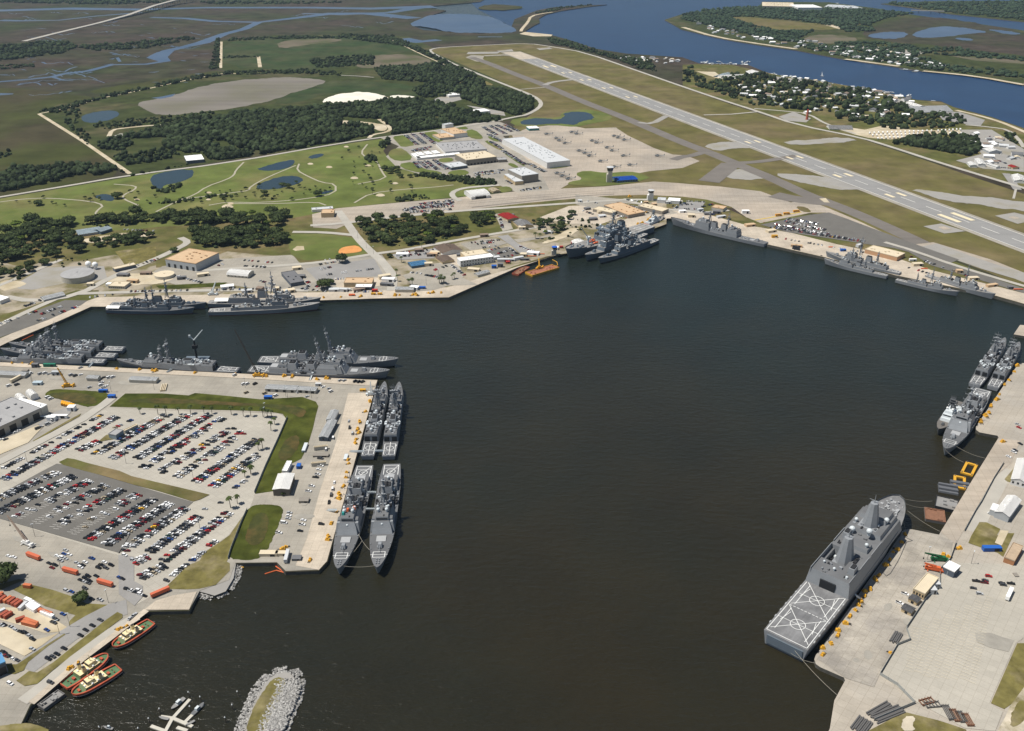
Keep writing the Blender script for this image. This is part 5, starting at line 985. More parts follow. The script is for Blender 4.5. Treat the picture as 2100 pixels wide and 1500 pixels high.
t0, TL = make_tug()
for i, (b, s, lab) in enumerate((((231.5, 1327), (309.7, 1275), "red and green tugboat alone at the upper end of the tug quay"), ((148, 1425), (242.7, 1369), "red and green tugboat, outer one of the pair at the lower tug quay"), ((221, 1343), (130.7, 1406.7), "red and green tugboat between the lower tug quay and its twin, facing the other way"))):
    o = t0 if i == 0 else copy_tree(t0); place((o, TL), b, 3, s, 2.5, lab, "tugboat", "red and green harbour tugs")
# mooring lines
def rope(a, b, sag=1.5):
    bm = bmesh.new(); A, B_ = Vector(a), Vector(b); n = 8; q = [A.lerp(B_, i / n) - Vector((0, 0, sag * 4 * (i / n) * (1 - i / n))) for i in range(n + 1)]
    for p0, p1 in zip(q, q[1:]): cyl(bm, p0, p1, .13, .13, 4, cap=False)
    return link("mooring_line", bm, M_ROPE)
for a, ha, b, hb_, lab in (((772, 1160), 9, (696, 1160), 9, "pale mooring line strung straight between the two near destroyer bows"), ((758, 1128), 8, (735, 1096), 8, "mooring line from the outer near destroyer's bow shoulder to its sister"), ((710, 1146), 8, (742, 1110), 8, "mooring line crossing under the two near destroyer bows"),
                      ((1630, 1335), 8, (1716, 1425), 3.2, "mooring line from the transport dock's stern corner to the southern quay"), ((1850, 1022), 14, (1912, 1028), 4, "uppermost mooring line from the transport dock bow to a grey barge"), ((1850, 1030), 14, (1900, 1042), 4, "mooring line from the transport dock bow to the brown barge"), ((1852, 1040), 14, (1927, 1090), 3.2, "long mooring line from the transport dock bow to the pier corner"), ((1849, 1050), 14, (1858, 1087), 3.2, "short mooring line from the transport dock bow to its own pier"),
                      ((1960, 915), 8, (2020, 940), 3.2, "mooring line from the eastern destroyer bow to the tan quay, upper one"), ((1938, 922), 9, (1976, 948), 2, "mooring line from the eastern destroyer bow towards the yellow floats"), ((1622, 1340), 6, (1672, 1360), 3.2, "short stern line from the transport dock to the rounded pier corner")):
    tag(rope(P(*a, ha), P(*b, hb_)), lab, "mooring line", "mooring lines of the ships")
# ================================================================= buildings
def bm_(name, c, r=.85, **k): return mat(name, c, r, **k)
W_WHITE = mat("white_wall", (0.7, 0.69, 0.66), 0.8, 0.05, 0.3); W_GREY = mat("grey_wall", (0.42, 0.44, 0.45), 0.8, 0.06, 0.3); W_TAN = mat("tan_wall", (0.55, 0.43, 0.26), 0.85, 0.06, 0.3)
W_BROWN = mat("brown_grey_wall", (0.25, 0.225, 0.19), 0.85, 0.06, 0.3); W_BLUE = mat("blue_wall", (0.09, 0.14, 0.19), 0.8); W_DKB = mat("slate_wall", (0.10, 0.12, 0.15), 0.8); W_STEEL = mat("corrugated_wall", (0.4, 0.4, 0.385), 0.7, streak=(0, 2.0, .05, .1)); W_CONC = mat("concrete_wall", (0.5, 0.47, 0.4), 0.9, .08, .2)
R_WHITE = mat("white_roof", (0.93, 0.92, 0.89), 0.6, 0.02, 0.2); R_GREY = mat("grey_roof", (0.33, 0.325, 0.32), 0.85, 0.08, 0.1, streak=(0, .3, .02, .06)); R_PALE = mat("pale_metal_roof", (0.55, 0.56, 0.56), 0.6, 0.05, 0.2, streak=(1.57, .6, .02, .05)); R_DARK = mat("dark_roof", (0.15, 0.15, 0.155), 0.9, 0.1, 0.15)
R_TAN = mat("tan_gravel_roof", (0.56, 0.4, 0.245), 0.9, 0.1, 0.08, (0.5, 0.34, 0.2), 0.05); R_BEIGE = mat("beige_roof", (0.62, 0.53, 0.38), 0.9, 0.06, 0.1); R_BLUE = mat("blue_metal_roof", (0.02, 0.11, 0.5), 0.45); R_LBLUE = mat("faded_blue_roof", (0.1, 0.27, 0.47), 0.55, .05, .2); R_RED = mat("red_roof", (0.45, 0.035, 0.03), 0.7); R_BROWN = mat("brown_shingle_roof", (0.24, 0.18, 0.14), 0.9, .15, .5); R_PALEB = mat("pale_blue_roof", (0.42, 0.5, 0.54), 0.7)
def frame3(a, b, c, h, base=None):
    A, B_, C_ = (P(*q, LAND + h) for q in (a, b, c)); e = B_ - A; e.z = 0; lx = e.length; e.normalize(); n = Vector((-e.y, e.x, 0)); ly = (C_ - B_).dot(n)
    ctr = (A + B_) / 2 + n * ly / 2; ctr.z = ground(ctr.x, ctr.y) if base is None else base
    return ctr, math.atan2(e.y, e.x), lx, abs(ly), (1 if (n.y if ly > 0 else -n.y) > 0 else -1)
def building(name, label, cat, a, b, c, h, wall, roof, kind="flat", rh=None, doors=0, dw=5, dh=.6, windows=0, rows=1, group=None, eave=.5, vents=0, doormat=None, axis=0):
    ctr, rz, lx, ly, front = frame3(a, b, c, h); t = empty(name, ctr, rz, label, cat, group); hx, hy = lx / 2, ly / 2; rh = rh or (min(lx, ly) * .14 if kind == "gable" else min(lx, ly) * .25)
    # front: local side whose outward normal looks at the camera
    ny = Vector((math.sin(rz), -math.cos(rz), 0)); fs = -1 if ny.y < 0 else 1
    bm = bmesh.new()
    if kind == "flat":
        box(bm, -hx, hx, -hy, hy, -.5, h - .25); link("wall", bm, wall, t); bm = bmesh.new(); box(bm, -hx - .15, hx + .15, -hy - .15, hy + .15, h - .25, h + .15, bottom=True)
        for q in ((-hx - .15, hx + .15, -hy - .15, -hy + .25), (-hx - .15, hx + .15, hy - .25, hy + .15), (-hx - .15, -hx + .25, -hy + .25, hy - .25), (hx - .25, hx + .15, -hy + .25, hy - .25)): box(bm, *q, h + .15, h + .7)
        for k in range(max(vents, int(lx * ly / 220))): x, y = R.uniform(-hx, hx) * .8, R.uniform(-hy, hy) * .7; box(bm, x - 1.1, x + 1.1, y - .9, y + .9, h + .1, h + 1.5)
        link("roof", bm, roof, t)
    else:
        ax = axis if axis else (1 if lx >= ly else 2)                     # ridge along x or along y
        def rot(p): return p if ax == 1 else (-p[1], p[0], p[2])
        L2, W2 = (hx, hy) if ax == 1 else (hy, hx)
        n = 2 if kind == "gable" else 10
        prof = [(-W2 + 2 * W2 * i / n, (rh * (1 - abs(-1 + 2 * i / n)) if kind == "gable" else rh * math.sqrt(max(0, 1 - (-1 + 2 * i / n) ** 2)))) for i in range(n + 1)]
        lo = [rot((x, y, -.5)) for x, y in ((-L2, -W2), (L2, -W2), (L2, W2), (-L2, W2))]; eh = h - rh if h - rh > 1.2 else 1.2
        b_ = [bm.verts.new(p) for p in lo]; tp = [bm.verts.new(rot((x, y, eh))) for x, y in ((-L2, -W2), (L2, -W2), (L2, W2), (-L2, W2))]
        for i in range(4): bm.faces.new((b_[i], b_[(i + 1) % 4], tp[(i + 1) % 4], tp[i]))
        for sx in (-1, 1): bm.faces.new([bm.verts.new(rot((sx * L2, y, eh + z))) for y, z in prof])
        link("wall", bm, wall, t); bm = bmesh.new(); e = eave
        for (y0, z0), (y1, z1) in zip(prof, prof[1:]):
            y0, y1 = y0 * (1 + e / W2), y1 * (1 + e / W2)
            quad(bm, *[rot(p) for p in ((-L2 - e, y0, eh + z0 + .1), (L2 + e, y0, eh + z0 + .1), (L2 + e, y1, eh + z1 + .1), (-L2 - e, y1, eh + z1 + .1))])
        bmesh.ops.solidify(bm, geom=bm.faces[:], thickness=.12)
        for k in range(vents): box(bm, *(sum([[q - .8, q + .8] for q in rot((lerp(-L2, L2, (k + 1) / (vents + 1)), W2 * .3, 0))[:2]], [])), eh + rh * .5, eh + rh * .7 + 1.2)
        link("roof", bm, roof, t)
    wh = (h if kind == "flat" else max(1.2, h - rh))
    def onfront(u, w_, z0, z1, m, nm):
        bm = bmesh.new(); y = fs * (hy + .06); box(bm, u - w_ / 2, u + w_ / 2, min(y, y - fs * .3), max(y, y - fs * .3), z0, z1, bottom=True); link(nm, bm, m, t)
    for k in range(doors): onfront(lerp(-hx, hx, (k + .5) / doors), min(dw, lx / doors * .8), 0, h * dh if kind != "flat" else wh * dh + .6, doormat or M_DARK, "door")
    for r_ in range(rows):
        for k in range(windows): onfront(lerp(-hx, hx, (k + .5) / windows), min(1.6, lx / windows * .5), wh * (r_ + .35) / rows, wh * (r_ + .72) / rows, M_GLASS, "window")
    return t
def B(zn, name, label, cat, a, b, c, *r, **k): return building(name, label, cat, z1(zn, *a), z1(zn, *b), z1(zn, *c), *r, **k)
B(25, "warehouse", "grey warehouse with orange-tan roof and dark rear roof strip above the western quay", "warehouse", (165, 372), (712, 458), (1105, 258), 11, W_GREY, R_TAN, doors=5, dw=4, dh=.45, vents=3)
B(25, "quonset_hut", "white round-roofed hut beside the orange-tan roofed warehouse", "hut", (1262, 600), (1640, 632), (1735, 548), 7, W_CONC, R_WHITE, "arch", rh=4, windows=6, axis=1)
B(20, "long_shed", "narrow grey shed in grass beside the western road", "shed", (472, 966), (517, 1002), (715, 902), 4, W_STEEL, R_PALE, "gable", windows=0)
B(20, "barracks", "long dark-walled house with tan roof between lawn and grove", "house", (1332, 630), (1362, 652), (1556, 562), 4.5, W_DKB, R_BEIGE)
B(20, "clubhouse", "pale blue-roofed clubhouse among the oaks of the western grove", "clubhouse", (890, 170), (925, 225), (1195, 170), 6, W_GREY, R_PALEB, "gable", rh=2.5)
B(20, "clubhouse", "small pale blue gabled annex at the end of the clubhouse in the oaks", "clubhouse", (1100, 170), (1190, 190), (1195, 120), 7, W_BLUE, R_PALEB, "gable", rh=2.5)
B(20, "long_shed", "white flat shed at the western edge beside the base road", "shed", (-120, 1000), (0, 1030), (100, 985), 4.5, W_WHITE, R_WHITE)
B(20, "office_building", "low beige building with small dark windows above the quay road junction", "office", (1278, 850), (1472, 858), (1462, 800), 3.5, W_CONC, R_BEIGE, windows=8)
B(4, "office_building", "flat grey square building beside the grey lot near the western quay", "office", (1730, 480), (1790, 548), (1872, 535), 4.5, W_DKB, R_DARK, vents=2)
B(18, "office_building", "long low building with tan roof directly behind the western quay", "office", (690, 668), (1068, 668), (1095, 600), 6, W_TAN, R_TAN, vents=2)
B(18, "canopy_shed", "bright white lean-to in front of the tan-roofed building by the quay", "shed", (845, 720), (1060, 720), (1068, 676), 4.5, W_DKB, R_WHITE, doors=2)
B(18, "long_shed", "long pale shed at the corner of the western quay and the palm lot", "shed", (1378, 742), (1625, 744), (1622, 706), 5, W_CONC, R_PALE, "gable", rh=1.2)
B(18, "restaurant", "building with faded sky-blue roof beside the palm parking lot", "restaurant", (1548, 372), (1604, 424), (1812, 386), 5, W_BLUE, R_LBLUE, "gable", rh=1.6, windows=5)
B(19, "gabled_hall", "large hall with dark brown gabled roof at the edge of the northern grove", "hall", (180, 500), (448, 455), (390, 360), 7, W_WHITE, R_BROWN, "gable", rh=3)
B(19, "gabled_hall", "smaller dark brown roofed house between the white block and the blue-roofed restaurant", "house", (180, 630), (338, 602), (282, 530), 5, W_TAN, R_BROWN, "gable", rh=2)
B(19, "office_block", "white two-storey block with rows of windows near the quay bend", "office", (422, 635), (870, 573), (838, 530), 8.5, W_WHITE, R_WHITE, windows=12, rows=2)
B(19, "office_building", "beige flat-roofed building adjoining the back of the white two-storey block", "office", (490, 572), (782, 530), (716, 472), 6.5, W_TAN, R_BEIGE, vents=2)
B(19, "long_shed", "light grey ridged shed standing alone on the quay apron below the white block", "shed", (655, 808), (818, 762), (772, 736), 4.5, W_CONC, R_PALE, "gable", rh=1.4)
B(5, "restaurant", "fast food restaurant with bright red roof north of the white block", "restaurant", (1325, 298), (1392, 286), (1368, 248), 5, W_TAN, R_RED, "gable", rh=1.2)
B(5, "chapel", "grey steep-roofed house beside the red-roofed restaurant", "house", (1398, 335), (1482, 326), (1455, 292), 7, W_TAN, R_GREY, "gable", rh=3.5)
B(21, "office_building", "large flat orange-tan roofed building behind the nested ships", "office", (385, 275), (712, 408), (885, 345), 5.5, W_BROWN, R_TAN, vents=4)
B(21, "office_building", "lower beige-roofed wing west of the large orange-tan roof", "office", (235, 325), (500, 380), (560, 345), 4.5, W_BROWN, R_BEIGE)
B(21, "office_building", "long beige-roofed building between the harbour tower and the basin corner", "office", (845, 285), (1170, 358), (1240, 320), 5.5, W_BROWN, R_BEIGE, vents=2)
B(21, "office_building", "white-roofed low building right of the harbour control tower", "office", (1240, 210), (1400, 222), (1430, 185), 5, W_WHITE, R_WHITE)
B(21, "office_building", "small white flat building joined to the foot of the harbour control tower", "office", (1100, 205), (1210, 212), (1225, 175), 5, W_WHITE, R_PALE)
B(21, "office_building", "small building with orange-tan roof behind the cruiser's bow", "office", (1830, 300), (1990, 325), (2030, 290), 5, W_CONC, R_TAN)
hg = B(23, "hangar_row", "very long white hangar row with ridged grey roof along the helicopter apron", "hangar", (1310, 292), (1795, 550), (2022, 513), 11, W_WHITE, R_PALE, vents=6)
B(23, "hangar", "brown-grey hangar with cream flat roof and dark loading doors among the squadron lots", "hangar", (925, 522), (1252, 484), (1090, 425), 11, W_BROWN, R_BEIGE, doors=9, dw=4, dh=.3, vents=3)
B(23, "office_building", "low brown box attached to the east end of the cream-roofed hangar", "office", (1270, 520), (1365, 515), (1340, 490), 5, W_BROWN, R_GREY)
B(23, "office_building", "pale-roofed low building in front of the cream-roofed hangar", "office", (765, 602), (940, 578), (885, 532), 5, W_DKB, R_PALE)
B(23, "hangar", "tall brown-grey hangar with plain pale grey roof nearest the old runway", "hangar", (1525, 692), (1703, 668), (1590, 592), 14, W_BROWN, R_PALE)
B(23, "office_building", "tan annex with grey roof on the west side of the tall brown-grey hangar", "office", (1330, 672), (1450, 754), (1525, 735), 6.5, W_TAN, R_PALE, windows=4)
B(23, "arched_hangar", "white arched hangar with a black doorway on the edge of the old runway", "hangar", (980, 892), (1182, 870), (1130, 808), 9, W_WHITE, R_WHITE, "arch", rh=4.5, doors=1, dw=20, dh=.62, axis=1)
B(23, "house", "small tan house east of the white arched hangar", "house", (1215, 845), (1292, 835), (1258, 803), 5, W_TAN, R_BEIGE, "gable")
B(23, "office_building", "big flat dark grey roofed building with white edges in the squadron area", "office", (700, 434), (1148, 403), (1030, 308), 5.5, W_WHITE, R_GREY, vents=8)
B(23, "carport", "long thin white carport in front of the dark grey roofed building", "carport", (402, 502), (870, 456), (865, 436), 3.5, W_WHITE, R_WHITE)
B(23, "carport", "short white carport closing the west end of the long carport", "carport", (328, 452), (396, 502), (432, 490), 3.5, W_WHITE, R_WHITE)
for k, (x, w_) in enumerate(((445, "westernmost"), (530, "middle"), (612, "easternmost"))): B(23, "carport", w_ + " of three small white square carports in the squadron parking lot", "carport", (x - 22, 468 - k * 9), (x + 34, 462 - k * 9), (x + 8, 432 - k * 9), 3.2, W_WHITE, R_WHITE)
B(23, "office_block", "white block with orange-tan roof at the forest edge of the squadron area", "office", (790, 242), (938, 224), (800, 168), 9, W_WHITE, R_TAN)
B(23, "office_block", "white cube tower at the back of the white orange-tan roofed block", "office", (700, 142), (786, 128), (770, 115), 15, W_WHITE, R_PALE)
B(23, "office_building", "low tan wing at the front of the white orange-tan roofed block", "office", (640, 285), (800, 268), (760, 225), 4.5, W_CONC, R_TAN)
B(2, "office_building", "small white building at the southern edge of the northern pine block", "office", (835, 692), (916, 684), (900, 668), 5, W_WHITE, R_WHITE)
B(2, "office_building", "white roofed building on a gravel yard in the northern woods", "office", (662, 590), (732, 584), (722, 570), 5, W_WHITE, R_WHITE)
B(1, "pavilion", "white roofed pavilion beside the straight road north of the golf course", "pavilion", (1148, 992), (1256, 982), (1240, 952), 6, W_DKB, R_WHITE)
B(23, "workshop", "small teal workshop with white roof between pond and helicopter apron", "workshop", (1603, 182), (1710, 176), (1690, 152), 5, mat("teal_wall", (0.06, 0.2, 0.19), .8), R_WHITE)
B(5, "office_building", "tan two-storey building at the western end of the old runway", "office", (175, 266), (252, 264), (250, 240), 7, W_TAN, R_TAN)
B(5, "office_building", "low white annex behind the tan two-storey building", "office", (120, 245), (250, 235), (245, 222), 4, W_WHITE, R_PALE)
building("warehouse", "long tan flat-roofed warehouse on the eastern quay below the dark lot", "warehouse", (1774, 512), (1840, 528.5), (1850, 519), 6, mat("orange_tan_wall", (0.5, 0.3, 0.17), .85), R_BEIGE, vents=2)
B(24, "warehouse", "huge grey warehouse with black doorways at the western edge beside the car lots", "warehouse", (-420, 1085), (545, 642), (100, 520), 10, mat("putty_wall", (0.36, 0.34, 0.30), .85), R_GREY, doors=6, dw=7, dh=.65, vents=6)
B(24, "warehouse_annex", "cream-white roofed annex on the basin side of the huge grey warehouse", "warehouse", (549, 640), (630, 596), (300, 486), 9.4, W_CONC, R_WHITE)
B(24, "tent", "white half-round tent nearer the pier road, northern of two", "tent", (335, 400), (402, 458), (482, 405), 7, R_WHITE, R_WHITE, "arch", rh=4.5, axis=1)
B(24, "tent", "white half-round tent beside the cream annex, southern of two", "tent", (190, 455), (262, 508), (342, 462), 6.5, R_WHITE, R_WHITE, "arch", rh=4.2, axis=1)
for lab, n_, a, b, c, dd in (("longest grey pier shed west of the yellow crane", 24, (-250, 165), (322, 190), (345, 140), 0), ("short grey pier shed just right of the yellow crane", 24, (1150, 222), (1300, 228), (1312, 188), 0), ("long grey pier shed opposite the single frigate", 24, (1720, 245), (2080, 258), (2087, 210), 0), ("grey pier shed with four dark doors opposite the upper destroyers", 9, (310, 152), (522, 162), (526, 132), 4), ("shorter grey pier shed with dark doors nearest the pier corner", 9, (532, 160), (655, 168), (658, 142), 3)):
    B(n_, "pier_shed", lab, "shed", a, b, c, 4.6, W_CONC, R_PALE, "gable", rh=1.2, doors=dd, dw=3, group="grey sheds along the north quay")
B(9, "pier_shed", "dark-sided grey metal building in the middle of the finger pier", "shed", (678, 483), (739, 486), (777, 368), 5.5, W_DKB, R_PALE, "gable", rh=1.2, group="grey sheds on the finger pier", windows=1)
B(9, "pier_shed", "grey metal building joined to the far end of the dark-sided pier building", "shed", (729, 364), (782, 366), (807, 302), 5.5, W_STEEL, R_PALE, "gable", rh=1.2, group="grey sheds on the finger pier")
B(26, "hall", "white-roofed square hall with brown walls beside the grassy ditch", "hall", (205, 1100), (563, 1094), (691, 754), 7.5, mat("dark_brown_wall", (0.16, 0.14, 0.115), .85), R_WHITE, "gable", rh=.9)
B(26, "trailer_office", "narrow white office trailer behind the white-roofed square hall", "trailer", (415, 717), (520, 720), (592, 506), 4, W_WHITE, R_WHITE)
for k, (a, b, c) in enumerate((((1115, 205), (1410, 170), (1405, 150)), ((1055, 558), (1375, 525), (1365, 503)))):
    B(26, "flat_shed", ("farther" if k == 0 else "nearer") + " of two thin cream-roofed sheds lying across the finger pier", "shed", a, b, c, 3.2, W_CONC, R_BEIGE)
B(27, "barn", "white gabled barn beside the dirt patches of the eastern pier", "barn", (880, 1015), (1188, 1128), (1393, 742), 8, W_GREY, R_WHITE, "gable", rh=2.4, vents=2)
B(27, "barn", "white lean-to on the west side of the white gabled barn", "barn", (755, 1020), (880, 1060), (905, 920), 5, W_GREY, R_WHITE)
B(27, "barn", "white gabled barn in the grass strip at the eastern edge", "barn", (1236, 298), (1560, 385), (1800, -40), 8, W_WHITE, R_WHITE, "gable", rh=2.4, windows=3)
B(10, "flat_shed", "brown-roofed long shed at the eastern edge of the transport dock pier", "shed", (1958, 572), (2032, 600), (2084, 490), 4.5, mat("rust_wall", (0.4, 0.19, 0.09), .85), mat("weathered_board_roof", (0.42, 0.32, 0.22), .9, .1, .3, streak=(.5, .2, 2, .12)))
B(10, "pump_house", "yellow-tan building with flat roof on the transport dock pier", "office", (1305, 800), (1388, 838), (1446, 706), 5.5, W_TAN, R_BEIGE, vents=0, windows=4)
B(10, "hut", "grey-roofed tan hut, farther one of two beside the yellow-tan pier building", "hut", (1272, 862), (1332, 892), (1348, 856), 3.8, W_TAN, R_DARK, "gable", rh=.9, doors=1, dw=2)
B(10, "hut", "grey-roofed tan hut, nearer one of two beside the yellow-tan pier building", "hut", (1222, 932), (1292, 966), (1306, 926), 3.8, W_TAN, R_DARK, "gable", rh=.9, doors=1, dw=2)
B(10, "canopy", "white open-sided canopy beside the fence on the transport dock pier", "canopy", (1520, 642), (1600, 680), (1624, 630), 5.5, W_DKB, R_WHITE)
B(17, "workshop", "slate-walled workshop with sky-blue roof at the lower western edge", "workshop", (-330, 1340), (74, 1166), (-60, 1080), 9, W_DKB, R_LBLUE, doors=3, dw=6, dh=.6)
B(13, "kiosk", "small blue-grey building on the grass island between the parked cars", "kiosk", (1452, 468), (1552, 488), (1642, 418), 4.5, mat("blue_grey_wall", (0.25, 0.3, 0.33), .8), R_GREY)
B(13, "bus_shelter", "thin beige shelter roof behind the small blue-grey building in the lot", "shelter", (1650, 420), (1672, 430), (1838, 345), 3, W_CONC, R_BEIGE)
# round structures
def tank(u, v, r, h, m, label, name="storage_tank", roof=None, cone=.6):
    t = empty(name, G(u, v), 0, label, "tank"); bm = bmesh.new(); cyl(bm, (0, 0, -.3), (0, 0, h), r, r, 40); link("wall", bm, m, t)
    bm = bmesh.new(); cyl(bm, (0, 0, h + .02), (0, 0, h + cone), r * 1.01, r * .2, 40); box(bm, -1, 1, -1, 1, h, h + cone + .5); link("roof", bm, roof or m, t); return t
tank(161, 572, 21, 8, W_CONC, "large round concrete tank beside the empty grey lot in the west", roof=R_GREY, cone=1.2)
tank(338, 568, 13, 4, W_CONC, "low round concrete tank below the orange-tan roofed warehouse", roof=R_BEIGE)
for x, y, w_ in ((1055, 640, "left"), (1135, 650, "right")):
    bm = bmesh.new(); dome(bm, 0, 0, 0, 4.2); o = link("radome_shelter", bm, M_CANVAS, loc=G(*z1(20, x, y))); tag(o, "pale round dome, %s one of two beside the large concrete tank" % w_, "dome")
def ctower(u, v, h, label, shaft, cabr, hw, cabh, extra=False):
    t = empty("control_tower", G(u, v), .1, label, "control tower"); bm = bmesh.new(); box(bm, -hw, hw, -hw, hw, -.3, h, 0, .2, .2, .2); box(bm, -hw - 1.8, -hw + .1, -hw + .5, hw - .5, -.3, h * .72); link("shaft", bm, shaft, t)
    bm = bmesh.new(); pts = [(math.cos(math.pi * (i + .5) / 4), math.sin(math.pi * (i + .5) / 4)) for i in range(8)]
    n = 8; A_ = [bm.verts.new((x * cabr * .8, y * cabr * .8, h)) for x, y in pts]; B_ = [bm.verts.new((x * cabr, y * cabr, h + cabh)) for x, y in pts]
    for i in range(n): bm.faces.new((A_[i], A_[(i + 1) % n], B_[(i + 1) % n], B_[i]))
    bm.faces.new(A_[::-1]); link("cab", bm, M_GLASS, t); bm = bmesh.new(); prism(bm, [(x * cabr * 1.08, y * cabr * 1.08) for x, y in pts], h + cabh, h + cabh + .7); cyl(bm, (1, 0, h + cabh), (1, 0, h + cabh + 5), .12); link("roof", bm, R_PALE, t)
ctower(1250, 374, 21, "tall airfield control tower with dark glass cab beside the bright blue roof", W_CONC, 6.5, 4, 6)
ctower(1334, 411, 13, "white harbour control tower with dark cab on the edge of the old runway", W_WHITE, 5.5, 4, 3.5)
ctower(1137, 523, 9, "small quay lookout tower with bright blue top beside the yellow floating barge", W_CONC, 4, 2.6, 2.5)
for o in bpy.data.objects:
    if o.name.startswith("control_tower") and "blue top" in o["label"]: [c for c in o.children if c.name.startswith("roof")][0].data.materials[0] = R_BLUE
building("operations_building", "low building with bright cobalt blue roof under the airfield control tower", "office", (1266, 369.5), (1308, 366.5), (1304, 358.5), 6, W_BLUE, R_BLUE, "gable", rh=1.8, windows=8)
lh = empty("lighthouse", G(1654.5, 246), 0, "old red brick lighthouse standing beside the airfield perimeter road", "lighthouse")
bm = bmesh.new(); cyl(bm, (0, 0, -.3), (0, 0, 21), 3.3, 2.3, 20); link("tower", bm, mat("red_brick", (0.42, 0.12, 0.07), .9, .15, .6), lh)
bm = bmesh.new(); cyl(bm, (0, 0, 21), (0, 0, 23), 1.8, 1.8, 12); cyl(bm, (0, 0, 23), (0, 0, 24.6), 2, .1, 12); link("lantern", bm, R_RED, lh)
# river bank and fish camp
RV = [(3, "boat_shed", "large white boat shed beside the marina on the river bank", (255, 475), (402, 468), (385, 450), 7, W_WHITE, R_WHITE), (3, "boat_shed", "blue-grey boat shed left of the large white boat shed on the river", (190, 462), (255, 468), (275, 445), 6, W_BLUE, R_PALEB), (3, "boat_shed", "teal-walled boat shed with white roof right of the marina", (412, 446), (490, 446), (478, 430), 6, W_BLUE, R_WHITE),
      (3, "ferry_hall", "long grey-white hall at the river bank below the ferry", (1440, 680), (1668, 672), (1640, 640), 7, W_GREY, R_PALE), (3, "ferry_hall", "white block house left of the long grey-white hall at the river", (1448, 652), (1500, 650), (1495, 622), 12, W_WHITE, R_WHITE),
      (22, "coast_hall", "white gabled hall right of the dark tree copse", (1425, 280), (1535, 262), (1480, 205), 8, W_GREY, R_WHITE), (22, "coast_hall", "pale grey hall with white roof among the fish camp yards", (1640, 382), (1812, 380), (1810, 338), 8, W_GREY, R_WHITE), (22, "coast_hall", "cream-roofed hall at the lower corner of the dark tree copse", (1490, 560), (1592, 566), (1550, 495), 7, W_WHITE, R_WHITE), (22, "coast_hall", "white low hall left of the cream-roofed hall near the perimeter road", (1378, 575), (1480, 580), (1440, 535), 6, W_WHITE, R_WHITE),
      (22, "coast_hall", "small white shed among dark parked cars at the fish camp", (1730, 600), (1785, 595), (1755, 545), 5, W_WHITE, R_WHITE), (22, "coast_hall", "red-roofed shed at the fish camp near the eastern frame edge", (1955, 608), (2042, 606), (2025, 575), 5, W_TAN, R_RED), (22, "coast_hall", "white hall touching the eastern frame edge above the runway", (1975, 772), (2140, 785), (2115, 705), 7, W_WHITE, R_WHITE),
      (3, "cottage", "long grey house on the sandy yard below the village", (905, 785), (1050, 788), (1045, 768), 5, W_WHITE, R_GREY)]
for n_, nm, lab, a, b, c, h, w_, r_ in RV: B(n_, nm, lab, "hall", a, b, c, h, w_, r_, "gable")
hr = random.Random(77)
house_kinds = [("white", R_WHITE), ("grey", R_GREY), ("pale metal", R_PALE), ("brown", R_BROWN), ("beige", R_BEIGE), ("dark", R_DARK)]
HP = {}
def house_proto(i):
    if i not in HP:
        bm = bmesh.new(); lx, ly, h, rh = 7, 5, 3.4, 2.0
        box(bm, -lx, lx, -ly, ly, -.5, h, 0); 
        for a, b in ((-1, 0), (0, 1)): quad(bm, (-lx - .5, a * (ly + .5), h + rh * (1 - abs(a))), (lx + .5, a * (ly + .5), h + rh * (1 - abs(a))), (lx + .5, b * (ly + .5), h + rh * (1 - abs(b))), (-lx - .5, b * (ly + .5), h + rh * (1 - abs(b))), 1)
        for sx in (-1, 1): bm.faces.new([bm.verts.new(p) for p in ((sx * lx, -ly, h), (sx * lx, ly, h), (sx * lx, 0, h + rh))])
        me = bpy.data.meshes.new("house"); bm.to_mesh(me); bm.free(); me.materials.append(W_WHITE); me.materials.append(house_kinds[i][1]); HP[i] = me
    return HP[i]
def inside(px, u, v):
    c = False; j = len(px) - 1
    for i in range(len(px)):
        if (px[i][1] > v) != (px[j][1] > v) and u < (px[j][0] - px[i][0]) * (v - px[i][1]) / (px[j][1] - px[i][1]) + px[i][0]: c = not c
        j = i
    return c
def scatter(px, n, rnd, dmin=0, avoid=()):
    us = [p[0] for p in px]; vs = [p[1] for p in px]; W = [P(*p) for p in px]; wx = [p.x for p in W]; wy = [p.y for p in W]; wp = [(p.x, p.y) for p in W]
    out = []; tries = 0
    while len(out) < n and tries < n * 60:
        tries += 1; x, y = rnd.uniform(min(wx), max(wx)), rnd.uniform(min(wy), max(wy))
        if not inside(wp, x, y): continue
        if any(inside(a, x, y) for a in avoid): continue
        if dmin and any((x - q[0]) ** 2 + (y - q[1]) ** 2 < dmin * dmin for q in out): continue
        out.append((x, y))
    return out
def uv(x, y, z=LAND):
    d = Vector((x, y, z - CAM_H)); f = Vector((0, cp, -sp)); u_ = Vector((0, sp, cp)); k = FPX / d.dot(f); return CX + d.x * k, CY - d.dot(u_) * k
VILL = Z(3, (300, 520), (520, 500), (860, 520), (1250, 585), (1420, 660), (1380, 720), (1100, 745), (900, 735), (600, 660), (420, 640))
FARH = Z(3, (60, 130), (300, 190), (560, 240), (760, 250), (1000, 290), (1330, 330), (1600, 400), (1620, 430), (1330, 400), (1000, 355), (700, 295), (480, 262), (200, 210))
BANK = Z(2, (1660, 355), (1800, 350), (2080, 365), (2080, 400), (1900, 385), (1760, 385))
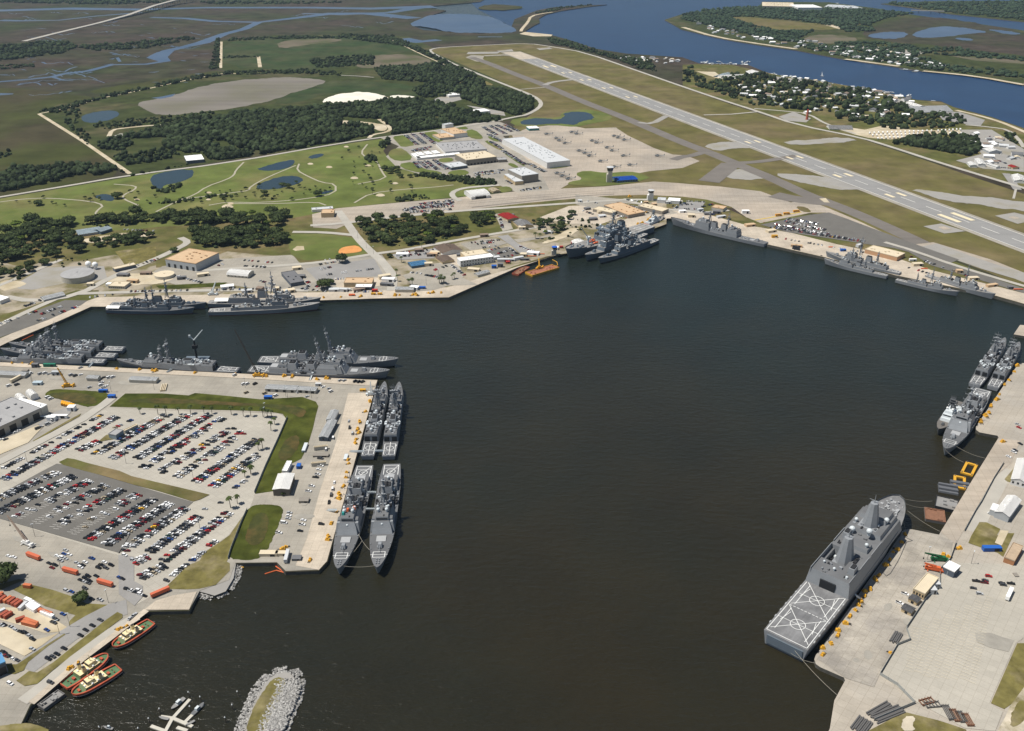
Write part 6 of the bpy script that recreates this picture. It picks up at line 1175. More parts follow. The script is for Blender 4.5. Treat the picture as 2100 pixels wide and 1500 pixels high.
def houses(px, n, where, grp, sc=1.0):
    sp_ = sorted(scatter(px, n, hr, 14), key=lambda p: uv(*p)[0]); cnt = {}
    for x, y in sp_:
        i = hr.choice((0, 0, 0, 1, 2, 2, 3, 4, 5)); cnt[i] = cnt.get(i, 0) + 1
        o = bpy.data.objects.new("house", house_proto(i)); C.objects.link(o); o.location = (x, y, ground(x, y)); o.rotation_euler = (0, 0, hr.uniform(0, 3.14)); k = hr.uniform(.7, 1.5) * sc; o.scale = (k, k * hr.uniform(.8, 1.2), min(k, 1.3))
        tag(o, "%s-roofed house, %s of that roof from the left, %s" % (house_kinds[i][0], ordn(cnt[i]), where), "house", grp)
houses(VILL, 80, "village beside the runway", "village houses between runway and river"); houses(FARH, 96, "far river shore", "houses on the far shore", 1.15); houses(BANK, 24, "river point", "houses on the river point", .9)
houses(Z(3, (540, 462), (860, 498), (1250, 570), (1440, 616), (1420, 640), (1200, 590), (860, 520), (560, 490)), 26, "river front below the village", "houses on the river front", .9); houses(Z(3, (1700, 800), (1980, 860), (2090, 940), (2060, 1040), (1860, 1030), (1840, 900)), 16, "fish camp yards", "sheds of the fish camp", 1.0)
houses(Z(3, (1250, 580), (1420, 620), (1420, 650), (1300, 630)), 6, "gravel river bank", "houses left of the river hall")
# port across the river, the long bridge and the trestle
B(3, "terminal", "pale terminal block at the far tip, left of the white terminal", "terminal", (490, 38), (690, 42), (680, 18), 12, W_BROWN, R_BEIGE); B(3, "terminal", "white terminal hall at the far top edge of the picture", "terminal", (710, 48), (860, 48), (850, 30), 16, W_WHITE, R_WHITE); B(3, "terminal", "low white terminal right of the white terminal hall", "terminal", (870, 44), (980, 48), (970, 32), 9, W_WHITE, R_PALE); B(3, "terminal", "grey-brown hall at the right end of the far terminal", "terminal", (1000, 52), (1110, 52), (1090, 36), 8, W_BROWN, R_PALE)
def bridge(pts, zs, width, nm, label, step):
    t = empty(nm, P(*pts[0]), 0, label, "bridge"); o = t.location; w_ = [P(*p) for p in pts]; bm = bmesh.new(); pier = bmesh.new()
    for i in range(len(w_) - 1):
        a, b = w_[i] - o, w_[i + 1] - o; d = (b - a).normalized(); n = Vector((-d.y, d.x, 0)) * width / 2
        za, zb = zs[i], zs[i + 1]; up = lambda p, z: Vector((p.x, p.y, z))
        quad(bm, up(a - n, za), up(b - n, zb), up(b + n, zb), up(a + n, za))
        for s in (-1, 1): quad(bm, up(a + n * s, za - 3), up(b + n * s, zb - 3), up(b + n * s, zb + 1), up(a + n * s, za + 1))
        quad(bm, up(a - n, za - 3), up(b - n, zb - 3), up(b + n, zb - 3), up(a + n, za - 3))
        k = int((b - a).length // step)
        for j in range(k):
            q = a.lerp(b, (j + .5) / k); z = lerp(za, zb, (j + .5) / k)
            if z < 5: continue
            for s in (-.6, .6): 
                pp = bmesh.new(); cyl(pp, (q.x + n.x * s, q.y + n.y * s, -4), (q.x + n.x * s, q.y + n.y * s, z - 2.8), 1.6, 1.6, 8); link("pier", pp, M_CONC, t)
    link("deck", bm, M_ROAD, t); pier.free()
bridge([(50, 85), (118, 68), (200, 49), (262, 35), (318, 21), (360, 10), (400, 4)], [.6, .8, 2, 8, 22, 24, 22], 26, "road_bridge", "long pale road bridge rising over the marsh waterway at the top left", 60)
bridge([(1868, 25), (1900, 26), (1936, 27)], [9, 9, 9], 16, "trestle_bridge", "low dark trestle bridge across the bay at the top right", 40)
# ================================================================= trees and woods
M_LEAF = mat("oak_foliage", (0.037, 0.05, 0.018), 0.9, island=0.6, rand=0.25, spec=0.08); M_LEAF2 = mat("bright_foliage", (0.07, 0.1, 0.018), 0.9, island=0.4, rand=0.25, spec=0.08); M_WOODS = mat("woodland_foliage", (0.031, 0.043, 0.019), 0.9, 0.35, 0.015, island=0.65, spec=0.06)
M_WOODS2 = mat("far_woodland_foliage", (0.036, 0.055, 0.03), 0.9, 0.3, 0.02, island=0.4, spec=0.06); M_BARK = mat("bark", (0.12, 0.095, 0.07), 0.9); M_PALM = mat("palm_frond", (0.055, 0.075, 0.02), 0.8, island=0.3, rand=0.2, spec=0.15)
tr = random.Random(19)
def leafy(bm, c, r, n, rnd, mi=0, sz=(.5, 1.1)):
    for _ in range(n):
        d = Vector((rnd.gauss(0, 1), rnd.gauss(0, 1), rnd.gauss(0, .8))).normalized(); p = Vector(c) + d * r * rnd.uniform(.85, 1.25); a = Vector((rnd.gauss(0, 1), rnd.gauss(0, 1), rnd.gauss(0, 1))).normalized(); b = d.cross(a).normalized(); a = (a + d * .3).normalized(); s = rnd.uniform(*sz)
        f = bm.faces.new([bm.verts.new(p + a * s * x + b * s * y) for x, y in ((-1, -.6), (1, -.7), (.8, .7), (-.9, .6))]); f.material_index = mi
def tree_proto(kind, seed):
    rnd = random.Random(seed); t = empty(kind, (0, 0, -500)); bm = bmesh.new(); tk = bmesh.new()
    if kind == "palm_tree":
        h = 9; cyl(tk, (0, 0, -.3), (.3, 0, h), .32, .2, 6)
        for k in range(16):
            a = k * 2.4; up = rnd.uniform(-.3, .9); p0 = Vector((.3, 0, h)); d = Vector((math.cos(a), math.sin(a), 0)); sd = Vector((-d.y, d.x, 0)); pr = p0
            for j in range(3):
                q = p0 + d * (1.0 * (j + 1)) + Vector((0, 0, up * (j + 1) * .6 - .28 * (j + 1) ** 2)); w0, w1 = (.5, .75, .6)[j], (.75, .6, .1)[j]; quad(bm, pr - sd * w0, q - sd * w1, q + sd * w1, pr + sd * w0); pr = q
        link("trunk", tk, M_BARK, t); link("crown", bm, M_PALM, t); return t
    n, r0, h = {"oak_tree": (15, 8, 10), "broad_tree": (13, 7.5, 8.5), "small_tree": (7, 3.2, 5.5), "bright_tree": (12, 5.5, 9)}[kind]
    lumps = []
    for k in range(n):
        a = k * 2.39996 + rnd.uniform(-.3, .3); rr = r0 * .78 * math.sqrt((k + .3) / n); z = h * (.78 - .28 * (rr / r0) ** 2) + rnd.uniform(-.6, .6); s = r0 * rnd.uniform(.26, .42); lumps.append((Vector((rr * math.cos(a), rr * math.sin(a), z)), s))
        ball(bm, lumps[-1][0], s, 0, 2, (1, 1, .72), .22, rnd); leafy(bm, lumps[-1][0], s, 26, rnd, 0, (r0 * .05, r0 * .11))
    cyl(tk, (0, 0, -.4), (0, 0, h * .4), r0 * .07, r0 * .05, 7)
    for p, s in lumps[::2]: cyl(tk, (0, 0, h * .34), p, r0 * .035, r0 * .012, 5)
    link("trunk", tk, M_BARK, t); link("crown", bm, M_LEAF2 if kind == "bright_tree" else M_LEAF, t); return t
PROTO = {k: [tree_proto(k, s) for s in ss] for k, ss in {"oak_tree": (1, 2, 3), "broad_tree": (4, 5), "small_tree": (6, 7), "bright_tree": (8,), "palm_tree": (9, 10)}.items()}
USED = set()
def tree(kind, x, y, sc, label, group):
    p = tr.choice(PROTO[kind]); o = p if p.name not in USED else copy_tree(p); USED.add(p.name)
    o.location = (x, y, ground(x, y)); o.rotation_euler = (0, 0, tr.uniform(0, 6.28)); o.scale = (sc * tr.uniform(.9, 1.1), sc * tr.uniform(.9, 1.1), sc * tr.uniform(.85, 1.15)); return tag(o, label, "tree", group)
def grove(px, n, dmin, kinds, sizes, where, group):
    pts = scatter(px, n, tr, dmin); q = sorted(((uv(*p), p) for p in pts), key=lambda a: -a[0][1]); k = max(1, round(math.sqrt(len(q)) * .7)); per = math.ceil(len(q) / k); words = {"oak_tree": "spreading oak", "broad_tree": "broad dark tree", "small_tree": "small round tree", "bright_tree": "bright green tree", "palm_tree": "slender palm"}
    for i in range(k):
        for j, (_, (x, y)) in enumerate(sorted(q[i * per:(i + 1) * per])):
            kd = tr.choices(*kinds)[0]; tree(kd, x, y, tr.uniform(*sizes), "%s, %s from left in the %s rank, %s" % (words[kd], ordn(j + 1), ("front" if i == 0 else ordn(i + 1)), where), group)
OAK = (("oak_tree", "broad_tree", "bright_tree"), (6, 4, .6))
grove(Z(4, (-200, 380), (0, 240), (180, 170), (440, 180), (460, 260), (540, 300), (560, 360), (420, 410), (250, 380), (0, 420)), 48, 12, OAK, (.85, 1.6), "western oak grove", "oaks of the western grove")
grove(Z(4, (500, 190), (620, 160), (740, 130), (1000, 130), (1300, 110), (1500, 130), (1770, 120), (1740, 190), (1500, 190), (1000, 180), (700, 200)), 56, 11, OAK, (.75, 1.5), "oak belt below the golf course", "oaks below the golf course")
grove(Z(4, (1180, 240), (1400, 220), (1700, 230), (1760, 300), (1600, 330), (1300, 330), (1190, 290)), 38, 11, OAK, (.8, 1.55), "oaks behind the warehouse", "oaks behind the warehouse")
grove(Z(4, (580, 290), (760, 260), (930, 260), (930, 300), (700, 330), (590, 330)), 12, 12, OAK, (.9, 1.3), "clump beside the clubhouse", "oaks by the clubhouse")
grove(Z(4, (-100, 480), (60, 480), (200, 440), (300, 420), (180, 490), (40, 530)), 8, 12, OAK, (.6, 1.0), "trees by the western lawn", "trees by the western lawn")
grove(Z(5, (390, 320), (520, 310), (620, 300), (830, 290), (980, 290), (1050, 380), (900, 440), (740, 470), (520, 460), (440, 400)), 50, 12, OAK, (.7, 1.45), "northern grove", "trees of the northern grove")
grove(Z(5, (1080, 290), (1200, 260), (1260, 330), (1140, 350)), 12, 10, OAK, (.8, 1.2), "clump right of northern grove", "trees right of the northern grove")
grove(Z(5, (1490, 330), (1700, 260), (1760, 300), (1640, 400), (1530, 400)), 12, 10, OAK, (.6, 1.0), "trees left of the landing ship", "trees left of the landing ship")
grove(Z(1, (0, 1260), (560, 1280), (560, 1230), (1090, 1260), (1900, 1230), (2080, 1170), (1900, 1110), (1300, 1190), (870, 1180), (560, 1200), (300, 1210), (0, 1240)), 62, 13, (("small_tree", "broad_tree"), (8, 1)), (.6, 1.2), "southern golf fairways", "trees dotted over the golf course")
grove(Z(2, (20, 880), (250, 860), (260, 1000), (230, 1120), (600, 1170), (500, 1210), (100, 1200), (0, 1000)), 30, 13, (("small_tree", "palm_tree"), (4, 1)), (.6, 1.2), "eastern golf fairways", "trees on the eastern fairways")
grove(Z(2, (230, 1040), (330, 1040), (440, 1080), (480, 1080), (420, 1100), (260, 1085)), 9, 9, OAK, (.6, .9), "clump west of squadron lots", "trees west of the squadron lots")
for n, x, y, k, s, lab in ((18, 670, 390, "oak_tree", 1.1, "dark oak standing alone in the grey lot below the clay infield"), (18, 420, 740, "oak_tree", 1.2, "large dark oak beside the tan-roofed quay building"), (18, 500, 680, "broad_tree", .9, "second dark tree pressed against the tan-roofed quay building"), (17, 1090, 350, "broad_tree", .75, "lone dark tree at the edge of the lower western lot"), (17, 60, 90, "broad_tree", 1.5, "wide dark bush at the lower western picture edge"), (25, 330, 240, "broad_tree", .8, "round tree behind the left end of the tan-roofed warehouse"), (18, 1310, 320, "broad_tree", .6, "small dark tree by the road left of the sky-blue roof"), (26, 440, 1230, "broad_tree", .45, "small tree in front of the white-roofed square hall")):
    p = G(*z1(n, x, y)); tree(k, p.x, p.y, s, lab, None)
def palms(n, pts, where, grp):
    for i, (x, y) in enumerate(pts): p = G(*z1(n, x, y)); tree("palm_tree", p.x, p.y, tr.uniform(.8, 1.15), "slender palm, %s %s" % (ordn(i + 1), where), grp)
palms(14, ((50, 195), (290, 205), (400, 210), (570, 200), (725, 190), (905, 190), (1010, 190), (1270, 205), (1430, 225), (1530, 225), (1695, 235), (1755, 240), (1810, 240)), "from the left along the upper edge of the pale lot", "palms along the upper lot edge")
palms(14, ((1850, 335), (1800, 420), (1690, 660), (1630, 680), (1530, 1000), (1450, 1040), (1350, 1395), (1260, 1450)), "from the top along the right edge of the pale lot", "palms along the right lot edge")
palms(18, ((1465, 385), (1555, 690), (1580, 690), (1610, 700), (1980, 680), (2005, 670), (2040, 680), (1410, 640), (1400, 560), (1740, 200)), "from the left around the quay parking lots", "palms around the quay lots")
palms(19, ((135, 930), (165, 920), (195, 930), (310, 880), (340, 870), (1430, 330), (1490, 330), (1900, 310)), "from the left on the quay lot islands", "palms on the lot islands")
# woods nobody could count
def ico():
    b = bmesh.new(); bmesh.ops.create_icosphere(b, subdivisions=2, radius=1); v = np.array([q.co[:] for q in b.verts]); f = np.array([[q.index for q in p.verts] for p in b.faces]); b.free(); return v, f
IV, IF = ico(); nr = np.random.default_rng(4)
def woods(name, specs, m, label):
    vs, fs, k = [], [], 0
    for px, step, r0, r1, hk in specs:
        W = [P(*p) for p in px]; A_ = abs(area(W)); n = int(A_ / (step * step))
        for x, y in scatter(px, n, tr):
            if step > 6 and mnoise.noise(Vector((x * .012, y * .012, 3.1))) < -.18 - tr.random() * .35: continue
            r = lerp(r0 * .75, r1, tr.random() ** 1.5); j = 1 + (nr.random(len(IV)) - .5) * .75; v = IV * j[:, None] * np.array([r, r * tr.uniform(.8, 1.2), r * hk]); v[:, 2] += r * hk * .75 + LAND; v[:, 0] += x; v[:, 1] += y; vs.append(v); fs.append(IF + k); k += len(IV)
    V = np.concatenate(vs); F = np.concatenate(fs); me = bpy.data.meshes.new(name); me.vertices.add(len(V)); me.vertices.foreach_set("co", V.ravel()); me.loops.add(F.size); me.loops.foreach_set("vertex_index", F.ravel()); me.polygons.add(len(F)); me.polygons.foreach_set("loop_start", np.arange(0, F.size, 3)); me.polygons.foreach_set("loop_total", np.full(len(F), 3)); me.update(); me.materials.append(m)
    o = bpy.data.objects.new(name, me); C.objects.link(o); return tag(o, label, "woodland", kind="stuff")
woods("pine_wood", [(Z(1, (650, 880), (1050, 770), (1350, 705), (1700, 685), (2100, 640), (2100, 872), (1400, 985), (1290, 985), (1250, 940), (1150, 940), (1000, 905), (1040, 850), (850, 850)), 7, 3.5, 7, 1), (Z(2, (0, 645), (200, 625), (500, 615), (640, 640), (850, 710), (970, 730), (960, 750), (760, 765), (560, 795), (300, 835), (320, 790), (230, 735), (0, 720)), 7, 3.5, 6.5, 1), (Z(2, (740, 605), (830, 560), (950, 550), (1150, 600), (1195, 640), (1170, 680), (1080, 715), (1000, 690), (850, 650)), 7, 4, 6.5, 1.1), (Z(2, (200, 420), (480, 405), (620, 385), (800, 450), (900, 520), (870, 555), (740, 590), (500, 605), (440, 560), (560, 510), (250, 490)), 8, 3, 6, 1),
    (Z(1, (-200, 1150), (0, 1090), (70, 1035), (450, 1015), (690, 1030), (740, 1055), (600, 1080), (200, 1145), (0, 1185)), 7, 3.5, 6.5, 1), (Z(1, (600, 880), (780, 850), (820, 890), (780, 930), (620, 920)), 8, 3, 5.5, 1), (Z(1, (700, 960), (1000, 920), (1150, 950), (1000, 990), (800, 1020), (720, 1000)), 10, 3, 5.5, 1), (Z(1, (330, 690), (480, 640), (500, 690), (470, 780), (560, 840), (540, 900), (420, 780)), 13, 2.5, 5, .9), (Z(1, (560, 770), (800, 740), (1300, 695), (1340, 715), (1000, 760), (620, 800)), 11, 2.5, 5, .9), (Z(2, (0, 770), (130, 760), (200, 790), (190, 830), (0, 870)), 7, 3.5, 6, 1)], M_WOODS, "dark green woodland north of the golf course")
woods("marsh_wood", [(Z(1, (-100, 300), (0, 290), (250, 262), (420, 265), (480, 290), (380, 330), (60, 370), (-100, 380)), 12, 4, 8, .8), (Z(1, (420, 290), (700, 270), (900, 255), (1100, 235), (1200, 222), (1190, 245), (900, 300), (600, 315)), 14, 4, 8, .7), (Z(1, (0, 400), (200, 400), (250, 410), (0, 430)), 12, 3, 6, .7), (Z(1, (220, 690), (350, 665), (620, 595), (1150, 480), (1440, 440), (1440, 456), (1150, 500), (630, 612), (350, 695)), 9, 2.5, 5, .9), (Z(1, (1290, 430), (1330, 240), (1350, 240), (1350, 430)), 10, 3, 5, .9), (Z(1, (1370, 350), (1590, 345), (1590, 355), (1370, 360)), 9, 2, 4, .8), (Z(1, (1440, 440), (1900, 430), (2100, 450), (2100, 470), (1800, 455), (1460, 462)), 10, 2.5, 5, .8), (Z(1, (1400, 240), (1800, 225), (2100, 225), (2100, 240), (1800, 240), (1400, 255)), 12, 3, 6, .8), (Z(2, (0, 215), (320, 225), (420, 270), (540, 320), (700, 410), (640, 400), (400, 290), (0, 235)), 10, 3, 6, .9), (Z(1, (1900, 370), (2100, 350), (2300, 340), (2300, 400), (1950, 420)), 11, 3, 6, .8), (Z(1, (0, 0), (500, 0), (900, 8), (1100, 20), (700, 30), (300, 25), (0, 20)), 22, 6, 11, .7), (Z(1, (1200, 12), (2100, 10), (2100, 24), (1300, 30)), 26, 6, 11, .6), (Z(1, (560, 1020), (800, 1075), (700, 1040), (620, 1010)), 9, 3, 5, .9), (Z(1, (0, 935), (60, 925), (80, 955), (0, 975)), 8, 3, 5, .9)], M_WOODS, "dark scrub woodland along the marsh and dikes")
woods("river_wood", [(Z(3, (0, 430), (60, 415), (100, 470), (180, 510), (300, 465), (500, 455), (570, 490), (830, 510), (950, 545), (1150, 565), (1250, 605), (1420, 665), (1420, 720), (1560, 790), (1240, 800), (1150, 770), (960, 745), (900, 690), (740, 680), (450, 655), (200, 570), (0, 500)), 14, 3, 7.5, .95), (Z(3, (1285, 885), (1540, 822), (1800, 855), (1830, 930), (1760, 962), (1500, 915)), 7, 4, 6.5, 1), (Z(2, (1260, 232), (1420, 262), (1560, 308), (1700, 350), (1900, 372), (1940, 440), (1840, 430), (1700, 370), (1500, 315), (1300, 272)), 9, 3, 6, .9), (Z(3, (1540, 680), (1740, 725), (1700, 745), (1560, 700)), 9, 3, 5, .9), (Z(3, (1980, 820), (2040, 830), (2060, 890), (2000, 870)), 9, 3, 5, .9), (Z(3, (1420, 700), (1560, 700), (1740, 750), (1600, 800), (1450, 760)), 12, 3, 6, .9), (Z(2, (1180, 85), (1300, 50), (1560, 28), (1420, 50), (1260, 80)), 14, 3, 6, .7)], M_WOODS, "dark green trees massed along the river bank")
woods("far_wood", [(Z(3, (-10, 120), (0, 90), (120, 68), (300, 50), (480, 42), (700, 55), (1000, 55), (1300, 72), (1420, 85), (1250, 115), (1150, 150), (1180, 195), (1000, 200), (950, 165), (700, 130), (450, 105), (280, 105), (400, 150), (560, 190), (800, 195), (720, 240), (760, 265), (620, 255), (480, 235), (300, 190), (120, 150)), 15, 5, 9, .75), (Z(3, (700, 290), (760, 270), (900, 290), (940, 265), (1250, 265), (1500, 300), (1700, 300), (1900, 340), (2200, 370), (2200, 390), (1700, 350), (1500, 330), (1450, 345), (1600, 400), (1900, 430), (2200, 470), (2200, 490), (1800, 460), (1500, 430), (1330, 400), (1000, 352)), 15, 4.5, 8, .75), (Z(3, (1230, 22), (1400, 20), (2100, 10), (2400, 40), (2300, 150), (2100, 130), (1900, 105), (1700, 85), (1480, 55)), 20, 6, 10, .7)], M_WOODS2, "far woodland across the river")
woods("hedge_row", [(Z(2, (460, 1085), (480, 1070), (940, 1110), (960, 1140), (800, 1140)), 4.5, 2.2, 3.8, 1), (Z(1, (830, 1265), (1000, 1250), (1120, 1232), (1330, 1200), (1530, 1195), (1650, 1210), (1680, 1230), (1500, 1215), (1340, 1215), (1100, 1250)), 7, 2, 4, .9), (Z(1, (930, 1150), (1000, 1170), (1100, 1130), (1120, 1140), (1060, 1190), (960, 1190)), 7, 2.5, 4, .9), (Z(5, (620, 175), (800, 150), (850, 175), (640, 195)), 5, 2, 3.5, .9), (Z(1, (700, 1045), (800, 1075), (900, 1060), (1180, 1010), (1050, 1040), (820, 1085)), 9, 1.8, 3.5, .9), (Z(2, (240, 900), (290, 850), (300, 880), (250, 930)), 6, 3, 5, 1), (Z(2, (140, 980), (200, 960), (220, 990), (160, 1005)), 6, 3, 5, 1)] + [(q, 13, 1.3, 3.6, .8) for q in (Z(4, (-200, 380), (0, 240), (180, 170), (440, 180), (460, 260), (540, 300), (560, 360), (420, 410), (250, 380), (0, 420)), Z(4, (500, 190), (620, 160), (740, 130), (1000, 130), (1300, 110), (1500, 130), (1770, 120), (1740, 190), (1500, 190), (1000, 180), (700, 200)), Z(4, (1180, 240), (1400, 220), (1700, 230), (1760, 300), (1600, 330), (1300, 330), (1190, 290)), Z(5, (390, 320), (520, 310), (620, 300), (830, 290), (980, 290), (1050, 380), (900, 440), (740, 470), (520, 460), (440, 400)))] + [(Z(4, (-200, 420), (300, 400), (560, 380), (620, 440), (300, 460), (0, 560), (-200, 600)), 16, 1.2, 3.2, .9), (Z(5, (1400, 330), (1700, 250), (1900, 330), (1700, 430), (1480, 430)), 14, 1.2, 3, .9)], M_WOODS, "dark hedges, bushes and undergrowth of golf course and groves")

# ================================================================= cars
cr = random.Random(23)
PAINTS = {"white": (.78, .78, .77), "silver": (.42, .43, .44), "black": (.012, .012, .014), "dark grey": (.06, .062, .068), "red": (.42, .02, .02), "dark red": (.15, .012, .015), "blue": (.02, .06, .22), "tan": (.35, .29, .2), "yellow": (.75, .42, .02), "dark green": (.02, .05, .035)}
PW = (23, 19, 25, 18, 5.5, 4, 2.5, 3, .6, 1.2)
M_TYRE = mat("tyre_rubber", (.015, .015, .015), .9)
CARM = {}
def car_mesh(col, typ):
    k = (col, typ)
    if k in CARM: return CARM[k]
    m = mat("car_paint_" + col.replace(" ", "_"), PAINTS[col], .3, spec=.5); bm = bmesh.new()
    l, wd, hb, ht, c0, c1 = {"car": (4.95, 1.95, .92, 1.5, -1.85, .85), "minivan": (5.1, 2.05, 1.02, 1.85, -2.35, 1.2), "pickup": (5.8, 2.1, 1.1, 1.9, -.4, 1.5), "van": (5.6, 2.1, 1.2, 2.3, -2.75, 1.9)}[typ]
    box(bm, -l / 2, l / 2, -wd / 2, wd / 2, .28, hb, 0, .1, .18, .08, bottom=True); box(bm, c0, c1, -wd / 2 + .06, wd / 2 - .06, hb, ht, 1, .5 if typ == "car" else .15, .6, .2, top=0)
    if typ == "pickup": box(bm, -l / 2 + .15, c0 - .1, -wd / 2 + .2, wd / 2 - .2, hb, hb + .02, 2)
    for sx in (-.3, .31):
        for sy in (-1, 1): cyl(bm, (sx * l, sy * (wd / 2 - .22), .34), (sx * l, sy * (wd / 2 + .01), .34), .34, .34, 8, 2)
    me = bpy.data.meshes.new("parked_car"); bm.to_mesh(me); bm.free()
    for q in (m, M_GLASS, M_TYRE): me.materials.append(q)
    CARM[k] = me; return me
CARS = []                                                                # (x, y, heading, colour, type, where, order)
def carat(n, x, y, hd_px=None, hd=None, col=None, typ=None, where="", one=True):
    p = P(*z1(n, x, y))
    if hd is None:
        a = P(*z1(n, x - hd_px[0], y - hd_px[1])); b = P(*z1(n, x + hd_px[0], y + hd_px[1])); hd = math.atan2((b - a).y, (b - a).x)
    CARS.append((p.x, p.y, hd + cr.uniform(-.04, .04), col or cr.choices(list(PAINTS), PW)[0], typ or cr.choices(("car", "minivan", "pickup"), (6, 3, 1.5))[0], where, len(CARS)))
BAYS = []
def row(a, b, where, occ=.8, double=True, skew=66, sp=2.85, bays=False, off=2.6):
    A, B_ = P(*a), P(*b); d = B_ - A; L = d.length; d.normalize(); n = Vector((-d.y, d.x, 0)); k = int(L / sp); ang = math.atan2(d.y, d.x) - rad(skew)
    for i in range(k):
        for s in ((-1, 1) if double else (0,)):
            t = (i + .5) / k; o = min(.97, occ(t) * 1.08 if callable(occ) else occ * (1.13 if where != "far lots" else 1)); p = A + d * (L * t) + n * (s * off)
            if bays: BAYS.append((p + d * sp / 2, ang))
            if cr.random() > o: continue
            p += Vector((cr.uniform(-.2, .2), cr.uniform(-.2, .2), 0))
            CARS.append((p.x, p.y, ang + (math.pi if cr.random() < .4 else 0) + cr.uniform(-.03, .03), cr.choices(list(PAINTS), PW)[0], cr.choices(("car", "minivan", "pickup"), (6, 3, 1.5))[0], where, len(CARS)))
for k in range(1, 10):                                                    # the dark asphalt lot
    s = z1(15, 440 + (k - 4) * 242, 890 + (k - 4) * 72); e = z1(15, 1430 + (k - 4) * 213, 370 + (k - 4) * 60)
    row(s, e, "%s row of the asphalt lot" % ordn(k), (lambda t, k=k: max(.22, min(.95, (.9 if k < 3 or k > 6 else .38) + (t - .3) * .8))), bays=True)
UP = [(13, (0, 955), 13, (1400, 190), 1, .6), (13, (0, 1105), 13, (1560, 235), 2, .82), (13, (1040, 690), 13, (1330, 560), 2, .85), (13, (1520, 390), 13, (1850, 240), 1, .6), (13, (1260, 750), 14, (390, 220), 2, .8), (13, (1490, 800), 14, (700, 210), 2, .9), (14, (0, 800), 14, (980, 205), 2, .85), (14, (80, 930), 14, (1160, 250), 2, .66), (14, (300, 990), 14, (1290, 380), 2, .62), (14, (530, 1050), 14, (1440, 430), 2, .72), (14, (780, 1115), 14, (1650, 520), 2, .86), (14, (1010, 1180), 14, (1640, 730), 2, .84), (14, (1300, 1200), 14, (1460, 1085), 1, .8)]
for i, (n0, a, n1, b, db, oc) in enumerate(UP): row(z1(n0, *a), z1(n1, *b), "%s row of the pale lot" % ordn(i + 1), oc, db == 2)
for i, (a, b, db, oc) in enumerate((((560, 1010), (1230, 520), 2, .85), ((340, 1150), (560, 1060), 2, .8), ((1280, 480), (1500, 320), 2, .5), ((740, 1130), (1640, 470), 2, .84), ((430, 1350), (780, 1180), 2, .8), ((850, 1330), (1300, 990), 1, .75), ((1340, 930), (1600, 770), 1, .35), ((700, 1430), (830, 1370), 1, .7))):
    row(z1(16, *a), z1(16, *b), "%s row, riprap lot" % ordn(i + 1), oc, db == 2)
for x, y, c in ((120, 1320, "white"), (190, 1335, "white"), (660, 1415, "black"), (740, 1440, "black"), (700, 1475, "dark red"), (880, 1240, "silver"), (860, 1290, "blue"), (770, 1320, "white"), (930, 1300, "white"), (840, 1345, "white"), (880, 1355, "silver"), (810, 1380, "silver"), (1230, 1350, "blue"), (1030, 1410, "silver"), (1140, 1400, "white"), (1110, 1440, "black"), (1080, 1470, "white"), (1400, 1400, "white"), (1360, 1440, "black"), (1490, 1440, "black"), (1320, 1475, "black"), (1420, 1480, "dark grey"), (1660, 1240, "black"), (1670, 1310, "white")): carat(15, x, y, (60, 22), col=c, where="open yard below the asphalt lot")
for x, y, c in ((1180, 20, "black"), (1290, 20, "black"), (1080, 75, "black"), (1140, 50, "black"), (1200, 85, "black"), (1130, 95, "silver"), (1180, 115, "dark grey"), (1140, 185, "dark grey"), (1600, 45, "blue"), (1640, 60, "black"), (1700, 200, "black"), (1760, 220, "white"), (1810, 240, "black"), (1860, 220, "white"), (1880, 270, "white"), (1930, 285, "black"), (1230, 325, "black"), (1340, 340, "silver"), (1800, 545, "silver"), (1750, 590, "silver"), (1345, 610, "dark grey"), (1240, 685, "black"), (1150, 745, "black"), (1080, 815, "black"), (860, 990, "black"), (765, 1065, "black"), (710, 1100, "dark grey"), (650, 1130, "black"), (680, 1450, "dark grey"), (960, 230, "blue"), (890, 215, "silver"), (845, 530, "blue"), (720, 645, "dark grey"), (755, 600, "dark grey"), (630, 745, "blue"), (440, 870, "black"), (400, 820, "silver"), (340, 780, "black"), (280, 770, "black"), (220, 745, "silver"), (160, 710, "silver"), (60, 670, "black"), (20, 680, "silver"), (435, 1000, "silver"), (230, 1145, "dark grey"), (180, 1130, "white"), (130, 1100, "black"), (80, 1090, "dark red"), (50, 1040, "black"), (140, 1460, "white")):
    hd = (55, 25) if x < 1400 or y < 100 else ((45, 12) if y < 400 else (50, -45)); carat(17, x, y, hd, col=c, where="lots beside the tug quay")
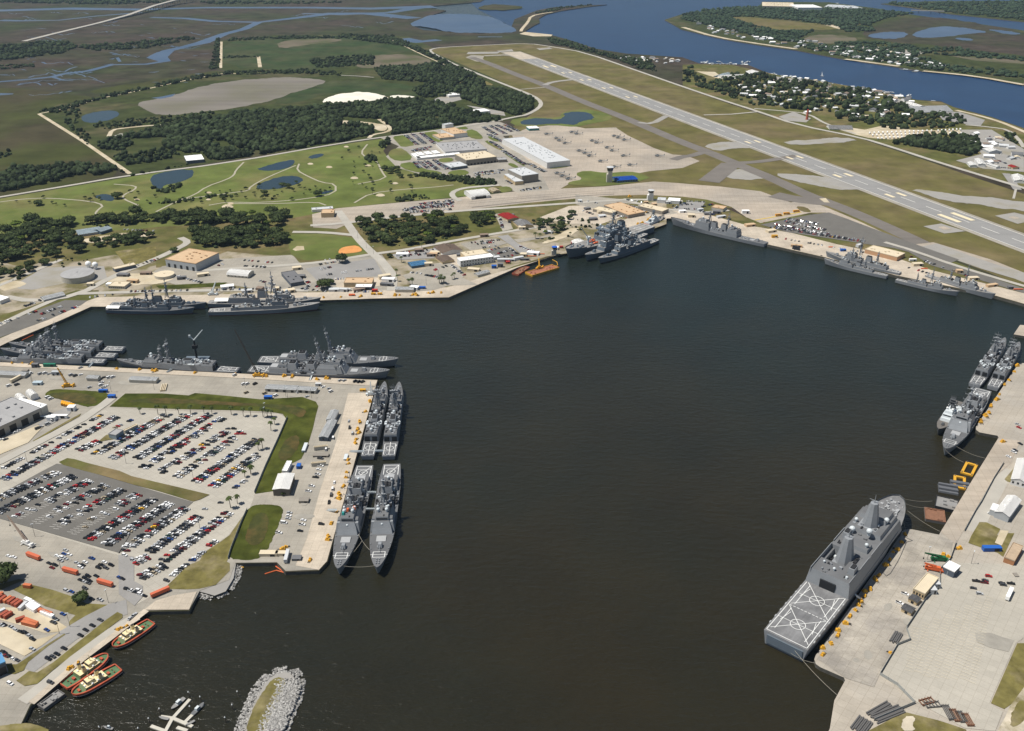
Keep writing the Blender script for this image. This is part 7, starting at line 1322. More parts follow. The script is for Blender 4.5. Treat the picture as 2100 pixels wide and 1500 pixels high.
for x, y, c, t_ in ((885, 385, "silver", "car"), (778, 500, "white", "van"), (730, 578, "white", "van"), (690, 640, "dark grey", "pickup"), (692, 690, "white", "pickup"), (680, 715, "white", "car"), (672, 748, "white", "pickup"), (658, 768, "black", "pickup"), (630, 828, "white", "pickup"), (608, 863, "white", "pickup"), (480, 1010, "silver", "car"), (475, 1030, "white", "car"), (470, 1050, "silver", "car"), (442, 1080, "white", "van"), (575, 1062, "white", "car"), (565, 1092, "white", "pickup"), (552, 1135, "black", "car"), (407, 1148, "white", "pickup"), (697, 1090, "black", "minivan"), (786, 805, "white", "car"), (775, 850, "white", "van"), (765, 890, "dark grey", "van"), (750, 940, "black", "pickup"), (890, 430, "black", "van"), (910, 470, "silver", "van"), (710, 150, "white", "car"), (748, 160, "silver", "car"), (762, 182, "white", "van"), (825, 108, "silver", "minivan"), (855, 108, "silver", "minivan"), (930, 115, "black", "van"), (955, 118, "black", "van"), (980, 118, "black", "van"), (540, 185, "white", "van"), (600, 215, "silver", "car"), (165, 132, "white", "van"), (190, 130, "white", "van"), (245, 130, "black", "van"), (105, 72, "white", "van"), (185, 190, "tan", "van"), (310, 195, "tan", "van"), (385, 210, "white", "van"), (500, 160, "silver", "car")):
    carat(9, x, y, (30, 4) if y > 480 and x < 700 else ((5, -25) if x > 680 and y > 300 else (22, -10)), col=c, typ=t_, where="the finger pier")
for x, y, c, t_ in ((410, 180, "white", "van"), (540, 185, "silver", "van"), (600, 175, "white", "van"), (655, 185, "silver", "car"), (740, 190, "dark grey", "van"), (950, 200, "silver", "van"), (1010, 210, "dark grey", "van"), (1080, 195, "white", "car"), (1390, 232, "black", "car"), (1455, 235, "white", "van"), (1510, 228, "white", "van"), (1200, 365, "silver", "minivan"), (1360, 300, "white", "pickup"), (1350, 335, "white", "van"), (1420, 345, "white", "car"), (1385, 365, "white", "pickup"), (1080, 105, "silver", "pickup"), (120, 345, "white", "van"), (230, 330, "dark grey", "van"), (1755, 265, "white", "car"), (210, 965, "white", "car"), (245, 945, "white", "car"), (20, 1065, "white", "car"), (80, 1065, "dark grey", "car"), (600, 700, "white", "van"), (640, 500, "white", "van"), (680, 520, "white", "van"), (780, 760, "white", "van"), (720, 810, "white", "van"), (540, 900, "silver", "pickup"), (640, 860, "silver", "van"), (510, 920, "dark grey", "van")): carat(24, x, y, (30, -12), col=c, typ=t_, where="the north quay road")
for x, y, c in ((1845, 712, "red"), (1755, 747, "black"), (1820, 742, "dark grey"), (1815, 758, "dark red"), (1735, 798, "dark grey"), (1780, 838, "silver"), (1940, 762, "black"), (1950, 775, "dark grey"), (2005, 765, "black")): carat(10, x, y, (30, 4), col=c, where="the empty eastern lot")
for x, y, t_ in ((1245, 840, "pickup"), (1205, 905, "pickup"), (1860, 262, "car"), (1565, 700, "pickup")): carat(10, x, y, (30, 12), col="white" if y > 200 else "silver", typ=t_, where="transport dock pier")
for x, y in ((1450, 830), (1460, 855), (1380, 1080), (1430, 1030), (1420, 1045), (1470, 980)): carat(11, x, y, (20, 8), where="upper eastern pier")
# far lots, only a few pixels each
def far_rows(n, lst, occ=.75, db=True, skew=90): 
    for a, b in lst: row(z1(n, *a), z1(n, *b), "far lots", occ, db, skew)
far_rows(23, [((270, 250), (400, 355)), ((350, 240), (480, 345)), ((440, 230), (590, 345)), ((370, 540), (430, 610)), ((420, 535), (520, 610)), ((490, 530), (620, 625)), ((580, 520), (720, 620)), ((1110, 165), (1250, 250)), ((1180, 150), (1350, 240)), ((1250, 145), (1420, 215)), ((1340, 140), (1490, 210)), ((1190, 320), (1310, 400)), ((1320, 420), (1560, 570)), ((1160, 240), (1330, 330))], .85)
far_rows(23, [((340, 415), (560, 375)), ((340, 425), (520, 400)), ((1010, 665), (1330, 625)), ((1010, 690), (1300, 655)), ((1500, 850), (1740, 815)), ((1370, 740), (1440, 780)), ((1600, 560), (1780, 650))], .8)
far_rows(2, [((380, 1300), (690, 1255)), ((390, 1290), (690, 1245)), ((470, 1285), (690, 1270)), ((480, 1260), (690, 1235)), ((420, 1310), (680, 1290))], .72)
far_rows(3, [((540, 1400), (1120, 1490)), ((560, 1385), (900, 1445)), ((620, 1365), (880, 1420)), ((640, 1350), (830, 1385))], .8, True, 90)
far_rows(21, [((1320, 330), (1480, 245)), ((1460, 330), (1640, 330)), ((1480, 270), (1600, 265)), ((1490, 220), (1740, 235)), ((1640, 350), (1900, 410)), ((560, 240), (830, 310)), ((860, 380), (980, 330)), ((740, 440), (900, 380)), ((1000, 350), (1240, 370))], .75, False)
far_rows(18, [((1400, 270), (1900, 215)), ((1450, 320), (1680, 270)), ((1680, 295), (1890, 260)), ((370, 490), (570, 440)), ((390, 365), (520, 350)), ((1580, 525), (1740, 545))], .6, False)
far_rows(19, [((560, 390), (980, 350)), ((640, 410), (900, 380)), ((690, 460), (900, 430)), ((780, 500), (950, 460)), ((860, 560), (1050, 500)), ((1000, 580), (1130, 560)), ((1080, 460), (1190, 540)), ((1210, 430), (1300, 470)), ((1320, 485), (1420, 500)), ((300, 690), (480, 830)), ((950, 30), (990, 200)), ((1020, 60), (1100, 130)), ((470, 700), (760, 660))], .7, False)
far_rows(4, [((250, 740), (380, 690)), ((200, 790), (480, 690)), ((0, 800), (230, 720)), ((1500, 405), (1680, 420)), ((1500, 440), (1650, 450)), ((1340, 440), (1430, 410)), ((700, 480), (1000, 390)), ((150, 690), (340, 620)), ((1880, 590), (1900, 560)), ((760, 215), (960, 225))], .55, False)
far_rows(18, [((300, 430), (900, 330)), ((450, 560), (1150, 470)), ((560, 620), (700, 610)), ((760, 790), (1300, 780)), ((1500, 760), (1750, 755)), ((1900, 500), (2080, 440)), ((1780, 560), (2000, 600)), ((100, 740), (540, 790))], .5, False)
far_rows(4, [((1080, 500), (1300, 560)), ((1560, 520), (1700, 560)), ((760, 600), (1200, 590)), ((1300, 590), (1800, 575)), ((1850, 520), (1960, 570)), ((500, 640), (700, 615))], .5, False)
far_rows(21, [((60, 200), (300, 250)), ((100, 350), (240, 400)), ((600, 190), (900, 240)), ((560, 420), (700, 440)), ((880, 340), (1000, 390)), ((1250, 280), (1420, 300)), ((1700, 300), (1850, 260)), ((1900, 420), (2090, 470))], .55, False)
far_rows(22, [((1600, 250), (1900, 330)), ((1640, 200), (1680, 300)), ((1640, 480), (1860, 570)), ((1760, 620), (2040, 640)), ((1890, 470), (1990, 510)), ((1650, 420), (1800, 440))], .8, False)
far_rows(6, [((1560, 355), (1900, 470)), ((1030, 290), (1500, 370)), ((1600, 420), (1950, 520))], .35, False)
camv = Vector((0, 0, CAM_H)); CARS.sort(key=lambda c: (Vector((c[0], c[1], 3)) - camv).length)
near, far_ = CARS[:300], CARS[300:]
bycnt = {}
for x, y, hd, col, typ, where, i in sorted(near, key=lambda c: (c[5], c[6])):
    k = (where, col, typ); bycnt[k] = bycnt.get(k, 0) + 1
    o = bpy.data.objects.new("parked_car" if typ in ("car", "minivan") else typ, car_mesh(col, typ)); C.objects.link(o); o.location = (x, y, ground(x, y)); o.rotation_euler = (0, 0, hd)
    tag(o, "%s %s, %s such from the lower left, %s" % (col, typ, ordn(bycnt[k]), where), typ, "vehicles parked on the base")
fv, ff, fm, k = [], [], [], 0; pal = []; pidx = {}
for x, y, hd, col, typ, where, i in far_:
    me = car_mesh(col, typ); c_, s_ = math.cos(hd), math.sin(hd); z = ground(x, y)
    for v in me.vertices: fv.append((x + v.co.x * c_ - v.co.y * s_, y + v.co.x * s_ + v.co.y * c_, z + v.co.z))
    for p in me.polygons:
        m = me.materials[p.material_index]
        if m.name not in pidx: pidx[m.name] = len(pal); pal.append(m)
        ff.append([k + q for q in p.vertices]); fm.append(pidx[m.name])
    k += len(me.vertices)
me = bpy.data.meshes.new("distant_cars"); me.from_pydata(fv, [], ff); me.polygons.foreach_set("material_index", fm); [me.materials.append(m) for m in pal]
o = bpy.data.objects.new("distant_cars", me); C.objects.link(o); tag(o, "parked cars filling the farther car parks of the base", "cars", kind="stuff")
bm = bmesh.new()
for p, a in BAYS:
    d = Vector((math.cos(a), math.sin(a), 0)); n = Vector((-d.y, d.x, 0)) * .09; z = Vector((0, 0, ground(p.x, p.y) + .03 - p.z)); quad(bm, p - d * 2.4 - n + z, p + d * 2.4 - n + z, p + d * 2.4 + n + z, p - d * 2.4 + n + z)
tag(link("bay_line", bm, M_PAINT), kind="structure")
# ================================================================= quays, yards and small craft
def one(name, bm, m, u, v, hd, label, cat, group=None, z=None):
    p = G(u, v) if z is None else P(u, v, z); return tag(link(name, bm, m, loc=p, rz=hd), label, cat, group)
def hdg(n, a, b, z=LAND): A, B_ = P(*z1(n, *a), z), P(*z1(n, *b), z); return math.atan2((B_ - A).y, (B_ - A).x), (B_ - A).length
def dup(o, loc, rz, label, **k):
    c = copy_tree(o); c.location = loc; c.rotation_euler = (0, 0, rz); return tag(c, label, **k)
kr = random.Random(31)
# rocks
M_ROCK = mat("pale_riprap_rock", (0.33, 0.32, 0.3), 0.9, island=0.4, spec=0.2)
def rocks(name, lines, n, wd, label):
    bm = bmesh.new()
    for j_, ln in enumerate(lines):
        W = [P(*p, 1.0) for p in ln]; up = 1.3 if j_ else 0.0
        for a, b in zip(W, W[1:]):
            k = int((b - a).length * n)
            for i in range(k):
                p = a.lerp(b, kr.random()); d = (b - a).normalized(); off = kr.uniform(-wd, wd); r = kr.uniform(.35, .95); ball(bm, (p.x - d.y * off, p.y + d.x * off, up + 1.6 - abs(off) / wd * (1.4 if not j_ else .4) + kr.uniform(-.3, .5)), r, 0, 1, (1, kr.uniform(.7, 1.2), .7), .3, kr)
    return tag(link(name, bm, M_ROCK), label, "rocks", kind="stuff")
rocks("riprap", [[(408, 1216), (440, 1219), (462, 1209), (476, 1184), (481, 1160)]], 20, 6, "pale riprap boulders along the shore beside the car lot")
rocks("breakwater_rock", [[(470, 1560), (500, 1508), (516, 1462), (538, 1412), (560, 1387), (590, 1380), (603, 1394), (600, 1424), (582, 1466), (556, 1530), (540, 1580)], [(588, 1396), (586, 1420), (568, 1460), (545, 1515), (530, 1560)], [(585, 1420), (560, 1475), (540, 1530)], [(597, 1404), (591, 1428), (575, 1465), (552, 1520)]], 24, 7, "grey boulders edging the curved breakwater at the bottom")
bm = bmesh.new()
Wp = [P(*p, 2.4) for p in [(508, 1500), (524, 1462), (545, 1418), (566, 1396)]]
for a, b in zip(Wp, Wp[1:]):
    d = (b - a).normalized(); n = Vector((-d.y, d.x, 0)) * .25; q = [a - n, b - n, b + n, a + n]; prism(bm, [(p.x, p.y) for p in q], 2, 3.2)
tag(link("low_wall", bm, M_CONC), "low concrete wall along the grass of the bottom breakwater", "wall")
# mobile cranes
def crane(u, v, hd, blen, bel, bd, m, label, name="mobile_crane", tip=None):
    t = empty(name, G(u, v), hd, label, "crane"); bm = bmesh.new(); box(bm, -6.5, 6.5, -1.5, 1.5, .9, 2.1, 0, bottom=True)
    for x in (-4.5, 4.5): box(bm, x - .3, x + .3, -3.4, 3.4, .5, .9, bottom=True)
    link("carrier", bm, m, t); bm = bmesh.new()
    for x in (-5, -3.4, 3, 4.6):
        for s in (-1, 1): cyl(bm, (x, s * 1.1, .6), (x, s * 1.55, .6), .6, .6, 10)
    link("wheels", bm, M_TYRE, t); bm = bmesh.new(); box(bm, -4.5, 1.5, -1.4, 1.4, 2.1, 4.0, 0, .3, .3, .1); box(bm, 4.6, 6.4, -1.3, 1.3, 2.1, 3.4, 0, .1, .4, .1); link("cab", bm, m, t)
    bm = bmesh.new(); d = Vector((math.cos(rad(bel)) * math.cos(bd), math.cos(rad(bel)) * math.sin(bd), math.sin(rad(bel)))); p0 = Vector((-1, 0, 3.6)); s = d.cross(Vector((0, 0, 1))).normalized() * .75; u_ = s.cross(d).normalized() * .75
    for sx in (-1, 1):
        for sy in (-1, 1): cyl(bm, p0 + s * sx + u_ * sy, p0 + d * blen + (s * sx + u_ * sy) * .35, .3, .2, 5)
    for k in range(int(blen / 2.2)):
        f0, f1 = k * 2.2 / blen, (k + 1) * 2.2 / blen; q = lambda f, a, b: p0 + d * blen * f + (s * a + u_ * b) * lerp(1, .35, f)
        for a, b, c, e in ((-1, -1, 1, -1), (1, 1, -1, 1), (-1, 1, -1, -1), (1, -1, 1, 1)): cyl(bm, q(f0, a, b), q(f1, c, e), .15, .15, 4, cap=False)
    link("boom", bm, tip or m, t); bm = bmesh.new(); e = p0 + d * blen; cyl(bm, e, (e.x, e.y, e.z - blen * .3), .07, .07, 4); box(bm, e.x - .4, e.x + .4, e.y - .4, e.y + .4, e.z - blen * .3 - 1, e.z - blen * .3, bottom=True); link("hook", bm, M_BLACK, t); return t
crane(531, 773, 0.0, 52, 62, rad(152), M_YEL, "tall yellow mobile crane with long dark lattice boom on the north quay", tip=mat("dark_lattice", (.05, .045, .04), .7))
crane(141, 794, 0.2, 19, 66, rad(150), M_YEL, "yellow mobile crane parked beside the first grassy ditch")
crane(58, 1119, -.5, 30, 22, rad(168), W_WHITE, "white truck crane with lowered boom in the yard below the asphalt lot", tip=R_BROWN)
crane(437, 606, 0.1, 15, 50, rad(60), M_RADOME, "small grey crane on the western quay behind the visiting frigates")
t = empty("floating_crane", P(404, 738, 0), 0, "pale floating crane with bent jib rising behind the single frigate", "crane"); bm = bmesh.new(); box(bm, -13, 13, -6, 6, -.5, 1.6); link("pontoon", bm, M_HAZE2, t); bm = bmesh.new(); cyl(bm, (0, 0, 1.5), (0, 0, 24), 1.3, .9, 8); box(bm, -2.6, 2.6, -2, 2, 14, 18); link("tower", bm, M_BLACK, t)
bm = bmesh.new(); cyl(bm, (-4, 0, 29), (0, 0, 24), .6, .6, 6); cyl(bm, (0, 0, 24), (11, 1, 36), .8, .4, 6); box(bm, -5, -3, -.8, .8, 27.6, 30, bottom=True); link("jib", bm, M_RADOME, t)
crane(*z1(10, 1492, 597), rad(175), 15, 18, rad(10), mat("green_machine_paint", (.02, .13, .05), .5), "dark green truck crane with flat boom on the transport dock pier")
crane(*z1(10, 1452, 668), rad(160), 9, 16, rad(10), M_ORNG, "orange boom lift parked below the green crane on the pier", "boom_lift")
crane(*z1(9, 1045, 205), 0, 11, 70, rad(100), M_RADOME, "small grey dock crane at the finger pier corner")
# helicopters
def heli():
    t = empty("helicopter", (0, 0, 0)); g = mat("helicopter_grey", (.26, .28, .29), .6); bm = bmesh.new(); ball(bm, (1.5, 0, 1.9), 1.25, 0, 2, (3.0, .95, 1)); box(bm, -2, 3, -.8, .8, 2.8, 3.7, 0, .6, 1.0, .3); cyl(bm, (-1.5, 0, 2.2), (-9.5, 0, 2.5), .7, .28, 8); box(bm, -10.4, -8.8, -.15, .15, 2.2, 5.0, 0, -.7, 1.2, .02); box(bm, -9.4, -8.4, -2.1, 2.1, 2.4, 2.6, bottom=True); box(bm, -.5, 1.3, -2.4, 2.4, 1.9, 2.1, bottom=True)
    for x, y in ((2.4, 1.3), (2.4, -1.3), (-4.6, 0)): cyl(bm, (x, y - .15, .4), (x, y + .15, .4), .4, .4, 8); cyl(bm, (x, y * .8, .4), (x, y * .6, 1.6), .12, .12, 5)
    link("fuselage", bm, g, t); bm = bmesh.new(); box(bm, 3.6, 5.0, -.9, .9, 1.9, 2.75, 0, .1, .7, .25); link("cockpit_glass", bm, M_GLASS, t)
    for k in range(4):
        bm = bmesh.new(); a = .5 + k * math.pi / 2; d = Vector((math.cos(a), math.sin(a), 0)); n = Vector((-d.y, d.x, 0)) * .27; c = Vector((.6, 0, 4.0)); pts = [c + d * .3 - n, c + d * 8.1 - n + Vector((0, 0, -.3)), c + d * 8.1 + n + Vector((0, 0, -.3)), c + d * .3 + n]; quad(bm, *pts); quad(bm, *[p + Vector((0, 0, -.08)) for p in pts[::-1]]); cyl(bm, (.6, 0, 3.6), (.6, 0, 4.1), .3, .3, 6) if k == 0 else None; link("rotor_blade", bm, M_BLACK, t)
    return t
h0 = heli(); hp = [(1265, 832), (1420, 820), (1450, 830), (1325, 858), (1342, 872), (1378, 888), (1465, 935), (1500, 950), (1528, 966), (1597, 1000), (1545, 873), (1572, 886), (1637, 915), (1667, 934), (1737, 966), (1680, 844), (1705, 853), (1742, 868), (1947, 966), (1777, 1023), (1680, 1035), (1330, 1074), (1362, 1091), (1398, 1108)]
for i, (x, y) in enumerate(sorted(hp)):
    p = G(*z1(2, x, y)); o = h0 if i == 0 else copy_tree(h0); o.location = p; o.rotation_euler = (0, 0, math.pi + kr.uniform(-.25, .25)); k = 1.25; o.scale = (k, k, k); tag(o, "grey helicopter parked on the apron, %s from the left" % ordn(i + 1), "helicopter", "helicopters on the apron")
# trailers and containers
def boxy(name, l, w_, h, m, top=None, wheels=True, ribs=0):
    t = empty(name, (0, 0, 0)); bm = bmesh.new(); z0 = 1.0 if wheels else .15; box(bm, -l / 2, l / 2, -w_ / 2, w_ / 2, z0, z0 + h, 0, bottom=True)
    for k in range(ribs):
        x = lerp(-l / 2, l / 2, (k + .5) / ribs)
        for s in (-1, 1): box(bm, x - .12, x + .12, s * w_ / 2 - .05, s * w_ / 2 + .05, z0, z0 + h - .05)
    link("body", bm, m, t); bm = bmesh.new()
    if wheels:
        for x in (-l * .38, -l * .28, l * .36):
            for s in (-1, 1): cyl(bm, (x, s * (w_ / 2 - .35), .5), (x, s * (w_ / 2 - .05), .5), .5, .5, 8)
        link("wheels", bm, M_TYRE, t)
    else: box(bm, l / 2 - .02, l / 2 + .06, -w_ / 2 + .15, w_ / 2 - .15, z0 + .2, z0 + h - .2); link("door", bm, m, t)
    return t
M_TRED = mat("salmon_trailer_paint", (.55, .13, .06), .6, .06, .5); M_CRED = mat("rust_red_container", (.33, .075, .04), .7, .12, .5, streak=(0, 3, .1, .08)); M_CORG = mat("orange_container", (.52, .15, .06), .7, .1, .5)
s0 = boxy("semi_trailer", 13.5, 2.6, 2.8, M_TRED)
for i, (n, a, b, lab) in enumerate(((15, (370, 1300), (540, 1365), "salmon-red trailer in the yard nearest the white truck crane"), (8, (490, 262), (600, 292), "salmon-red trailer in the middle of the yard, beside an orange car"), (8, (755, 352), (870, 385), "salmon-red trailer nearest the grey asphalt patch in the yard"), (8, (1200, 455), (1270, 425), "dark red trailer at the foot of the grass bank by the riprap"))):
    hd, _ = hdg(n, a, b); p = G(*z1(n, (a[0] + b[0]) / 2, (a[1] + b[1]) / 2 + 8)); o = s0 if i == 0 else copy_tree(s0); o.location = p; o.rotation_euler = (0, 0, hd); tag(o, lab, "trailer", "red trailers in the yard")
for n, a, b, lab in ((10, (2010, 810), (1970, 895), "white box trailer alone on the empty eastern lot"), (24, (275, 240), (160, 300), "cream box trailer on the pier road at the western edge"), (9, (470, 1290), (455, 1350), "grey box trailer at the southern end of the finger pier")):
    hd, _ = hdg(n, a, b); o = boxy("semi_trailer", 13.5, 2.6, 2.9, R_WHITE if n == 10 else (R_BEIGE if n == 24 else R_PALE)); o.location = G(*z1(n, (a[0] + b[0]) / 2, (a[1] + b[1]) / 2)); o.rotation_euler = (0, 0, hd); tag(o, lab, "trailer")
CT = [((-60, 330), (20, 290), 0, "rust red"), ((0, 360), (80, 300), 0, "rust red"), ((70, 360), (150, 310), 1, "orange"), ((120, 380), (200, 320), 0, "rust red"), ((170, 400), (250, 345), 0, "rust red"), ((205, 425), (300, 355), 0, "rust red"), ((265, 470), (365, 375), 2, "silver"), ((350, 330), (420, 360), 3, "white"), ((370, 430), (450, 370), 3, "white"), ((390, 450), (480, 395), 3, "white"), ((420, 470), (510, 415), 3, "white"), ((450, 490), (540, 430), 3, "white"), ((520, 470), (710, 540), 1, "orange"), ((-20, 520), (60, 480), 2, "silver"), ((20, 560), (110, 505), 0, "rust red"), ((60, 580), (170, 510), 0, "rust red"), ((220, 620), (340, 580), 0, "rust red"), ((300, 640), (500, 690), 1, "orange"), ((330, 600), (520, 670), 1, "orange"), ((340, 150), (410, 160), 1, "orange"), ((-40, 300), (30, 260), 1, "orange"), ((560, 500), (720, 570), 3, "white")]
cp_ = {}; CM = (M_CRED, M_CORG, R_PALE, R_WHITE); cc = {}
for a, b, m, w_ in CT:
    hd, L = hdg(17, a, b); cc[m] = cc.get(m, 0) + 1
    if m not in cp_: cp_[m] = boxy("shipping_container", 12.2, 2.5, 2.7, CM[m], wheels=False, ribs=10); o = cp_[m]
    else: o = copy_tree(cp_[m])
    o.location = G(*z1(17, (a[0] + b[0]) / 2, (a[1] + b[1]) / 2 + 14)); o.rotation_euler = (0, 0, hd); k = min(1.0, max(.5, L / 12.2)); o.scale = (k, 1, 1); tag(o, "%s shipping container in the lower left yard, %s of that colour" % (w_, ordn(cc[m])), "container", "containers in the lower left yard")
rv0 = boxy("caravan", 9.5, 2.6, 2.7, R_WHITE); rvn = 0
for a, b, n in (((20, 165), (850, 135), 15), ((60, 195), (720, 175), 13), ((130, 235), (560, 215), 9), ((940, 135), (1240, 115), 7), ((1050, 165), (1300, 175), 6)):
    for i in range(n):
        x, y = lerp(a[0], b[0], i / max(1, n - 1)), lerp(a[1], b[1], i / max(1, n - 1)); rvn += 1; o = rv0 if rvn == 1 else copy_tree(rv0); o.location = G(*z1(22, x, y)); o.rotation_euler = (0, 0, 1.2 + kr.uniform(-.1, .1)); tag(o, "white caravan in the sandy trailer park, %s counted along its rows from lower left" % ordn(rvn), "caravan", "caravans in the trailer park")
bus = empty("school_bus", (0, 0, 0)); bm = bmesh.new(); box(bm, -5, 3.6, -1.2, 1.2, .9, 3.0, 0, .05, .3, .12, bottom=True); box(bm, 3.6, 5, -1.0, 1.0, .8, 1.8, 0, 0, .3, .1, bottom=True); link("body", bm, mat("bus_yellow", (.75, .33, .01), .5), bus); bm = bmesh.new(); box(bm, -4.8, 3.2, -1.24, 1.24, 1.9, 2.6, bottom=True); link("window", bm, M_GLASS, bus)
bm = bmesh.new(); [cyl(bm, (x, s * .9, .5), (x, s * 1.2, .5), .5, .5, 8) for x in (-3.2, 3.2) for s in (-1, 1)]; link("wheels", bm, M_TYRE, bus)
for i in range(6): x = lerp(840, 985, i / 5); o = bus if i == 0 else copy_tree(bus); o.location = G(*z1(24, x, lerp(585, 625, i / 5))); o.rotation_euler = (0, 0, 1.9); o.scale = (.8, 1, 1); tag(o, "yellow bus, %s from the left in the row below the first ditch" % ordn(i + 1), "bus", "yellow buses by the ditch")
for i, (x, y) in enumerate(((590, 332), (640, 322), (700, 307))): x, y = z1(3, x, y + 1000); o = copy_tree(bus); o.location = G(x, y); o.rotation_euler = (0, 0, .2); o.scale = (1.2, 1.2, 1.2); tag(o, "yellow bus, %s from the left along the painted ramp edge above the dark lot" % ordn(i + 1), "bus", "yellow buses on the ramp")
# blue, green and white odds and ends on the quays
def crate(n, x, y, l, w_, h, m, label, cat="container", hd=0.0, name="storage_box"):
    t = empty(name, G(*z1(n, x, y)), hd, label, cat); bm = bmesh.new(); box(bm, -l / 2, l / 2, -w_ / 2, w_ / 2, 0, h, 0, .05, .05, .05); box(bm, -l / 2 - .1, l / 2 + .1, -w_ / 2 - .1, w_ / 2 + .1, h, h + .15, bottom=True); link("body", bm, m, t); bm = bmesh.new(); box(bm, l * .1, l * .35, -w_ / 2 - .08, -w_ / 2 + .1, .1, h * .8, bottom=True); link("door", bm, M_DARK, t); return t
M_BLUEP = mat("blue_plastic_sheet", (.02, .11, .42), .5); M_GREENP = mat("green_tarp", (.02, .16, .1), .6)
for q in ((24, 1385, 425, 9, 3, 3, M_BLUEP, "bright blue container at the right tip of the first ditch"), (24, 1500, 500, 7, 4, 3.2, M_BLUEP, "blue-roofed gate hut on the road between the two ditches"), (9, 335, 228, 8, 4, 3, M_BLUEP, "blue container by the grass of the long ditch"), (26, 785, 640, 3.5, 5.5, 3, M_BLUEP, "blue container beside the white-roofed square hall"), (10, 1865, 522, 14, 4, 3.2, M_BLUEP, "long blue-roofed shelter at the edge of the dirt patch"), (19, 875, 725, 7, 5, 4, M_BLUEP, "blue tank truck body on the quay below the white block"), (24, 670, 85, 13, 3, 3.4, M_GREENP, "green covered trailer beside the nested frigates' gangway"), (24, 480, 90, 7, 4, 4, R_DARK, "dark machinery stack left of the green covered trailer"), (24, 350, 170, 6, 5, 4, W_BROWN, "brown stack of crates on the northern pier road"), (24, 760, 190, 9, 4, 4, W_GREY, "grey equipment box in the row of vans near the yellow crane"), (24, 510, 320, 9, 5, 3, R_PALEB, "pale blue-grey hut above the two tents"), (24, 965, 665, 7, 6, 4.5, R_WHITE, "white kiosk at the end of the bus row"), (24, 800, 770, 16, 3, 3, R_WHITE, "long white trailer between the grey warehouse and the road"), (24, 700, 800, 8, 5, 4, R_WHITE, "white equipment cluster beside the grey warehouse road"), (24, 510, 770, 19, 2.4, 2, M_RADOME, "long grey pipe stack beside the grey warehouse wall"),
          (9, 340, 1295, 14, 5, 2.5, R_BEIGE, "pale storage row at the southern edge of the finger pier"), (9, 430, 1295, 10, 4, 2.5, R_BEIGE, "second pale storage row at the southern edge of the finger pier"), (9, 530, 1325, 7, 5, 2, R_DARK, "dark machinery near the finger pier's southern corner"), (9, 580, 930, 8, 6, 2, W_BROWN, "grey-brown pallet stack in the middle of the finger pier"), (9, 695, 620, 14, 5, 1.5, W_BROWN, "brown timber pile between the two thin pier sheds"), (9, 1270 - 290, 175, 6, 3, 2, M_YEL, "yellow skip at the finger pier head"), (9, 585, 570, 3, 14, 2, M_RADOME, "grey pipe stack along the edge of the ditch"), (9, 865, 635, 3, 9, 1.6, M_RADOME, "grey gangway section lying on the finger pier"), (9, 1355 / 2, 140, 6, 3, 3, R_PALE, "grey generator by the grey sheds"), (18, 590, 770, 9, 4, 3, R_PALE, "grey trailer hut left of the tan-roofed quay building"), (18, 740, 770, 8, 4, 3, R_PALE, "second grey trailer hut in front of the tan-roofed quay building"), (18, 1110, 780, 7, 4, 3, R_RED, "red-topped hut in front of the white lean-to"), (18, 800, 835, 8, 3, 2, M_ORNG, "orange machine on the western quay edge"), (18, 1090, 820, 6, 3, 2.2, M_YEL, "yellow machine on the western quay edge, left one"), (18, 1175, 820, 6, 3, 2.2, M_YEL, "yellow machine on the western quay edge, right one"), (18, 1580, 760, 9, 4, 3, M_GLASS, "dark truck parked against the long pale quay shed"), (18, 1750, 740, 8, 4, 2.5, M_BLUEP, "blue truck behind the long pale quay shed"), (19, 960, 710, 8, 5, 5, R_DARK, "dark equipment stack right of the blue tank truck"), (19, 1060, 660, 6, 4, 3, R_RED, "red container on the quay apron"), (19, 1100, 630, 12, 4, 3, R_PALE, "grey trailer beside the red container on the quay apron"), (19, 1290, 620, 13, 4, 3, R_DARK, "dark flatbed trailer on the quay apron"), (19, 1350, 570, 20, 1.2, 1.0, M_ORNG, "orange barrier row near the lookout tower, left part"), (19, 1480, 540, 16, 1.2, 1.0, M_ORNG, "orange barrier row near the lookout tower, right part"), (19, 1780, 455, 5, 3, 3, R_RED, "red tank on the quay left of the landing ship"), (19, 1930, 400, 5, 3, 3, R_RED, "second red tank beside the white tent at the landing ship"),
          (10, 1460, 780, 5, 6, 4, R_PALE, "grey transformer beside the yellow-tan pier building, farther one"), (10, 1435, 822, 5, 6, 4, R_PALE, "grey transformer beside the yellow-tan pier building, nearer one"), (10, 1565, 690, 6, 4, 3, M_RADOME, "grey rack under the white canopy edge"), (10, 2040, 702, 3, 4, .6, W_BROWN, "brown board laid on the empty eastern lot"), (6, 1025, 290, 9, 4, 4, M_YEL, "yellow crawler machine on the quay behind the cruiser's stern"), (6, 980, 225, 1, 1, 1, M_ORNG, "small orange cone box at the ramp"), (6, 900, 185, 12, 7, 5, R_WHITE, "white canopy block at the corner of the painted ramp"), (6, 1475, 360, 13, 3, 3.4, R_WHITE, "white coach in front of the tan eastern warehouse"), (6, 1620, 390, 10, 3, 3, R_WHITE, "white truck right of the tan eastern warehouse"), (6, 1270, 332, 8, 2, 1, M_ORNG, "orange barrier row on the eastern quay"), (6, 1320, 348, 8, 4, 3, M_BLUEP, "blue box on the eastern quay near the pale frigates"), (6, 1670, 425, 9, 2, 1, M_ORNG, "orange barrier row right of the coach"), (6, 2075, 515, 12, 2, 1, M_ORNG, "orange barrier row at the right end of the eastern quay"), (6, 2040, 510, 7, 4, 3, R_DARK, "dark container at the right end of the eastern quay")): crate(*q[:8])
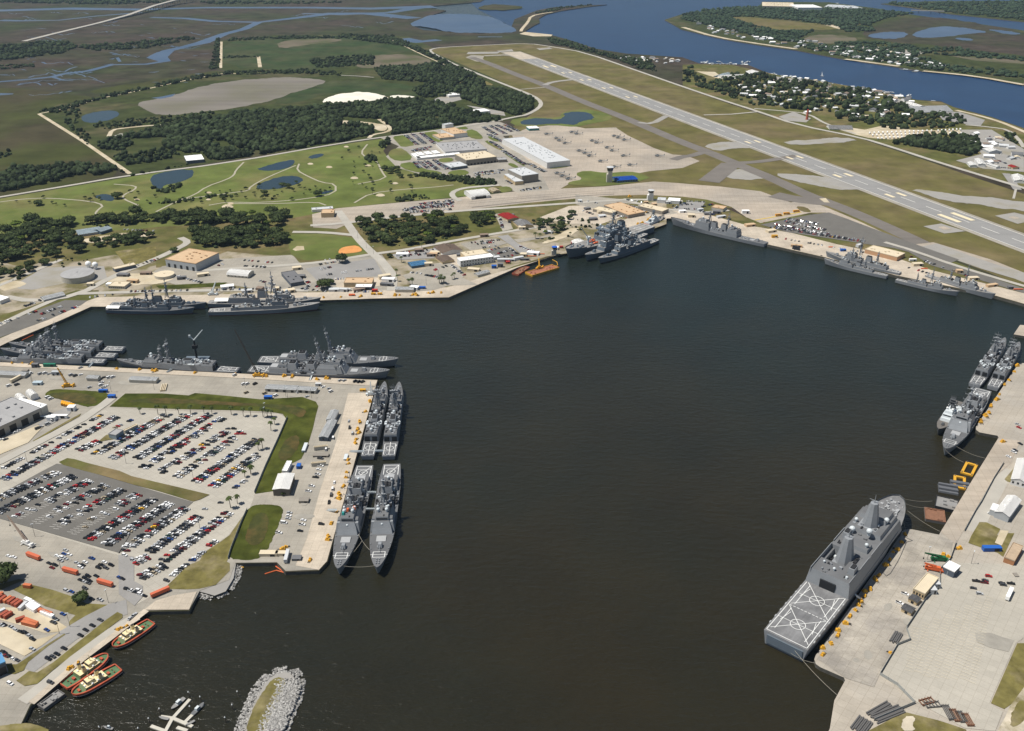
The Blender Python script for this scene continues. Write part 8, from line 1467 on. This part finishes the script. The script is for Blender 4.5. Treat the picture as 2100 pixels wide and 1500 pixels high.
bm = bmesh.new(); [box(bm, -2.3 + k * 1.6, -1.4 + k * 1.6, -8, 8, 0, 1.6, 0, .1, .1, .1, top=0) for k in range(4)]; one("cream_pontoon", bm, R_BEIGE, *z1(4, 1005, 1190), .2, "four cream pontoon beams stacked on the pier road by the long ditch", "pontoon")
t_ = B(19, "tent", "white arched tent on the quay beside the landing ship's bow", "tent", (1910, 345), (1985, 385), (2075, 330), 6, R_WHITE, R_WHITE, "arch", rh=4, axis=1)
# pipes, frames and scrap on the south-east quay
M_PIPE = mat("dark_steel_pipe", (.13, .125, .12), .6); M_RUST = mat("rusty_steel", (.22, .11, .065), .8, .2, .5)
def pipes(n, a, b, k, label):
    hd, L = hdg(n, a, b); bm = bmesh.new(); [cyl(bm, (-L / 2 + kr.uniform(-1, 1), (i - k / 2) * 1.15, .6 + (i % 2) * .5), (L / 2, (i - k / 2) * 1.15, .6 + (i % 2) * .5), .55, .55, 8) for i in range(k)]; one("pipe_stack", bm, M_PIPE, *z1(n, (a[0] + b[0]) / 2, (a[1] + b[1]) / 2), hd, label, "pipes", "pipe stacks on the south-east quay")
pipes(12, (600, 1390), (740, 1310), 4, "uppermost dark pipe stack on the south-east quay"); pipes(12, (640, 1420), (825, 1345), 6, "longest dark pipe stack on the south-east quay"); pipes(12, (520, 1500), (580, 1420), 8, "lowest dark pipe stack, cut by the bottom edge"); pipes(12, (765, 895), (805, 830), 5, "pipe stack in the middle of the transport dock pier")
def rack(n, x, y, l, w_, hd, m, label):
    bm = bmesh.new()
    for s in (-1, 1):
        box(bm, -l / 2, l / 2, s * w_ / 2 - .2, s * w_ / 2 + .2, 0, 1.2)
        for k in range(5): box(bm, lerp(-l / 2, l / 2, k / 4) - .15, lerp(-l / 2, l / 2, k / 4) + .15, s * w_ / 2 - .2, s * w_ / 2 + .2, 1.2, 2.0)
    for k in range(5): xx = lerp(-l / 2, l / 2, k / 4); box(bm, xx - .2, xx + .2, -w_ / 2 + .2, w_ / 2 - .2, .6, 1.2)
    one("steel_rack", bm, m, *z1(n, x, y), hd, label, "steel rack", "steel racks at the pier foot")
for x, y, l, w_, hd, m, lab in ((1000, 1303, 9, 4, .3, M_RUST, "rusty red steel rack at the left of the pair below the empty lot"), (1040, 1325, 9, 4, .1, M_PIPE, "dark steel rack at the right of the pair below the empty lot"), (1150, 1380, 4, 11, 0, M_PIPE, "leftmost tall steel rack near the bottom right"), (1195, 1400, 4, 9, 0, M_RUST, "second tall rusty rack near the bottom right"), (1235, 1410, 4, 8, 0, M_PIPE, "third tall steel rack near the bottom right"), (1280, 1430, 4, 9, 0, M_RUST, "rightmost rusty rack near the bottom right, on yellow feet")): rack(12, x, y, l, w_, hd, m, lab)
# yellow quay equipment
def mound(k):
    r = random.Random(k); t = empty("quay_fitting", (0, 0, 0)); bm = bmesh.new(); box(bm, -1.8, 1.8, -1.2, 1.2, 0, 1.3, 0, .3, .3, .3); box(bm, -1, .4, -.8, .8, 1.3, 2.2, 0, .1, .1, .1); link("housing", bm, M_YEL, t); bm = bmesh.new(); [cyl(bm, (1.9, -.6 + .6 * j, .5), (3.4, -.9 + .9 * j, .1), .16, .16, 5) for j in range(3)]; link("hose", bm, M_BLACK, t); return t
mp = [mound(1)]; used = [False]
def fittings(n, pts, where, grp, sc=1.0):
    for i, (x, y) in enumerate(pts):
        o = mp[0] if not used[0] else copy_tree(mp[0]); used[0] = True; o.location = G(*z1(n, x, y)); o.rotation_euler = (0, 0, kr.uniform(0, 6.28)); k = sc * kr.uniform(.7, 1.3); o.scale = (k, k, k); tag(o, "yellow shore power box, %s %s" % (ordn(i + 1), where), "power box", grp)
fittings(10, ((1245, 410), (1222, 468), (1190, 520), (1160, 538), (1135, 592), (1105, 632), (1058, 705), (1035, 740), (1025, 722), (995, 803), (957, 820), (957, 855), (925, 890), (910, 920), (888, 955), (850, 998), (818, 1050), (765, 1100), (763, 1135), (715, 1195), (652, 1225), (655, 1275), (1140, 1262), (1520, 560), (1555, 572), (1635, 510)), "from the top along the transport dock quay", "power boxes on the transport dock quay", 1.0)
fittings(11, ((1445, 380), (1425, 425), (1385, 490), (1350, 525), (1310, 600), (1290, 640), (1245, 690), (1230, 740), (1205, 765), (1165, 810), (1335, 965)), "from the top along the upper eastern pier", "power boxes on the upper eastern pier", 1.3)
fittings(9, ((1045, 200), (1030, 250), (1000, 320), (960, 390), (945, 440), (955, 465), (935, 510), (930, 535), (880, 650), (885, 675), (870, 735), (865, 770), (850, 830), (820, 885), (818, 915), (800, 1005), (765, 1085), (745, 1170), (740, 1195), (620, 1335), (455, 1245), (430, 1262)), "from the top along the finger pier edge", "power boxes on the finger pier", 1.05)
fittings(4, ((75, 1040), (140, 1038), (200, 1045), (720, 1075), (860, 1080), (940, 1085), (960, 1088), (1200, 1100), (1450, 1110), (1640, 1120), (1750, 1120), (1800, 1122), (1950, 1140), (2010, 1135)), "from the left along the north quay edge", "power boxes on the north quay", 1.1)
fittings(18, ((420, 865), (920, 850), (1380, 835), (1440, 832), (1620, 830), (1660, 830), (1830, 805), (1890, 800), (2000, 800), (650, 858)), "from the left along the western quay edge", "power boxes on the western quay", 1.3)
fittings(21, ((840, 535), (900, 515), (985, 480), (1015, 460), (730, 160)), "from the left at the northern basin corner", "power boxes at the basin corner", 1.6)
fittings(17, ((1700, 690), (1620, 720), (1580, 740), (1050, 1180), (970, 1240), (930, 1260)), "from the top along the tug quay", "power boxes on the tug quay", .9)
# floats and barges
def frame_float(n, a, b, c, holes, m, label, name="dock_frame"):
    A, B_, C_ = (P(*z1(n, *q), .8) for q in (a, b, c)); e = B_ - A; lx = e.length; e.normalize(); nn = Vector((-e.y, e.x, 0)); ly = (C_ - B_).dot(nn); s = 1 if ly > 0 else -1; ly = abs(ly); t = tag(None or bpy.data.objects.new(name, None), label, "dock float"); C.objects.link(t); t.location = (A + B_) / 2 + nn * s * ly / 2 - Vector((0, 0, .8)); t.rotation_euler = (0, 0, math.atan2(e.y, e.x)); bm = bmesh.new(); w_ = 2.2; hx, hy = lx / 2, ly / 2
    box(bm, -hx, hx, -hy, -hy + w_, -.4, 1.4); box(bm, -hx, hx, hy - w_, hy, -.4, 1.4)
    for k in range(holes + 1): x = lerp(-hx + w_ / 2, hx - w_ / 2, k / holes); box(bm, x - w_ / 2, x + w_ / 2, -hy + w_, hy - w_, -.4, 1.35)
    link("frame", bm, m, t); bm = bmesh.new(); [cyl(bm, (x, y, 1.2), (x, y, 2.6), .5, .4, 8) for x in (-hx + 1, hx - 1) for y in (-hy + 1, hy - 1)]; link("post", bm, M_PIPE, t); return t
frame_float(27, (100, 210), (370, 290), (520, 60), 1, M_YEL, "upper yellow floating dock frame beside the tan quay"); frame_float(11, (955, 1310), (1050, 1330), (1062, 1240), 1, M_YEL, "lower yellow floating dock frame holding grey fenders")
M_FEND = mat("dark_fender_grey", (.12, .125, .135), .7, .1, .5)
for i, (x, y, k) in enumerate(((915, 1335, 4), (1005, 1290, 3))):
    bm = bmesh.new(); [box(bm, -8, 8, -6 + j * 3.4, -3.2 + j * 3.4, -.3, 1.6 + (j % 2) * 1.2, 0, .3, .3, .3) for j in range(k)]; one("fender_raft", bm, M_FEND, *z1(11, x, y), -.35, ("larger" if i == 0 else "smaller") + " dark grey raft of long fender cylinders by the yellow frames", "fender raft", z=0)
def barge(n, a, b, c, h, hm, dm, label, clutter=6, rim=None):
    A, B_, C_ = (P(*z1(n, *q), h) for q in (a, b, c)); e = B_ - A; lx = e.length; e.normalize(); nn = Vector((-e.y, e.x, 0)); ly = (C_ - B_).dot(nn); s = 1 if ly > 0 else -1; ly = abs(ly); t = bpy.data.objects.new("barge", None); C.objects.link(t); tag(t, label, "barge"); p = (A + B_) / 2 + nn * s * ly / 2; t.location = (p.x, p.y, 0); t.rotation_euler = (0, 0, math.atan2(e.y, e.x)); hx, hy = lx / 2, ly / 2
    bm = bmesh.new(); box(bm, -hx, hx, -hy, hy, -.6, h, 0, .6, .6, 0, top=1); greeble(bm, -hx + 1, hx - 1, -hy + 1, hy - 1, h, clutter, kr, 1.6, 1); link("hull", bm, [hm, dm], t); bm = bmesh.new()
    for q in ((-hx, hx, -hy, -hy + .6), (-hx, hx, hy - .6, hy), (-hx, -hx + .6, -hy + .6, hy - .6), (hx - .6, hx, -hy + .6, hy - .6)): box(bm, *q, h + .002, h + .7)
    link("rim", bm, rim or hm, t); return t
barge(11, (812, 1458), (985, 1500), (1018, 1420), 2.2, M_BLACK, M_DECKL, "grey decked barge with black sides moored to the tan quay"); barge(10, (1392, 298), (1540, 324), (1580, 248), 2.2, M_PIPE, M_RUST, "brown decked barge with rusty edging below the grey one", 6, M_RUST)
barge(19, (1290, 782), (1392, 824), (1695, 694), 2.0, M_YEL, mat("red_deck", (.3, .12, .07), .8, .3, .3), "yellow rimmed barge with reddish deck and yellow crane at the quay bend", 14, M_YEL); barge(19, (1112, 798), (1205, 815), (1400, 720), 1.6, M_RED if "M_RED" in globals() else M_CRED, M_RUST, "rust red workboat barge inside the yellow rimmed barge", 8)
crane(*z1(19, 1490, 720), .6, 15, 30, 1.0, M_YEL, "yellow crane standing on the reddish barge at the quay bend", "barge_crane").location.z = 2.1
barge(8, (285, 1300), (340, 1335), (495, 1212), 1.8, M_PIPE, M_DECKL, "flat grey pontoon boat at the inner corner of the tug quay", 6)
# marina fingers and small boats
def float_dock(n, pts, w_, label):
    t = empty("floating_dock", (0, 0, 0), 0, label, "dock"); bm = bmesh.new()
    for a, b in pts:
        A, B_ = P(*z1(n, *a), .8), P(*z1(n, *b), .8); d = (B_ - A).normalized(); q = Vector((-d.y, d.x, 0)) * w_ / 2; prism(bm, [((A - q).x, (A - q).y), ((B_ - q).x, (B_ - q).y), ((B_ + q).x, (B_ + q).y), ((A + q).x, (A + q).y)], -.3, .8 + .01 * pts.index((a, b)))
    link("walkway", bm, W_CONC, t); return t
float_dock(8, [((1460, 1252), (1325, 1400)), ((1560, 1290), (1425, 1425)), ((1235, 1385), (1330, 1398)), ((1330, 1398), (1480, 1462)), ((1325, 1400), (1265, 1510)), ((1160, 1458), (1275, 1500)), ((1360, 1468), (1440, 1495))], 2.2, "branching floating dock with pale walkways in the small boat basin")
for i, (x, y) in enumerate(((1455, 1212), (1545, 1248), (1232, 1340), (1150, 1415), (1830, 1208), (1465, 1322), (1790, 1310), (1735, 1408), (770, 1480), (1070, 1490))):
    t = empty("mooring_pile", P(*z1(8, x, y + 22), 0), 0, "dark mooring pile with white cap, %s from the left edge order of the boat basin" % ordn(i + 1), "pile", "mooring piles of the boat basin"); bm = bmesh.new(); cyl(bm, (0, 0, -2), (0, 0, 4), .35, .3, 8); link("shaft", bm, M_BARK, t); bm = bmesh.new(); cyl(bm, (0, 0, 4), (0, 0, 4.9), .5, .1, 8); link("cap", bm, M_CANVAS, t)
def small_boat(n, a, b, hm, dm, label, cabin=True):
    hd, L = hdg(n, a, b, .8); t = empty("small_boat", P(*z1(n, (a[0] + b[0]) / 2, (a[1] + b[1]) / 2), 0), hd, label, "boat"); bm = bmesh.new(); hullgen(bm, L, L * .3, 1.1, 1.6, tr=.85, sb=.55, n=14); link("hull", bm, [hm, dm, M_BOOT], t)
    if cabin: bm = bmesh.new(); box(bm, -L * .2, L * .12, -L * .1, L * .1, 1.1, 2.8, 0, .1, .5, .15); link("cabin", bm, M_RADOME, t); bm = bmesh.new(); box(bm, -L * .15, L * .1, -L * .11, L * .11, 1.9, 2.4, bottom=True); link("window", bm, M_GLASS, t)
    return t
small_boat(8, (1420, 1250), (1320, 1340), M_RADOME, M_DECKL, "grey cabin boat with red spot moored to the upper dock finger"); small_boat(8, (1480, 1380), (1570, 1290), M_HAZE, M_DECK, "grey launch along the right dock finger"); small_boat(8, (1300, 1415), (1225, 1400), M_HAZE, M_DECKL, "small grey skiff at the left dock arm", False); small_boat(8, (1500, 1425), (1430, 1465), M_PIPE, M_DECKL, "dark skiff at the right end of the dock arm", False); small_boat(8, (870, 1490), (800, 1475), M_CANVAS, M_DECKL, "white boat cut by the bottom edge near the sea wall"); small_boat(3, (868, 472), (846, 470), M_CANVAS, M_CANVAS, "white sailing yacht under way in mid-river")
yb = [o for o in bpy.data.objects if o.name.startswith("small_boat") and o["label"].startswith("white sailing")][0]; bm = bmesh.new(); quad(bm, (-3, -.05, 2), (2, -.05, 2), (1.8, .05, 14), (1.7, -.05, 14)); cyl(bm, (2, 0, 1), (2, 0, 15), .12, .1, 5); link("sail", bm, M_CANVAS, yb)
for i, (n, a, b) in enumerate(((3, (110, 385), (150, 390)), (3, (160, 392), (210, 398)), (3, (300, 405), (330, 395)), (3, (330, 410), (400, 398)), (3, (350, 420), (390, 412)), (3, (0, 370), (40, 372)), (3, (1330, 428), (1420, 436)), (3, (1420, 445), (1470, 432)), (3, (1500, 625), (1590, 630)), (3, (1870, 485), (1990, 490)), (3, (735, 18), (860, 22)), (3, (880, 25), (960, 22)))):
    small_boat(n, a, b, M_CANVAS if i not in (6, 7) else M_BLACK, M_CANVAS if i not in (6, 7) else M_DECK, "%s vessel on the river, %s in order up the list from the marina" % ("white" if i not in (6, 7) else "dark", ordn(i + 1)))
mb = random.Random(8)
mb0 = small_boat(3, (520, 455), (545, 458), M_CANVAS, M_CANVAS, "white moored boat, first from the left along the marina and river front")
mp_ = sorted([z1(3, *p) for p in ([(mb.uniform(110, 400), mb.uniform(380, 404)) for _ in range(22)] + [(x, 462 + (x - 500) * .155 + mb.uniform(-14, -5)) for x in range(560, 1440, 52)] + [(mb.uniform(1700, 2060), 0) for _ in range(0)])])
for i, (u, v) in enumerate(mp_): o = copy_tree(mb0); o.location = P(u, v, 0.1); o.rotation_euler = (0, 0, mb.uniform(0, 6.28)); k = mb.uniform(.7, 1.8); o.scale = (k, k, k); tag(o, "white moored boat, %s from the left along the marina and river front" % ordn(i + 2), "boat", "boats along the river front")
# small sheds of the waterfront
sh0 = None; sr = random.Random(12); sc_ = {}
for zn, pts in ((18, [(120, 590), (60, 480), (560, 770), (690, 775), (900, 770), (1290, 640), (1270, 700), (1240, 600), (1850, 300), (1700, 240), (1480, 300), (1930, 270), (1830, 430), (1640, 740)]), (19, [(60, 560), (330, 520), (420, 560), (900, 605), (1000, 640), (1200, 610), (1270, 560), (1400, 540), (600, 760), (740, 300), (1080, 30), (1250, 200), (1600, 250), (1700, 470)]), (4, [(1120, 520), (1250, 500), (1520, 600), (1600, 585), (1400, 575), (760, 500), (820, 540), (900, 490), (1700, 590), (1780, 600), (560, 560), (690, 560)]), (21, [(60, 230), (160, 330), (330, 380), (360, 430), (240, 470), (950, 250), (1060, 280), (1250, 250), (1440, 370), (1560, 430), (1680, 350), (1780, 400), (1900, 380), (1960, 440)]), (6, [(920, 240), (1010, 265), (1120, 330), (1390, 330), (1560, 370), (1640, 410), (1820, 440), (1880, 470), (1960, 500)])):
    for x, y in pts:
        nm, m = sr.choice((("white", R_WHITE), ("grey", R_PALE), ("beige", R_BEIGE), ("dark", R_DARK), ("brown", R_BROWN), ("tan", R_TAN))); sc_[nm] = sc_.get(nm, 0) + 1; l = sr.uniform(7, 18)
        crate(zn, x, y, l, sr.uniform(5, 9), sr.uniform(2.8, 4.5), m, "small %s waterfront shed, %s of that colour counted from the west" % (nm, ordn(sc_[nm])), "shed", sr.uniform(-.3, .5), "small_shed")["group"] = "small sheds of the waterfront"
# fences and lamp posts
M_FENCE = mat("weathered_fence", (.34, .35, .33), .8)
def fence(name, px, h, label, m=M_FENCE, step=6):
    t = empty(name, (0, 0, 0), 0, label, "fence"); W = [G(*p) for p in px]; bm = bmesh.new(); pb = bmesh.new()
    for a, b in zip(W, W[1:]):
        d = (b - a).normalized(); n = Vector((-d.y, d.x, 0)) * .06
        for o in (-1, 1): quad(bm, a + n * o, b + n * o, b + n * o + Vector((0, 0, h)), a + n * o + Vector((0, 0, h)))
        quad(bm, a - n + Vector((0, 0, h)), b - n + Vector((0, 0, h)), b + n + Vector((0, 0, h)), a + n + Vector((0, 0, h)))
        for k in range(int((b - a).length / step)): p = a + d * (k * step); cyl(pb, p, (p.x, p.y, p.z + h + .25), .1, .1, 5)
    link("panel", bm, m, t); link("posts", pb, M_PIPE, t); return t
fence("fence", [(589.5, 858), (570, 903), (545, 957), (522, 1012)], 2.4, "pale screened fence along the right edge of the pale car lot")
fence("fence", Z(9, (190, 990), (150, 1080), (80, 1260), (60, 1325)), 2.4, "pale screened fence on the left side of the square grass basin")
fence("fence", Z(12, (1200, 215), (1160, 330), (1090, 400), (1090, 520), (1000, 590), (860, 800), (888, 880), (800, 915), (680, 1115), (800, 1190), (920, 1312), (640, 1430)), 2.4, "long grey fence dividing the transport dock pier from the empty lot")
fence("fence", Z(27, (1050, 10), (830, 350), (560, 860), (430, 1060), (190, 1500)), 2.4, "grey fence along the landward side of the tan quay")
lp = empty("lamp_post", (0, 0, 0)); bm = bmesh.new(); cyl(bm, (0, 0, 0), (0, 0, 12), .16, .1, 6); link("pole", bm, M_PIPE, lp); bm = bmesh.new(); box(bm, -1.1, 1.1, -.25, .25, 11.8, 12.1, bottom=True); link("lamp_head", bm, M_RADOME, lp)
LPS = [(8, 468, 250), (8, 835, 515), (8, 540, 700), (8, 460, 755), (16, 1245, 710), (14, 1720, 250), (15, 470, 1050), (13, 370, 850), (13, 1690, 860), (14, 765, 1085), (14, 570, 380), (9, 455, 215), (9, 630, 225), (9, 315, 330), (4, 200, 1150), (4, 950, 1200), (4, 1510, 1190), (4, 1770, 1250), (24, 430, 310), (24, 1490, 420), (18, 880, 75), (18, 995, 200), (18, 1090, 280), (18, 1800, 690), (18, 1965, 600), (18, 1190, 700), (19, 125, 850), (19, 190, 960), (10, 1405, 590), (10, 1720, 620)]
for i, (n, x, y) in enumerate(LPS): o = lp if i == 0 else copy_tree(lp); o.location = G(*z1(n, x, y)); o.rotation_euler = (0, 0, kr.uniform(0, 3)); tag(o, "thin dark lamp post, %s in order from the lower left over lots and quays" % ordn(i + 1), "lamp post", "lamp posts of the base")
# gangways and the boom at the pier end
def gang(n, a, za, b, zb, label):
    A, B_ = P(*z1(n, *a), za), P(*z1(n, *b), zb); bm = bmesh.new(); d = (B_ - A).normalized(); s = d.cross(Vector((0, 0, 1))).normalized() * .9
    quad(bm, A - s, B_ - s, B_ + s, A + s)
    for k in (-1, 1): quad(bm, A + s * k - Vector((0, 0, .4)), B_ + s * k - Vector((0, 0, .4)), B_ + s * k + Vector((0, 0, 1)), A + s * k + Vector((0, 0, 1)))
    tag(link("gangway", bm, M_RADOME), label, "gangway", "gangways between ships and piers")
gang(10, (945, 880), 3.3, (890, 845), 9, "grey gangway up to the transport dock ship"); gang(9, (890, 590), 3.3, (985, 588), 5, "gangway from the finger pier to the inner frigate's flight deck"); gang(9, (1060, 585), 5, (1120, 585), 5, "gangway linking the two frigates at the finger pier"); gang(9, (1000, 868), 6, (1070, 868), 6, "upper gangway between the two near destroyers"); gang(9, (1000, 982), 6, (1060, 982), 6, "lower gangway between the two near destroyers"); gang(4, (545, 1065), 3.3, (575, 1030), 5, "gangway to the innermost of the nested western frigates"); gang(4, (1025, 1095), 3.3, (1060, 1070), 5, "gangway to the single frigate at the north quay"); gang(4, (1905, 1145), 3.3, (1930, 1080), 6.5, "stepped gangway tower at the upper destroyer"); gang(9, (735, 990), 3.3, (800, 990), 6, "double gangway beside the near inner destroyer")
def boom_line(n, pts, label, m=M_ORNG):
    bm = bmesh.new(); W = [P(*z1(n, *p), .25) for p in pts]; [cyl(bm, a, b, .45, .45, 6) for a, b in zip(W, W[1:])]; tag(link("floating_boom", bm, m), label, "boom")
boom_line(9, ((310, 1425), (390, 1400), (450, 1418), (385, 1372)), "orange-red floating boom at the end of the finger pier"); boom_line(19, ((1660, 610), (1720, 640), (1730, 680), (1690, 720)), "yellow floating boom curving round the barge", M_YEL); boom_line(8, ((1815, 235), (1875, 240)), "yellow floats at the corner of the riprap", M_YEL); boom_line(4, ((135, 895), (205, 862)), "orange floating boom inside the western corner of the basin"); boom_line(18, ((740, 900), (1000, 900)), "orange fender line low on the western quay wall", M_YEL)
bm = bmesh.new(); W = [G(*z1(10, *p)) for p in ((1245, 430), (1300, 455), (1255, 465), (1215, 560), (1190, 610), (1140, 690), (1110, 710), (1088, 685), (1110, 650))]; [cyl(bm, a + Vector((0, 0, .2)), b + Vector((0, 0, .2)), .28, .28, 5) for a, b in zip(W, W[1:])]; tag(link("hose", bm, M_PIPE), "long dark hose snaking over the transport dock pier", "hose")
# ================================================================= air
bm = bmesh.new(); box(bm, -62000, 62000, -62000, 62000, -4, 452, bottom=True); bmesh.ops.recalc_face_normals(bm, faces=bm.faces)
mh = bpy.data.materials.new("haze"); mh.use_nodes = True; n = mh.node_tree; n.nodes.remove(n.nodes["Principled BSDF"]); v = n.nodes.new("ShaderNodeVolumePrincipled"); v.inputs["Color"].default_value = (.62, .82, 1, 1); v.inputs["Density"].default_value = 2.5e-5; v.inputs["Anisotropy"].default_value = 0.2; n.links.new(v.outputs[0], n.nodes["Material Output"].inputs["Volume"])
tag(link("haze", bm, mh), "thin pale blue haze lying over the whole harbour", "haze", kind="stuff")
